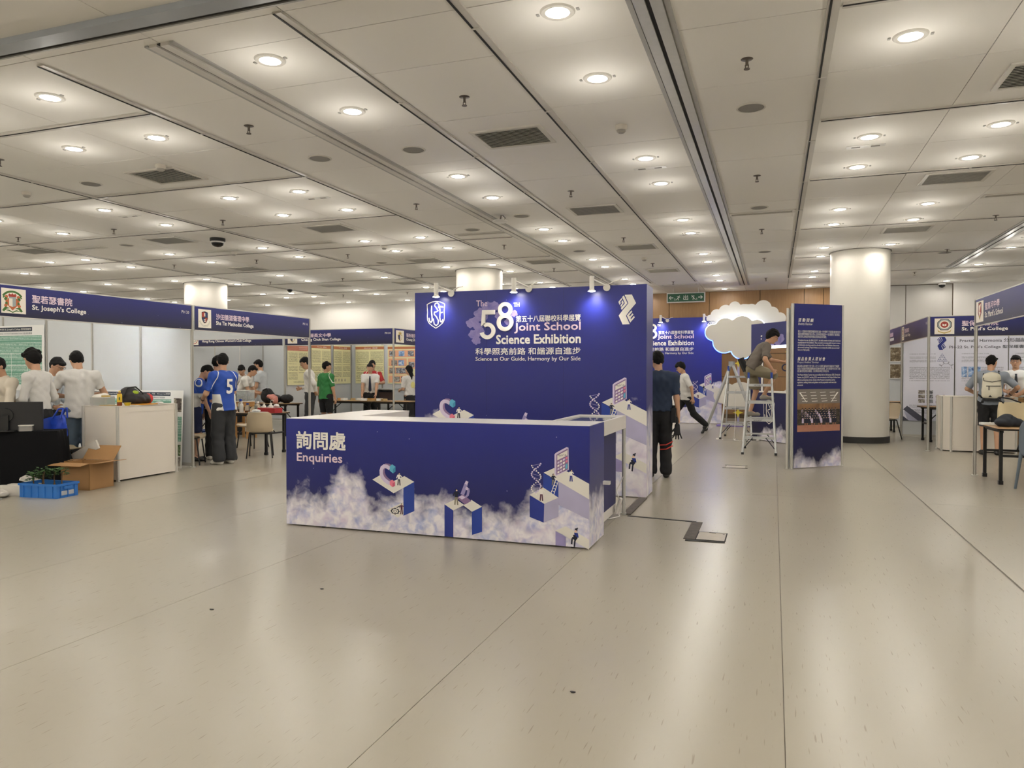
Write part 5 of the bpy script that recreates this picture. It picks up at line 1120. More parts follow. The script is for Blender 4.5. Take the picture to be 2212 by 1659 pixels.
for i, (x, y, r, h, b_, c_, lq, lb) in enumerate(BL): bottle(lb, (x, y, T), r, h, b_, c_, lq, nozzle=(i == 6))
o = thing('jerry_can', 'large white plastic container with brown label at the table end', 'container', (-9.83, 11.0, T)); MB().b2((-.08, -.1, 0), (.08, .1, .27), bev=.03).build('body', WPE, o); MB().b2((.0805, -.03, .05), (.083, .03, .1)).build('label_patch', LIQ, o); MB().cyl((0, .04, .27), (0, .04, .31), .025, seg=12).build('cap', CAPB, o)
o = thing('spray_bottle', 'white spray bottle with a blue trigger on the lab table', 'bottle', (-10.02, 11.1, T)); MB().lathe([(.0001, 0), (.04, 0), (.04, .13), (.015, .19), (.015, .2)], 14).build('body', WPE, o, smooth=True); MB().box((0, -.03, .225), (.03, .1, .04), bev=.008).box((0, -.05, .19), (.012, .015, .06)).build('trigger_head', CAPB, o)
o = thing('red_box', 'flat red and white carton on the lab table', 'box', (-8.52, 11.05, T), R(84)); MB().b2((-.1, -.2, 0), (.1, .2, .085), bev=.004).build('carton', mat('carton_red', 'a8282a', .45), o); MB().b2((.1005, -.18, .01), (.102, .05, .04)).build('white_stripe', PW, o)
o = thing('paper_tray', 'white tray of crumpled paper on the lab table', 'tray', (-8.64, 10.88, T), R(80)); MB().b2((-.09, -.16, 0), (.09, .16, .02), bev=.01).build('tray', PAPW, o); MB().ball((0, .05, .04), (.07, .09, .025), 10).build('crumpled_paper', PAPW, o)
o = thing('crumpled_tissue', 'crumpled white tissue on the red carton', 'tissue', (-8.42, 11.1, T + .087)); MB().ball((0, 0, .035), (.05, .06, .035), 8).build('tissue', PAPW, o)
# --- distant booth: tank on stool, bags on a table
WDN = mat('pine_wood', 'b98a52', .5, noise=(8, .06))
o = thing('wooden_stool', 'pine wooden stool carrying the clear tank', 'stool', (-11.06, 13.5, 0)); MB().b2((-.2, -.18, .70), (.2, .18, .74), bev=.02).build('seat', WDN, o)
for sx in (-1, 1):
    for sy in (-1, 1): MB().b2((sx * .16 - .022, sy * .13 - .022, 0), (sx * .16 + .022, sy * .13 + .022, .7)).build('leg', WDN, o)
    MB().b2((sx * .16 - .012, -.13, .3), (sx * .16 + .012, .13, .34)).build('stretcher', WDN, o)
MB().b2((-.16, -.14, .55), (.16, -.115, .6)).build('apron', WDN, o); MB().b2((-.16, -.14, .25), (.16, -.12, .29)).build('stretcher', WDN, o)
o = thing('clear_tank', 'small clear tank on a wooden block above the stool', 'tank', (-11.06, 13.5, .74)); MB().b2((-.15, -.12, 0), (.15, .12, .07)).build('wooden_block', WDN, o)
GT = mat('tank_glass', 'cfd6d4', .08, alpha=.35, noise=(3, 0.))
for lo, hi in (((-.15, -.12, .07), (.15, -.116, .32)), ((-.15, .116, .07), (.15, .12, .32)), ((-.15, -.12, .07), (-.146, .12, .32)), ((.146, -.12, .07), (.15, .12, .32))): MB().b2(lo, hi).build('glass_pane', GT, o)
for z in (.07, .31):
    for s in (-1, 1): MB().b2((-.155, s * .12 - .006, z), (.155, s * .12 + .006, z + .014)).b2((s * .15 - .006, -.12, z), (s * .15 + .006, .12, z + .014)).build('rim', PAPW, o)
MB().b2((-.1, -.05, .075), (.02, .05, .2)).build('sample_block', mat('photo_grey'), o)
folding_table('far folding table holding black bags', (-10.95, 14.4, 0), 0, 1.1, .6)
def lump(label, loc, rz, cells, m, name, cat, parts=()):
    o = thing(name, label, cat, loc, rz); c = np.array([x for x, r in cells]); r = np.array([r for x, r in cells])
    f = Fld((c - r).min(0) - .03, (c + r).max(0) + .03, .0085)
    for x, rr in cells: f.ell(x, rr, None, .035)
    f.wrinkle(.004, 42, len(label)); f.cut((0, 0, .001), (0, 0, -1)); np_mesh('body', [f.mesh()], m, o)
    for nm, pts, r, mm in parts: MB().tube(pts, r, 6).build(nm, mm, o)
    return o
BAGK = mat('bag_black', '17171a', .7, bump=(30, .4)); PINK = mat('cloth_pink', 'd08a7c', .7, bump=(20, .4))
lump('big black backpack slumped on the far folding table', (-11.12, 14.35, T), 0, [((0, 0, .15), (.17, .14, .16)), ((.02, -.03, .22), (.13, .1, .13)), ((.2, -.02, .1), (.18, .14, .1))], BAGK, 'backpack', 'bag', [('strap', [(-.05, -.12, .3), (.08, -.15, .34), (.18, -.14, .2)], .014, BAGK)])
lump('black pouch bag at the right end of the far folding table', (-10.68, 14.42, T), 0, [((0, 0, .1), (.15, .12, .1)), ((.08, 0, .11), (.11, .1, .09))], BAGK, 'pouch_bag', 'bag')
lump('salmon pink cloth between the black bags', (-10.92, 14.22, T), 0, [((0, 0, .16), (.12, .1, .05)), ((.1, -.05, .12), (.09, .08, .06)), ((.17, -.08, .06), (.06, .06, .08))], PINK, 'cloth', 'cloth')
for i, (x, y) in enumerate(((-12.0, 13.75), (-11.55, 13.3))):
    o = thing('wooden_chair', ('wooden chair with slatted back behind the blue jersey boys', 'yellow wooden chair beside the pine stool')[i], 'chair', (x, y, 0), R((20, -30)[i])); MB().b2((-.2, -.2, .42), (.2, .2, .45), bev=.02).build('seat', WDN, o)
    for sx in (-1, 1): MB().b2((sx * .18 - .016, -.2, 0), (sx * .18 + .016, -.168, .42)).build('leg', WDN, o); MB().b2((sx * .18 - .016, .168, 0), (sx * .18 + .016, .2, .95)).build('leg', WDN, o)
    for z in (.6, .74, .88): MB().b2((-.17, .172, z), (.17, .192, z + .06)).build('back_slat', WDN, o)
sr = thing('storage_rack', 'low metal rack of white boxes and wood shelves behind the boys', 'rack', (-11.75, 12.75, 0))
for x in (-.3, .3):
    for y in (-.15, .15): MB().cyl((x, y, 0), (x, y, 1.15), .012, seg=6).build('upright', mat('brass_tube', '8a6a3a', .4, .5), sr)
for z in (.5, .78, 1.1): MB().b2((-.32, -.17, z), (.32, .17, z + .03)).build('shelf', WDN, sr)
for i in range(3): MB().b2((-.26 + i * .18, -.12, .53), (-.11 + i * .18, .12, .72)).build('white_box', PAPW if i != 1 else mat('box_dark', '4a3a34', .6), sr)
# --- corner booth
folding_table('left folding table with parts in the yellow poster booth', (-10.1, 16.35, 0), R(0), 1.5, .6); folding_table('right folding table with parts in the yellow poster booth', (-8.82, 16.35, 0), R(0), .95, .6)
for i in range(9):
    x = -10.6 + i * .19; y = 16.25 + .08 * math.sin(i * 2.2); mm = (PAPW, WDN, PAPW, mat('tan_card', 'b59a6a', .6), PAPW)[i % 5]
    o = tag(MB().box((0, 0, .03), (.16, .12, .055), rot=Matrix.Rotation(i * .7, 3, 'Z'), bev=.015).build('craft_part', mm, None, (x, y, T + .003)), 'small craft part, %s from the left on the left folding table' % ('first', 'second', 'third', 'fourth', 'fifth', 'sixth', 'seventh', 'eighth', 'ninth')[i], 'craft part', 'craft parts on the folding tables')
o = thing('craft_tray', 'tan cardboard tray of sticks before the boy with the tie', 'tray', (-9.55, 16.3, T)); MB().b2((-.2, -.12, 0), (.2, .12, .03)).build('tray', mat('tan_card'), o)
for i in range(8): MB().box((-.16 + i * .045, 0, .05), (.012, .2, .02), rot=Matrix.Rotation(.3 * math.sin(i * 3), 3, 'Z')).build('stick', WDN if i % 2 else mat('crest_gold'), o)
cbn = thing('grey_cabinet', 'low grey panel cabinet with an open shelf behind the boy with the tie', 'cabinet', (-10.35, 17.9, 0))
for lo, hi in (((0, 0, 0), (.03, .4, 1.0)), ((.62, 0, 0), (.65, .4, 1.0)), ((0, 0, .97), (1.3, .4, 1.0)), ((1.27, 0, 0), (1.3, .4, 1.0)), ((.03, 0, .66), (.62, .4, .69)), ((.03, .38, 0), (1.27, .4, .97)), ((.65, .0, .03), (1.27, .02, .97)), ((.03, .0, .03), (.62, .02, .66))): MB().b2(lo, hi).build('board', mat('cabinet_grey', 'c4c8c8', .45), cbn)
MB().b2((.04, .1, .7), (.61, .36, .9)).build('stored_item', mat('box_dark'), cbn)
stc = thing('black_stool', 'round dark stool below the teacher in the white shirt', 'stool', (-9.9, 14.9, 0)); MB().cyl((0, 0, .43), (0, 0, .47), .17, seg=20).build('seat', mat('seat_dark', '3c444c', .5), stc)
for k in range(4): MB().cyl((.12 * math.cos(k * 1.57), .12 * math.sin(k * 1.57), .43), (.17 * math.cos(k * 1.57), .17 * math.sin(k * 1.57), 0), .012, seg=8).build('leg', BKM, stc)
# --- St Joseph's side: table, monitor, crate, carton
VEL = mat('black_velvet', '0d0d0f', .85, spec=.2); tb = thing('draped_table', 'table draped in black cloth with deep folds', 'table', (-9.10, 6.635, 0), R(38))
vs = []; fs = []; W2, D2, n = .62, .25, 72; per = []
for k in range(n):
    u = k / n * 4
    if u < 1: p = (-W2 + 2 * W2 * u, -D2)
    elif u < 2: p = (W2, -D2 + 2 * D2 * (u - 1))
    elif u < 3: p = (W2 - 2 * W2 * (u - 2), D2)
    else: p = (-W2, D2 - 2 * D2 * (u - 3))
    per.append(p)
for j, z in enumerate((.737, .715, .55, .37, .2, .075)):
    for k, (x, y) in enumerate(per):
        a = (j / 5) * (.035 + .03 * math.sin(k * 1.3)); L_ = math.hypot(x, y); f = 1 + a * (1 + .9 * math.sin(k * 1.05)) / L_; vs.append((x * f, y * f, z))
for j in range(5):
    for k in range(n): fs.append((j * n + k, j * n + (k + 1) % n, (j + 1) * n + (k + 1) % n, (j + 1) * n + k))
MB().add(vs, fs).build('drape', VEL, tb, smooth=True); MB().b2((-W2, -D2, .72), (W2, D2, .735)).build('table_top', VEL, tb)
for sx in (-1, 1):
    for sy in (-1, 1): MB().b2((sx * .55 - .02, sy * .2 - .02, 0), (sx * .55 + .02, sy * .2 + .02, .72)).build('leg', BKM, tb)
mo = thing('monitor', 'black computer monitor seen from behind on the draped table', 'monitor', (-8.9, 6.61, .742), R(38)); MB().b2((-.30, -.02, .0), (.30, .02, .36), bev=.01).build('screen_housing', mat('monitor_black', '1a1a1c', .4), mo)
MB().cyl((-.1, -.045, .2), (-.1, -.02, .2), .085, seg=24).build('stand_mount', mat('black_plastic'), mo); MB().b2((-.14, -.07, .0), (-.06, -.045, .2)).build('stand_neck', mat('black_plastic'), mo); MB().b2((-.22, -.16, 0), (.02, .05, .012), bev=.03).build('stand_foot', mat('black_plastic'), mo)
o = thing('food_tub', 'clear plastic tub with a lid and brown contents on the draped table', 'container', (-8.76, 6.64, .742), R(38)); MB().b2((-.07, -.05, 0), (.07, .05, .065), bev=.015).build('tub', mat('tub_clear', 'd8d6d0', .15, alpha=.45, noise=(3, 0.)), o); MB().b2((-.06, -.042, .003), (.06, .042, .04), bev=.01).build('contents', mat('soil_brown', '5c4330', .8), o); MB().b2((-.076, -.056, .065), (.076, .056, .075), bev=.015).build('lid', WPE, o)
BAGB = mat('bag_blue', '2148c0', .3, noise=(12, .2), bump=(18, .5))
bg = thing('blue_shopping_bag', 'crinkled bright blue plastic bag slung over the chair back', 'bag', (-8.95, 7.12, .45), R(10)); vs = []; fs = []; n = 20
for j in range(7):
    for k in range(n):
        a = 2 * math.pi * k / n; rr = 1 + .12 * math.sin(k * 2.3 + j * 1.7); f = (.55, .8, .95, 1, 1, .95, .9)[j]; vs.append((.22 * f * rr * math.cos(a), .1 * f * rr * math.sin(a), (0, .05, .12, .2, .28, .36, .42)[j] + (.05 * math.cos(a) if j > 3 else 0)))
for j in range(6):
    for k in range(n): fs.append((j * n + k, j * n + (k + 1) % n, (j + 1) * n + (k + 1) % n, (j + 1) * n + k))
fs.append(tuple(range(n - 1, -1, -1))); MB().add(vs, fs).build('sack', BAGB, bg, smooth=True)
for s in (-1, 1): MB().tube([(.1, s * .08, .42), (.17, s * .06, .54), (.22, s * .03, .55), (.2, s * .06, .42)], .012, 6).build('handle', BAGB, bg)
CARD = mat('cardboard', 'a87f50', .7, noise=(6, .05))
cx = thing('cardboard_box', 'open brown cardboard box with flaps folded out beside the counter', 'box', (-8.28, 7.07, 0), R(6))
w2, d2, hh = .24, .2, .33
for lo, hi in (((-w2, -d2, .003), (w2, -d2 + .006, hh)), ((-w2, d2 - .006, .003), (w2, d2, hh)), ((-w2, -d2, .003), (-w2 + .006, d2, hh)), ((w2 - .006, -d2, .003), (w2, d2, hh)), ((-w2, -d2, .0), (w2, d2, .006))): MB().b2(lo, hi).build('side', CARD, cx)
MB().box((0, d2 + .07, hh + .09), (2 * w2, .006, .22), rot=Matrix.Rotation(R(-38), 3, 'X')).build('flap', CARD, cx); MB().box((w2 + .1, 0, hh + .01), (.2, 2 * d2, .005), rot=Matrix.Rotation(R(-6), 3, 'Y')).build('flap', CARD, cx); MB().box((-w2 - .1, 0, hh - .0), (.2, 2 * d2, .005), rot=Matrix.Rotation(R(-4), 3, 'Y')).build('flap', CARD, cx); MB().box((0, -d2 - .07, hh - .005), (2 * w2, .15, .005), rot=Matrix.Rotation(R(8), 3, 'X')).build('flap', CARD, cx)
CRB = mat('crate_blue', '2f76c8', .4, noise=(8, .04)); cr = thing('plastic_crate', 'blue plastic crate holding small potted plants', 'crate', (-8.13, 6.44, 0), R(5)); w2, d2, hh = .27, .15, .165
for lo, hi in (((-w2, -d2, 0), (w2, d2, .01)), ((-w2, -d2, .01), (w2, -d2 + .012, hh)), ((-w2, d2 - .012, .01), (w2, d2, hh)), ((-w2, -d2 + .012, .01), (-w2 + .012, d2 - .012, hh)), ((w2 - .012, -d2 + .012, .01), (w2, d2 - .012, hh))): MB().b2(lo, hi).build('wall', CRB, cr)
MB().b2((-w2 - .012, -d2 - .012, hh - .025), (w2 + .012, -d2, hh)).b2((-w2 - .012, d2, hh - .025), (w2 + .012, d2 + .012, hh)).b2((-w2 - .012, -d2, hh - .025), (-w2, d2, hh)).b2((w2, -d2, hh - .025), (w2 + .012, d2, hh)).build('rim', CRB, cr)
for x in (-.21, -.1, .0, .1, .21): MB().b2((x - .005, -d2 - .009, .005), (x + .005, -d2, hh - .02)).build('rib', CRB, cr)
for y in (-.1, 0, .1): MB().b2((w2, y - .005, .005), (w2 + .009, y + .005, hh - .02)).build('rib', CRB, cr)
MB().b2((w2 + .001, -.06, .1), (w2 + .018, .06, .135), bev=.004).build('handle', CRB, cr); MB().b2((w2 + .0005, -.09, .03), (w2 + .0015, .09, .08)).build('worn_label', mat('label_grey', 'b8bcc0', .6), cr); MB().b2((-w2 + .014, -d2 + .014, .01), (w2 - .014, d2 - .014, .1)).build('soil', mat('soil_brown'), cr)
LEAF = mat('leaf_green', '3c5f2a', .5, noise=(20, .2)); STEM = mat('bark_brown', '6a5238', .8); rp = random.Random(5)
for i, (x, y, hgt) in enumerate(((-.12, .02, .2), (-.04, -.04, .24), (.02, .05, .22), (-.17, -.06, .17), (.16, .02, .25))):
    o = thing('bonsai_plant', ('small leafy bonsai plant at the back left of the blue crate', 'tallest leafy bonsai plant in the middle of the blue crate', 'leafy bonsai plant behind the tallest one in the blue crate', 'lowest leafy bonsai plant at the left corner of the blue crate', 'separate thin bonsai plant at the right end of the blue crate')[i], 'plant', cr.matrix_basis @ Vector((0, 0, 0)), 0)
    o.location = Matrix.Rotation(R(5), 3, 'Z') @ Vector((x, y, .102)) + Vector((-8.13, 6.44, 0))
    MB().cyl((0, 0, -.02), (.01, 0, .05), .022, .01, 8).tube([(.01, 0, .05), (-.01, .01, hgt * .55), (.02, 0, hgt * .8)], .007, 6).tube([(-.005, .01, hgt * .4), (.04, -.02, hgt * .75)], .005, 6).build('trunk', STEM, o, smooth=True)
    for k in range(46):
        a = rp.uniform(0, 6.28); rr = rp.uniform(.01, .075); z = hgt * .75 + rp.uniform(-.03, .07) - rr * .3; c = Vector((rr * math.cos(a), rr * math.sin(a), z)); d = Vector((math.cos(a + rp.uniform(-.6, .6)), math.sin(a + rp.uniform(-.6, .6)), rp.uniform(-.2, .5))).normalized() * .045; nn = d.cross(Vector((0, 0, 1))).normalized() * .018; up = Vector((0, 0, .006))
        MB().add([c, c + d * .5 + nn + up, c + d, c + d * .5 - nn + up], [(0, 1, 2, 3)]).build('leaf', LEAF, o)
FOAM = mat('white_foam', 'dcd6ca', .7, noise=(10, .04))
for i, (x, y, z, a, s, lb) in enumerate(((-8.58, 6.32, .061, 28, (.3, .1, .12), 'broken white foam block nearest the blue crate'), (-8.62, 6.48, .056, 15, (.34, .09, .11), 'broken white foam block behind the blue crate'), (-8.5, 6.62, .12, 40, (.4, .3, .03), 'tilted white foam sheet between crate and draped table'))):
    tag(MB().box((0, 0, 0), s, rot=Matrix.Rotation(R(a), 3, 'Z') @ Matrix.Rotation(R(20 if i == 2 else 0), 3, 'Y'), bev=.01).build('foam_block', FOAM, None, (x, y, z)), lb, 'foam', 'white packing foam')
lump('crumpled white plastic sheet on the floor at the left edge', (-8.75, 6.12, .0), 0, [((0, 0, .035), (.24, .12, .035)), ((.1, .05, .05), (.14, .1, .05)), ((-.12, -.03, .03), (.12, .1, .03))], FOAM, 'plastic_sheet', 'plastic sheet')
tag(MB().box((0, 0, 0), (.5, .03, .12), rot=Matrix.Rotation(R(-25), 3, 'Y'), bev=.01).build('foam_block', FOAM, None, (-8.62, 7.36, .42)), 'long white foam strip propped behind the cardboard box', 'foam', 'white packing foam')
# things on the white counter
CT = 1.015
o = thing('storage_tub', 'clear storage tub stuffed with a white plastic bag on the counter', 'container', (-8.72, 7.72, CT), R(10)); MB().b2((-.13, -.1, 0), (.13, .1, .11), bev=.02).build('tub', mat('tub_clear'), o); MB().ball((-.04, 0, .1), (.12, .1, .06), 10).ball((.0, .03, .12), (.08, .07, .05), 10).build('plastic_bag', FOAM, o, smooth=True); MB().b2((.06, -.1, .12), (.17, -.06, .14)).build('yellow_strip', mat('crest_gold'), o)
bt = thing('drink_bottle', 'yellow tea bottle with a yellow cap on the counter corner', 'bottle', (-8.36, 7.67, CT)); YLB = mat('label_yellow', 'd8b21e', .4)
MB().lathe([(.0001, 0), (.03, 0), (.032, .01), (.032, .05)], 18).build('brown_base', mat('tea_brown', '7a3c1c', .2), bt, smooth=True); MB().lathe([(.0325, .05), (.0325, .15), (.026, .165)], 18).build('label', YLB, bt, smooth=True); MB().lathe([(.026, .165), (.014, .178), (.013, .186)], 18).build('neck', mat('tea_brown'), bt, smooth=True); MB().lathe([(.015, .184), (.015, .205), (.0001, .206)], 18).build('cap', mat('cap_yellow', 'e4cc6a', .4), bt, smooth=True); MB().ball((.022, -.024, .1), (.012, .006, .025), 8).build('leaf_print', mat('leaf_green'), bt)
o = thing('snack_bowl', 'small yellow bowl beside the tea bottle', 'bowl', (-8.33, 7.77, CT)); MB().lathe([(.0001, .0), (.03, 0), (.045, .035), (.05, .04), (.042, .036), (.0001, .006)], 14).build('bowl', mat('bowl_yellow', 'e6c62a', .4), o, smooth=True)
bk = lump('black and red backpack lying on the white counter', (-8.5, 8.05, CT), R(75), [((0, 0, .09), (.2, .12, .09)), ((-.08, 0, .15), (.13, .1, .1)), ((.12, 0, .07), (.13, .11, .07))], mat('bag_charcoal', '2b2728', .6, bump=(30, .3)), 'backpack', 'bag')
MB().ball((-.04, -.06, .17), (.07, .05, .035), 10).build('green_pocket', mat('lime_green', 'a8c22a', .5), bk, smooth=True); MB().ball((.19, -.01, .08), (.06, .1, .075), 12).build('red_pocket', mat('bag_red', 'c22a22', .5), bk, smooth=True)
MB().tube([(-.2, -.08, .12), (-.14, -.09, .24), (-.03, -.09, .25), (.08, -.09, .15)], .01, 6).build('piping', mat('black_plastic'), bk)
tag(MB().b2((-.14, -.14, 0), (.14, .14, .012), bev=.01).build('orange_folder', mat('folder_orange', 'e09a22', .45), None, (-8.42, 8.12, CT + .0005)), 'flat orange folder under the backpack on the counter', 'folder')
tag(MB().ball((0, 0, .015), (.06, .05, .015), 10).build('white_packet', PAPW, None, (-8.42, 8.42, CT), smooth=True), 'small white packet at the far end of the counter', 'packet'); tag(MB().b2((-.1, -.06, 0), (.1, .06, .012)).build('paper_pad', mat('tan_card'), None, (-8.52, 7.64, CT + .0005)), 'tan paper pad between tub and tea bottle', 'paper')
# --- right booths
folding_table('folding table with a tote bag at the right edge of the photo', (3.2, 11.65, 0), R(90), .98, .9); folding_table('tan folding table behind the slanted white counter', (3.55, 17.75, 0), R(8), 1.2, .6); folding_table('far folding table behind the round column', (3.1, 20.2, 0), R(0), .9, .6)
lump('dark shoe like pouch on the tan folding table', (3.5, 17.6, T), R(30), [((0, 0, .05), (.1, .07, .05)), ((.05, 0, .07), (.06, .05, .04))], BAGK, 'pouch_bag', 'bag'); tag(MB().b2((-.15, -.1, 0), (.15, .1, .06), bev=.01).build('white_box', PAPW, None, (3.1, 20.2, T)), 'white box on the far folding table', 'box')
TOT = mat('canvas_cream', 'dbcba4', .7, noise=(6, .04), bump=(14, .3)); tt = thing('tote_bag', 'cream canvas tote bag with black handles on the folding table', 'bag', (3.12, 12.0, T), R(-8)); vs = []; fs = []; n = 24
for j in range(6):
    for k in range(n):
        a = 2 * math.pi * k / n; sx = abs(math.cos(a)) ** .5 * math.copysign(1, math.cos(a)); sy = abs(math.sin(a)) ** .5 * math.copysign(1, math.sin(a)); f = (.9, 1, 1, .97, .93, .9)[j]; vs.append((.17 * f * sx + .004 * math.sin(k * 3 + j), .06 * f * sy, (0, .03, .1, .2, .27, .31)[j]))
for j in range(5):
    for k in range(n): fs.append((j * n + k, j * n + (k + 1) % n, (j + 1) * n + (k + 1) % n, (j + 1) * n + k))
fs += [tuple(range(n - 1, -1, -1)), tuple(range(5 * n, 6 * n))]; MB().add(vs, fs).build('sack', TOT, tt, smooth=True); MB().b2((-.16, -.055, .0), (.16, -.0, .035)).build('black_base', BAGK, tt)
for s in (-1, 1): MB().tube([(-.1, s * .05, .3), (-.17, s * .05, .36), (-.14, s * .05, .38), (-.02, s * .05, .36), (.1, s * .05, .31)], .009, 6).build('handle', BAGK, tt)
lump('crumpled dark navy jacket on the folding table', (2.95, 11.62, T), R(20), [((0, 0, .06), (.13, .1, .07)), ((.03, .02, .1), (.1, .08, .07)), ((.12, -.04, .05), (.1, .09, .06)), ((-.06, -.05, .05), (.08, .07, .05))], mat('jacket_navy', '23272e', .85, bump=(16, .5)), 'jacket', 'jacket'); tag(MB().b2((-.12, -.06, 0), (.12, .06, .03), bev=.004).build('white_box', PAPW, None, (2.84, 11.92, T + .0005)), 'flat white box at the table corner near the post', 'box')
gc2 = thing('plastic_chair', 'grey blue one piece plastic chair before the folding table', 'chair', (3.16, 10.72, 0), R(95)); vs = []; fs = []
n = 20
for j in range(2):
    for k in range(n + 1):
        a = math.pi * k / n; vs.append((.225 * math.cos(a) * 1.0, .2 + .03 * math.sin(a) + j * .02, .62 + .24 * math.sin(a)))
P = [(.16, .45)] + [(.215 + .015 * math.cos(R(d)), .5 + .2 * (d + 60) / 120) for d in (-60, 0, 60)] + [(.23 * math.cos(R(d)), .68 + .2 * math.sin(R(d))) for d in range(0, 181, 15)] + [(-.23, .6), (-.215, .5), (-.16, .45)]
mb = MB(); mb.prism(P, .2, .222); mb.build('backrest', GBL, gc2)
MB().prism([(.2, -.21), (.22, .0), (.19, .21), (-.19, .21), (-.22, 0), (-.2, -.21)], .43, .455, axis='z').build('seat', GBL, gc2)
for sx in (-1, 1): MB().cyl((sx * .19, .2, .5), (sx * .21, .26, 0), .022, .015, 10).build('leg', GBL, gc2); MB().cyl((sx * .19, -.18, .44), (sx * .2, -.2, 0), .02, .015, 10).build('leg', GBL, gc2)
bx = thing('cardboard_box', 'brown cardboard box held behind the slanted counter', 'box', (4.45, 16.36, .0)); MB().b2((-.25, -.2, 0), (.25, .2, .5)).build('carton', CARD, bx); MB().b2((-.25, -.2, .502), (.25, .2, .98), bev=.004).build('upper_carton', CARD, bx)
# ================================================================ people
def ik(a, b_, l1, l2, hint):
    d = b_ - a; L_ = np.linalg.norm(d); Lc = min(L_, (l1 + l2) * .998); u = unit(d); b2 = a + u * Lc
    x = (l1 * l1 - l2 * l2 + Lc * Lc) / (2 * Lc); y = math.sqrt(max(l1 * l1 - x * x, 0)); h_ = V(*hint); h_ = unit(h_ - u * (h_ @ u)); return a + u * x + h_ * y, b2
def rotm(pitch, yaw, roll=0):
    """columns: right(+x), back(+y), up(+z); the face looks to -y; pitch>0 looks down, yaw>0 turns to +x"""
    return np.array(Matrix.Rotation(R(yaw), 3, 'Z') @ Matrix.Rotation(R(pitch), 3, 'X') @ Matrix.Rotation(R(roll), 3, 'Y'))
SKIN = mat('skin', 'c99c7c', .5, noise=(12, .03)); HAIR = mat('hair_black', '0d0b0a', .75, bump=(60, .5), spec=.25); EYEW = mat('eye_white', 'e8e4de', .3); EYEB = mat('eye_dark', '1a1412', .2); LIP = mat('lip', 'a0685a', .5); SPEC = mat('glasses_metal', '2a2a2c', .3, .6)
def person(label, loc, rz, h=1.72, lean=0, head=(0, 0), wr=None, elb=None, ank=None, pelvis=None, shirt='white', sleeve='short', smat=None, pants='long', pmat=None, shoe=None, hair='short', tuck=False, hem=-.1, curl=35, palm=None, glasses=False, seed=0, wid=1.0, extra=None, toe=None, hipyaw=0, hmat=None, baggy=0):
    """skeleton in metres for a 1.72 m figure facing -y; everything is scaled to height h"""
    S = h / 1.72; o = thing('person', label, 'person', loc, rz); ch = .0105
    pz = V(*(pelvis or (0, 0, .94))); ln = R(lean); u = V(0, -math.sin(ln), math.cos(ln)); X = V(1, 0, 0)
    chest = pz + u * .33; neck = pz + u * .50; hd = (head[0], head[1]); HM = rotm(*head); hup = HM @ V(0, 0, 1); u2 = unit(u * .5 + hup * .5); hb = neck + u2 * .085; hc = hb + hup * .105 + HM @ V(0, -.018, 0)
    sh = {s: pz + u * .44 + X * (s * .178 * wid) for s in (-1, 1)}; hip = {s: pz + V(s * .085, 0, -.03) for s in (-1, 1)}
    W_ = {s: V(*((wr or {}).get(s, (s * .265, -.05, .80)))) for s in (-1, 1)}; E_ = {}; K_ = {}
    A_ = {s: V(*((ank or {}).get(s, (s * .105, .02, .075)))) for s in (-1, 1)}
    for s in (-1, 1):
        E_[s], W_[s] = ik(sh[s], W_[s], .285, .25, (elb or {}).get(s, (s * .35, .8, -.2))); K_[s], A_[s] = ik(hip[s], A_[s], .425, .415, (s * .12, -1, 0))
    sc = lambda a: tuple(V(*a) * S)
    pts = [hc, pz, neck, *W_.values(), *A_.values(), *E_.values(), *K_.values()]; lo = (np.min(pts, 0) - .26) * S; hi = (np.max(pts, 0) + .26) * S; lo[2] = min(lo[2], 0 if pelvis is None else lo[2])
    def fld(hh): return Fld(lo, hi, hh)
    g = S
    def torso(f, e=0.0):
        f.ecap(sc(pz), sc(pz + u * .16), ((.15 * wid + e) * g, (.105 + e) * g), ((.135 * wid + e) * g, (.095 + e) * g), (1, 0, 0)); f.ecap(sc(pz + u * .16), sc(chest + u * .06), ((.135 * wid + e) * g, (.095 + e) * g), ((.165 * wid + e) * g, (.108 + e) * g), (1, 0, 0))
        for s in (-1, 1): f.cap(sc(sh[s]), sc(neck - u * .02), (.062 + e) * g, (.055 + e * .6) * g, .04)
    def arm(f, s, e=0., t0=0., t1=2.):
        if t1 > 0:
            e1 = sh[s] + (E_[s] - sh[s]) * min(t1, 1); f.cap(sc(sh[s]), sc(e1), (.05 + e) * g, (.041 + e) * g, .03, cb=t1 < 1)
        if t1 > 1:
            e2 = E_[s] + (W_[s] - E_[s]) * (t1 - 1); f.cap(sc(E_[s]), sc(e2), (.041 + e) * g, (.041 - .014 * (t1 - 1) + e) * g, .02, cb=t1 < 2)
    def leg(f, s, e=0., t1=2., bag=0.):
        f.cap(sc(hip[s]), sc(hip[s] + (K_[s] - hip[s]) * min(1, t1)), (.088 + e) * g, (.06 + e + bag * .4) * g, .03)
        if t1 > 1: f.cap(sc(K_[s]), sc(K_[s] + (A_[s] - K_[s]) * (t1 - 1)), (.057 + e + bag * .4) * g, (.038 + e + bag) * g, .02)
    # body
    b_ = fld(.0135); torso(b_, -.008)
    for s in (-1, 1): arm(b_, s); leg(b_, s, -.006); td_ = unit(V(*((toe or {}).get(s, (s * .12, -1, 0))))); b_.cap(sc(A_[s]), sc(A_[s] + td_ * .09 + V(0, 0, -.03) * (abs(td_[2]) < .5)), .03 * g, .022 * g, .02)
    b_.cap(sc(neck - u * .03), sc(hb + hup * .02), .054 * g, .052 * g, .03); chunks = [b_.mesh()]
    hf = Fld((V(*sc(hc)) - .2), (V(*sc(hc)) + .2), .0075)
    hp = lambda x, y, z: sc(hc + HM @ V(x, y, z))
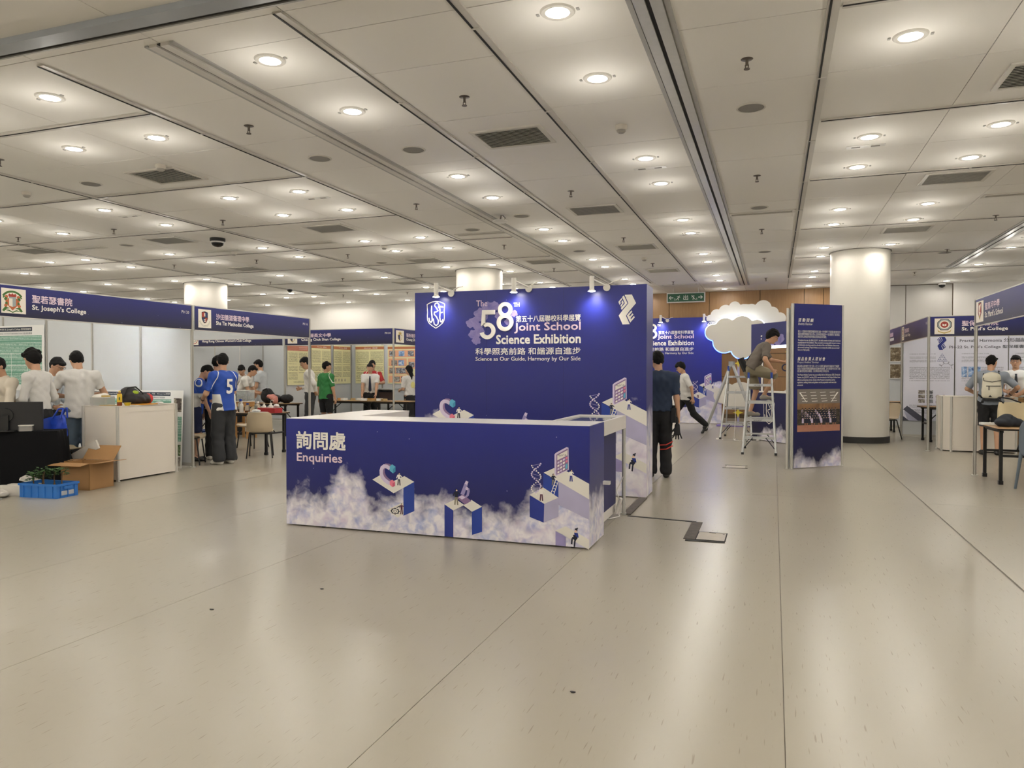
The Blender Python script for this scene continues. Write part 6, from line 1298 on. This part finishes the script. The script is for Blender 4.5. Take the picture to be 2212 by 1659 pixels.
    hf.cap(sc(neck - u * .0), hp(0, .02, -.06), .053 * g, .05 * g, .02); hf.ell(hp(0, .008, .012), V(.076, .094, .102) * g, HM); hf.ell(hp(0, -.02, -.045), V(.06, .066, .068) * g, HM, .03); hf.ell(hp(0, -.055, -.092), V(.03, .03, .024) * g, HM, .03)
    hf.cap(hp(0, -.09, .012), hp(0, -.108, -.025), .008 * g, .014 * g, .012)
    for s in (-1, 1): hf.ell(hp(s * .078, .012, -.012), V(.012, .022, .032) * g, HM, .008); hf.ell(hp(s * .03, -.083, .03), V(.026, .014, .008) * g, HM, .012)
    hf.ell(hp(0, -.088, -.056), V(.026, .014, .01) * g, HM, .01); chunks.append(hf.mesh())
    for s in (-1, 1):
        fd = unit(W_[s] - E_[s]); pn = V(*((palm or {}).get(s, (-s, .15, 0)))); pn = unit(pn - fd * (pn @ fd)); ac = np.cross(fd, pn)
        if ac @ V(0, -1, .3) < 0: ac = -ac                        # thumb side
        w0 = W_[s]; f = Fld((np.array(sc(w0 + fd * .09)) - .14), (np.array(sc(w0 + fd * .09)) + .14), .0056); cu = curl[s] if isinstance(curl, dict) else curl
        f.cap(sc(w0 - fd * .04), sc(w0 + fd * .01), .027 * g, .025 * g, .01); f.ecap(sc(w0 + fd * .015), sc(w0 + fd * .082), (.032 * g, .016 * g), (.04 * g, .014 * g), tuple(ac), .012)
        for i, (ox, l_) in enumerate(((.031, .072), (.011, .08), (-.010, .075), (-.03, .058))):
            p = w0 + fd * .085 + ac * ox; a1, a2 = R(cu * (.8 + .12 * i)), R(cu * (1.7 + .15 * i)); d1 = fd * math.cos(a1) + pn * math.sin(a1); d2 = fd * math.cos(a2) + pn * math.sin(a2)
            q = p + d1 * l_ * .52; f.cap(sc(p - fd * .01), sc(q), .0092 * g, .0085 * g, .004); f.cap(sc(q), sc(q + d2 * l_ * .5), .0085 * g, .0072 * g, .003)
        p = w0 + fd * .025 + ac * .026; q = p + unit(ac * .75 + fd * .6 + pn * .35) * .042; f.cap(sc(p), sc(q), .013 * g, .0105 * g, .01); f.cap(sc(q), sc(q + unit(fd * .85 + ac * .25 + pn * .3) * .034), .0105 * g, .008 * g, .004); chunks.append(f.mesh())
    np_mesh('body', chunks, SKIN, o)
    # face
    for s in (-1, 1):
        MB().ball(hp(s * .031, -.083, .012), V(.0125, .007, .0065) * g, 10, rot=Matrix(HM)).build('eye', EYEW, o, smooth=True); MB().ball(hp(s * .031, -.0885, .012), V(.0058, .004, .0058) * g, 8, rot=Matrix(HM)).build('iris', EYEB, o, smooth=True)
        MB().cyl(hp(s * .018, -.091, .03), hp(s * .047, -.08, .031), .0042 * g, .003 * g, 6).build('eyebrow', HAIR, o)
    MB().ball(hp(0, -.098, -.058), V(.021, .006, .0055) * g, 10, rot=Matrix(HM)).build('mouth', LIP, o, smooth=True)
    if glasses:
        for s in (-1, 1):
            c = [hp(s * .033 + .024 * math.cos(a), -.1, .012 + .019 * math.sin(a)) for a in [k * math.pi / 7 for k in range(15)]]; MB().tube(c, .0018, 5).tube([hp(s * .057, -.1, .016), hp(s * .08, .01, .016)], .0016, 5).build('glasses_rim', SPEC, o)
        MB().tube([hp(-.01, -.102, .014), hp(.01, -.102, .014)], .0018, 5).build('glasses_bridge', SPEC, o)
    # hair
    f = Fld((V(*sc(hc)) - .24), (V(*sc(hc)) + .24), .008); vol = {'short': 1.0, 'curly': 1.12, 'crop': .95, 'long': 1.02, 'wave': 1.08}[hair]
    line = lambda q: np.where(q[..., 1] < -.02 * g, (.062 - .0) * g, np.where(q[..., 1] < .03 * g, .02 * g, -.062 * g)) - q[..., 2]
    line2 = lambda q: (.038 * g + np.clip((q[..., 1] + .06 * g) * -1.5, -.155 * g, .0)) - q[..., 2]
    f.ell(hp(0, .012, .02), V(.088 * vol, .106 * vol, .112 * vol) * g, HM, post=line2)
    if hair in ('curly', 'wave'):
        rr = np.random.RandomState(seed + 3)
        for _ in range(46 if hair == 'curly' else 26):
            a, e2 = rr.uniform(0, 6.28), rr.uniform(.15, 1.5); x, y, z = .088 * math.cos(a) * math.cos(e2), .105 * math.sin(a) * math.cos(e2) + .012, .11 * math.sin(e2) + .025
            if y < -.05 and z < .07: continue
            f.ell(hp(x, y, z), V(.024, .024, .02) * g, HM, .006)
    if hair == 'wave': f.ell(hp(0, -.07, .075), V(.064, .042, .036) * g, HM, .025)
    else: f.ell(hp(0, -.064, .062), V(.064, .03, .03) * g, HM, .025)
    if hair == 'long':
        f2 = Fld((V(*sc(hc)) - .42), (V(*sc(hc)) + .3), .009); f2.ell(hp(0, .02, .015), V(.094, .108, .118) * g, HM, post=line2); f2.ecap(hp(0, .05, .0), hp(0, .085, -.16), (.088 * g, .05 * g), (.075 * g, .035 * g), tuple(HM @ V(1, 0, 0)), .03); f2.ecap(hp(.02, .09, -.16), hp(.03, .1, -.3), (.05 * g, .03 * g), (.015 * g, .012 * g), tuple(HM @ V(1, 0, 0)), .02); f = f2
    f.wrinkle(.0022, 120, seed); f.wrinkle(.003, 45, seed); np_mesh('hair', [f.mesh()], hmat or HAIR, o)
    # shirt
    f = fld(ch); torso(f, .012 + .006 * baggy); L_ = {'short': .62, 'half': .85, 'long': 1.9, 'rolled': 1.35, 'none': .15}[sleeve]
    hemp = pz + u * (hem if not tuck else .02)
    if not tuck: f.ecap(sc(pz + u * (hem - .03)), sc(pz + u * .1), ((.158 * wid + .03 + .012 * baggy) * g, (.118 + .026 + .008 * baggy) * g), ((.145 * wid + .016 + .006 * baggy) * g, (.108 + .014) * g), (1, 0, 0))
    for s in (-1, 1): arm(f, s, .01 + .01 * (sleeve in ('short', 'half')), t1=L_)
    f.cut(sc(hemp), tuple(-u)); f.cap(sc(neck - u * .03), sc(neck + u2 * .012), .064 * g, .059 * g, .015, cb=True); f.wrinkle(.0034, 30, seed); f.wrinkle(.0048, 17, seed + 9)
    so = np_mesh('shirt', [f.mesh()], smat, o)
    # trousers, shorts or skirt
    f = fld(ch); wz = pz + V(0, 0, .06)
    f.ecap(sc(pz + V(0, 0, -.06)), sc(pz + u * (.04 if tuck else .02)), ((.158 * wid) * g, .118 * g), ((.143 * wid) * g, .107 * g), (1, 0, 0))
    if pants == 'skirt':
        f.ecap(sc(pz), sc(pz + V(0, .0, -.75)), (.15 * g, .12 * g), (.24 * g, .2 * g), (1, 0, 0)); f.cut(sc(pz + V(0, 0, -.8)), (0, 0, -1))
    else:
        for s in (-1, 1):
            leg(f, s, (.012 if pants == 'long' else .016) + .007 * baggy, 1.95 if pants == 'long' else .92, .018 + .008 * baggy if pants == 'long' else 0)
            if pants == 'short': kd = unit(K_[s] - hip[s]); q = hip[s] + (K_[s] - hip[s]) * .93
    if pants == 'short':
        zc = min((hip[s] + (K_[s] - hip[s]) * .95)[2] for s in (-1, 1)); f.cut(sc(V(0, 0, zc)), (0, 0, -1))
    if pants == 'long' and ank is None: f.cut(sc(V(0, 0, .05)), (0, 0, -1))
    f.wrinkle(.0032, 26, seed + 5); f.wrinkle(.005, 15, seed + 2); np_mesh({'long': 'trousers', 'short': 'shorts', 'skirt': 'skirt'}[pants], [f.mesh()], pmat, o)
    # shoes
    for s in (-1, 1):
        td = V(*((toe or {}).get(s, (s * .12, -1, 0)))); td = unit(td); a = A_[s] + V(0, 0, -.075); up = unit(V(0, 0, 1) - td * td[2]); sd = np.cross(td, up)
        f = Fld((np.array(sc(a + td * .08)) - .2), (np.array(sc(a + td * .08)) + .2), .0085)
        f.ecap(sc(a - td * .035 + up * .035), sc(a + td * .14 + up * .03), (.038 * g, .038 * g), (.042 * g, .03 * g), tuple(sd), .02); f.cap(sc(a + up * .045), sc(a + up * .085), .042 * g, .04 * g, .03, cb=True); f.cap(sc(a + td * .14 + up * .028), sc(a + td * .165 + up * .024), .036 * g, .026 * g, .02)
        f.cut(sc(a), tuple(-up)); so2 = np_mesh('shoe', [f.mesh()], shoe or mat('shoe_black', '161616', .5), o)
    if extra: extra(o, dict(S=S, hp=hp, sc=sc, pz=pz, u=u, neck=neck, sh=sh, W=W_, E=E_, A=A_, K=K_, chest=chest, HM=HM))
    return o
WSH = mat('shirt_white', 'e2dfd8', .75, noise=(6, .02), bump=(11, .8)); WTE = mat('tee_white', 'dcd9d3', .8, noise=(6, .02), bump=(9, .8)); DGR = mat('trousers_charcoal', '2c2d2f', .75, noise=(8, .06)); BLKC = mat('cloth_black', '141416', .8, noise=(8, .1)); SKB = mat('jeans_blue', '5b6c7c', .8, noise=(12, .1)); KHK = mat('shorts_khaki', '8a8068', .8, noise=(8, .05)); TAU = mat('tee_taupe', '6b6258', .8, noise=(8, .05)); NVT = mat('tee_navy', '1e2c42', .8, noise=(8, .08)); WSN = mat('shoe_white', 'ddd8cc', .6); TAN = mat('shoe_tan', '9c958a', .6); GRY = mat('tee_grey', '8e959e', .8, noise=(8, .04)); PALE = mat('shirt_pale', 'd2d7da', .75, noise=(6, .02), bump=(11, .8)); CRS = mat('shirt_cream', 'd8cdba', .75, noise=(6, .02), bump=(11, .8))
def jersey_mat(name, main, side, trim):
    m = bpy.data.materials.new(name); m.use_nodes = True; t = NT(m); b = t.n['Principled BSDF']; tc = t.new('ShaderNodeTexCoord').outputs['Object']; sp = t.new('ShaderNodeSeparateXYZ'); t.link(tc, sp.inputs[0])
    ax = t.math('ABSOLUTE', sp.outputs[0]); z = sp.outputs[2]
    pan = t.math('MULTIPLY', t.math('GREATER_THAN', ax, t.math('MULTIPLY_ADD', z, .09, .03)), t.math('LESS_THAN', z, 1.12))
    c = t.mix(pan, lin(main), lin(side)); k = t.math('SUBTRACT', ax, t.math('MULTIPLY_ADD', z, -.42, .755)); st = t.math('MULTIPLY', t.math('LESS_THAN', t.math('ABSOLUTE', k), .008), t.math('GREATER_THAN', z, 1.2))
    c = t.mix(st, c, lin(trim)); t.link(c, b.inputs['Base Color']); b.inputs['Roughness'].default_value = .7; return m
JBL = jersey_mat('jersey_blue', '1f4aa6', 'd9d6cc', 'e8e6e0'); JGR = jersey_mat('jersey_green', '2b7a3c', '2b7a3c', 'e4e2da')
def tie(m):
    def f(o, k):
        c, u = k['chest'], k['u']; fw = V(0, -math.cos(math.asin(-u[1]) if abs(u[1]) < 1 else 0), -0.0); d = V(0, -1, 0); p = lambda z, x: k['sc'](k['pz'] + u * z + d * (.146 if z < .38 else .146 - (z - .38) * .45) + V(x, 0, 0))
        mb = MB(); zs = [(.46, .02), (.43, .016), (.41, .02), (.2, .034), (.08, .04), (.04, .0)]
        vs = []; fs = []
        for z, w_ in zs: vs += [p(z, -w_), p(z, w_)]
        for i in range(len(zs) - 1): fs.append((2 * i, 2 * i + 1, 2 * i + 3, 2 * i + 2))
        n = len(vs); vs += [(v[0], v[1] + .006, v[2]) for v in vs]; fs += [tuple(a + n for a in f_) for f_ in fs]
        MB().add(vs, fs).build('tie', m, o)
        for s in (-1, 1): q = k['sc'](k['neck'] + V(s * .03, -.06, -.015)); MB().box(q, (.05, .02, .03), rot=Matrix.Rotation(s * .6, 3, 'Y')).build('collar', WSH, o)
    return f
def collar(m):
    def f(o, k):
        mb = MB(); n = 14; vs = []; fs = []
        for j, (r, z) in enumerate(((.066, .03), (.074, .0), (.088, -.012))):
            for i in range(n): a = -math.pi / 2 + .25 + (2 * math.pi - .5) * i / (n - 1); vs.append(k['sc'](k['neck'] + V(r * math.cos(a), r * math.sin(a) * .95 + .0, z)))
        for j in range(2):
            for i in range(n - 1): fs.append((j * n + i, j * n + i + 1, (j + 1) * n + i + 1, (j + 1) * n + i))
        MB().add(vs, fs).build('collar', m, o, smooth=True)
    return f
def watch(s):
    def f(o, k):
        w, e = k['W'][s], k['E'][s]; d = unit(w - e); MB().cyl(k['sc'](w - d * .03), k['sc'](w - d * .008), .032 * k['S'], seg=14).build('wrist_watch', mat('black_plastic'), o, smooth=True)
    return f
def multi(*fs):
    def f(o, k):
        for g in fs: g(o, k)
    return f
def belt(o, k):
    p = k['pz'] + k['u'] * .035; mb = MB(); n = 28; vs = []; fs = []
    for z in (-.016, .016):
        for i in range(n): a = 2 * math.pi * i / n; vs.append(k['sc'](p + V(.158 * math.cos(a), .122 * math.sin(a), z)))
    for i in range(n): fs.append((i, (i + 1) % n, n + (i + 1) % n, n + i))
    MB().add(vs, fs).build('belt', mat('belt_black', '121212', .4), o, smooth=True)
# ================================================================ who stands where
# booth PH 20
person('man in a plain white T-shirt and jeans standing with his back to us', (-9.17, 7.74, 0), R(-128), 1.76, lean=5, head=(28, 18), wr={-1: (-.12, -.27, 1.12), 1: (.14, -.25, 1.1)}, elb={-1: (-.9, .5, -.3), 1: (.9, .5, -.3)}, smat=WTE, sleeve='short', pmat=SKB, seed=1, baggy=1, wid=1.08, hem=-.13, shoe=WSN)
person('boy with wavy hair and rolled white sleeves seen from the side', (-9.14, 7.12, 0), R(-72), 1.75, lean=4, head=(18, -12), wr={-1: (-.25, -.22, 1.0), 1: (.12, -.3, 1.02)}, smat=WSH, sleeve='rolled', pmat=BLKC, tuck=True, hair='wave', seed=2, extra=collar(WSH))
person('boy in a cream shirt with a green badge at the left edge', (-9.41, 6.87, 0), R(-8), 1.66, lean=4, head=(26, 0), wr={-1: (-.16, -.3, .98), 1: (.16, -.3, .98)}, smat=CRS, sleeve='long', pmat=DGR, tuck=True, seed=3, extra=multi(collar(CRS), lambda o, k: MB().ball(k['sc'](k['chest'] + V(.08, -.126, 0)), (.03, .006, .035), 10).build('badge', mat('crest_green'), o)))
person('boy with glasses half hidden behind the wavy haired boy', (-9.86, 7.82, 0), R(95), 1.68, lean=6, head=(30, 10), wr={-1: (-.16, -.28, 1.0), 1: (.16, -.28, 1.0)}, smat=PALE, sleeve='long', pmat=DGR, tuck=True, glasses=True, seed=4)
# booth PH 16
def number5(o, k):
    text('5', (-.055, 1.12 * k['S'], .055, 1.34 * k['S']), PW, thing_child(o, (0, .143, 0), math.pi), 0, bold=.03, name='back_number')
def thing_child(o, loc, rz):
    e = MB().b2((-.0005, -.0005, 1.2), (.0005, .0005, 1.201)).build('number_backing', PW, o, loc, rz); return e
person('boy in a blue jersey with number 5 and dark track trousers', (-8.30, 9.62, 0), R(-102), 1.74, lean=2, head=(8, -30), wr={1: (.2, -.26, 1.02), -1: (-.14, -.3, 1.02)}, elb={1: (.7, .9, -.2), -1: (-.8, .6, -.2)}, smat=JBL, sleeve='half', pmat=DGR, shoe=WSN, seed=5, baggy=2, hem=-.09, glasses=True, extra=multi(number5, collar(WSH), watch(1)))
person('boy in a blue jersey behind the number 5 boy', (-8.86, 10.08, 0), R(-150), 1.72, lean=3, head=(10, -50), wr={-1: (-.24, -.2, .98), 1: (.2, -.25, 1.0)}, smat=JBL, sleeve='half', pmat=BLKC, shoe=WSN, seed=6, hem=-.09)
person('boy in a blue jersey looking down beside the booth post', (-9.04, 9.8, 0), R(128), 1.6, lean=10, head=(34, 0), wr={-1: (-.2, -.26, .84), 1: (.27, -.12, .82)}, smat=JBL, sleeve='half', pmat=mat('shorts_navy', '1b2346', .8), pants='short', seed=7, hair='crop', hem=-.09)
# distant booth
person('boy in a white shirt stooping far left over the clear tank', (-11.86, 14.2, 0), R(110), 1.68, lean=32, head=(24, 10), wr={-1: (-.1, -.55, .98), 1: (.12, -.55, .98)}, smat=WSH, pmat=DGR, tuck=True, seed=8)
person('boy in a white shirt bending over the clear tank with both hands', (-12.35, 15.04, 0), R(30), 1.7, lean=28, head=(36, -5), wr={-1: (-.14, -.52, 1.0), 1: (.16, -.52, .98)}, smat=WSH, pmat=DGR, tuck=True, seed=9, extra=collar(WSH))
person('standing boy in a pale shirt with a black backpack strap looking left', (-11.76, 15.0, 0), R(-75), 1.74, lean=6, head=(16, 0), wr={-1: (-.2, -.25, .9), 1: (.22, -.2, .88)}, smat=PALE, pmat=PALE, tuck=True, seed=10, extra=collar(WSH))
# corner booth
person('teacher with glasses in a white shirt with one hand on his hip', (-9.68, 13.95, 0), R(-62), 1.78, lean=3, head=(24, 0), wr={1: (.16, .13, 1.0), -1: (-.12, -.22, 1.06)}, elb={1: (1, .35, -.1), -1: (-.6, .6, -.6)}, smat=WSH, sleeve='long', pmat=DGR, tuck=True, glasses=True, seed=11, hair='short', curl={1: 20, -1: 60}, extra=multi(collar(WSH), belt))
person('person in a green and white sports top and black shorts facing away', (-10.08, 15.15, 0), R(170), 1.68, head=(4, -35), smat=JGR, sleeve='half', pmat=BLKC, pants='short', seed=12, hem=-.1, baggy=1)
person('boy with a fringe, white shirt and dark tie working at the table', (-9.86, 16.85, 0), R(25), 1.66, lean=6, head=(8, -4), wr={-1: (-.2, -.3, .84), 1: (.16, -.32, .84)}, smat=WSH, pmat=BLKC, tuck=True, seed=13, extra=tie(mat('tie_navy', '1a1d30', .6)))
person('person in a red and white top behind the boy with the fringe', (-10.15, 17.45, 0), R(10), 1.74, head=(4, 0), wr={1: (.3, -.34, 1.14), -1: (-.2, -.1, .9)}, smat=jersey_mat('jersey_red', 'b02828', 'e8e4dc', 'e8e4dc'), sleeve='half', pmat=BLKC, pants='short', seed=14, palm={1: (0, 0, 1)}, curl=15)
person('girl with long black hair in a white T-shirt and black skirt', (-8.92, 17.22, 0), R(-112), 1.6, head=(8, 10), wr={-1: (-.14, -.26, 1.08), 1: (.14, -.26, 1.05)}, smat=WTE, sleeve='half', pmat=BLKC, pants='skirt', hair='long', seed=15, hem=-.02, extra=lambda o, k: MB().ball(k['sc'](k['chest'] + V(-.02, .118, -.06)), (.07, .012, .085), 14).build('back_print', mat('print_lemon', 'e2d98a', .6), o))
# centre aisle
def toolbelt(o, k):
    belt(o, k); p = k['pz']; MB().box(k['sc'](p + V(-.19, .03, -.08)), (.09, .14, .2), bev=.02).build('tool_pouch', BLKC, o); MB().box(k['sc'](p + V(-.2, .05, .02)), (.04, .05, .08), bev=.01).build('tool_pouch_flap', BLKC, o)
    GL = mat('glove_black', '19191b', .7); c = p + V(-.25, .05, -.31); f = Fld(np.array(k['sc'](c)) - .22, np.array(k['sc'](c)) + .22, .0075); q = k['sc']
    f.ecap(q(c + V(0, 0, .1)), q(c + V(0, 0, -.02)), (.036, .02), (.045, .018), (1, 0, 0), .02)
    for i, y in enumerate((-.036, -.012, .012, .036)): f.cap(q(c + V(y, 0, -.02)), q(c + V(y * 1.7, 0, -.1 + .012 * abs(i - 1.4))), .011, .009, .008)
    f.cap(q(c + V(.04, 0, .04)), q(c + V(.085, 0, -.01)), .012, .01, .01); f.cap(q(c + V(0, 0, .1)), q(c + V(.01, 0, .2)), .02, .014, .01); np_mesh('hanging_glove', [f.mesh()], GL, o)
    for z, zz in ((.5, .42), (.44, .4)): MB().tube([k['sc'](V(-.19, .04, z)), k['sc'](V(-.1, .11, z - .04)), k['sc'](V(-.02, .06, z - .05))], .008, 6).build('red_strap', mat('strap_red', 'c23a30', .6), o)
person('man in a dark navy T-shirt and black trousers with a tool pouch', (-1.52, 10.45, 0), R(190), 1.74, head=(12, 25), wr={-1: (-.27, .02, .82), 1: (.24, -.15, .9)}, smat=NVT, sleeve='half', pmat=BLKC, seed=16, hem=-.02, baggy=1, wid=1.12, extra=toolbelt)
person('man in a white T-shirt and black trousers striding left', (-1.98, 18.1, 0), R(-72), 1.72, lean=6, head=(26, 6), wr={-1: (-.24, -.24, .98), 1: (.26, .1, .84)}, ank={-1: (-.1, -.42, .09), 1: (.1, .46, .2)}, pelvis=(0, 0, .9), toe={1: (.05, -.5, -.85)}, smat=WTE, sleeve='half', pmat=BLKC, glasses=True, hair='wave', seed=17, baggy=0)
def sling(o, k):
    sc, pz, u = k['sc'], k['pz'], k['u']; p = lambda z, x, y: sc(pz + u * z + V(x, y, 0))
    MB().box(p(.06, -.05, .17), (.17, .09, .26), rot=Matrix.Rotation(R(-24), 3, 'X') @ Matrix.Rotation(R(12), 3, 'Z'), bev=.035).build('sling_bag', BLKC, o, smooth=True)
    MB().tube([p(.16, -.06, .17), p(.34, .03, .14), p(.47, .09, .08), p(.5, .1, .0), p(.42, .07, -.13), p(.28, -.06, -.15), p(.16, -.16, -.06), p(.1, -.17, .06), p(.06, -.1, .15)], .009, 6).build('sling_strap', BLKC, o)
person('curly haired man in a taupe T-shirt and khaki shorts standing on the step ladder', (-.36, 14.66, .625), R(103), 1.74, lean=34, head=(30, -12), pelvis=(0, .06, .92), ank={-1: (-.1, -.16, .40), 1: (.1, .04, .085)}, wr={-1: (-.30, -.27, .87), 1: (.06, -.56, 1.02)}, elb={-1: (-.7, .7, .1), 1: (.6, .4, -.6)}, smat=TAU, sleeve='half', pmat=KHK, pants='short', shoe=TAN, hair='curly', glasses=True, seed=18, baggy=2, wid=1.1, hem=-.03, toe={-1: (.0, -1, 0), 1: (.1, -1, 0)}, curl=60, extra=sling)
gl = thing('duct_tape_ring', 'dark navy ring hanging from the hand of the man on the ladder', 'ring', (.2, 14.56, 1.55)); MB().lathe([(.05, -.015), (.07, -.015), (.07, .015), (.05, .015), (.05, -.015)], 24).build('ring', mat('ring_navy', '1d2244', .5), gl, smooth=True); gl.rotation_euler = (R(90), 0, R(20))
# right booths
CRB_ = mat('backpack_cream', 'd9d2bc', .7, noise=(6, .03), bump=(20, .15))
def rucksack(o, k):
    sc, pz, u = k['sc'], k['pz'], k['u']; c = pz + u * .27; S = k['S']
    f = Fld(np.array(sc(c)) - .34, np.array(sc(c)) + .42, .011); f.ecap(sc(c + V(0, .17, -.16)), sc(c + V(0, .16, .12)), (.15 * S, .085 * S), (.135 * S, .07 * S), (1, 0, 0), .03); f.ell(sc(c + V(0, .19, -.08)), (.13 * S, .08 * S, .14 * S), None, .03); f.ell(sc(c + V(0, .155, .17)), (.13 * S, .075 * S, .07 * S), None, .03); f.cut(sc(c + V(0, 0, -.24)), (0, 0, -1)); f.wrinkle(.0015, 24, 3)
    b = np_mesh('rucksack', [f.mesh()], CRB_, o)
    MB().box(sc(c + V(0, .165, -.235)), (.27 * S, .15 * S, .05), bev=.04).build('rucksack_base', BAGK, o)
    for s in (-1, 1): MB().tube([sc(k['sh'][s] * V(.55, 1, 1) + V(0, .11, .0)), sc(k['sh'][s] * V(.6, 1, 1) + V(0, .0, .085)), sc(k['sh'][s] * V(.62, 1, 1) + V(0, -.125, -.02)), sc(k['chest'] + V(s * .13, -.13, -.12)), sc(c + V(s * .175, .03, -.16)), sc(c + V(s * .14, .12, -.2))], .017, 8).build('rucksack_strap', BAGK, o)
    MB().tube([sc(c + V(-.13, .22, .1)), sc(c + V(0, .245, .07)), sc(c + V(.12, .225, .09)), sc(c + V(.13, .2, .14))], .005, 6).tube([sc(c + V(-.12, .275, .0)), sc(c + V(.09, .275, .0))], .006, 6).tube([sc(c + V(.05, .278, 0)), sc(c + V(.05, .285, -.07))], .007, 6).build('rucksack_zip', BAGK, o); MB().flat([(-.03, 0), (.03, 0), (0, .035)], 0).build('rucksack_mark', BAGK, o, sc(c + V(.03, .268, -.19)))
person('man in a grey T-shirt and black shorts wearing a cream backpack', (3.63, 15.22, 0), R(172), 1.74, head=(4, -28), wr={-1: (-.32, -.24, 1.06), 1: (.2, -.28, 1.06)}, elb={-1: (-.9, .5, -.3), 1: (.9, .4, -.3)}, smat=GRY, sleeve='half', pmat=BLKC, pants='short', hair='crop', seed=19, hem=-.06, wid=1.1, baggy=1, palm={-1: (0, 0, 1)}, curl=25, extra=multi(rucksack, watch(-1)))
person('boy with glasses, white shirt and striped tie behind the counter', (4.44, 16.86, 0), R(-12), 1.76, head=(3, -6), wr={-1: (-.14, -.24, 1.06), 1: (.16, -.24, 1.06)}, smat=WSH, pmat=BLKC, tuck=True, glasses=True, seed=20, extra=tie(mat('tie_dark', '22242a', .6)))
person('person in a white shirt at the right edge reaching out an arm', (4.5, 15.72, 0), R(-95), 1.72, head=(8, 0), wr={1: (.16, -.4, 1.0), -1: (-.2, -.3, 1.05)}, elb={1: (.4, .3, -.8), -1: (-.6, .5, -.5)}, smat=WSH, sleeve='half', pmat=BLKC, seed=21, palm={1: (0, 0, 1)}, curl=25)
flush_text()
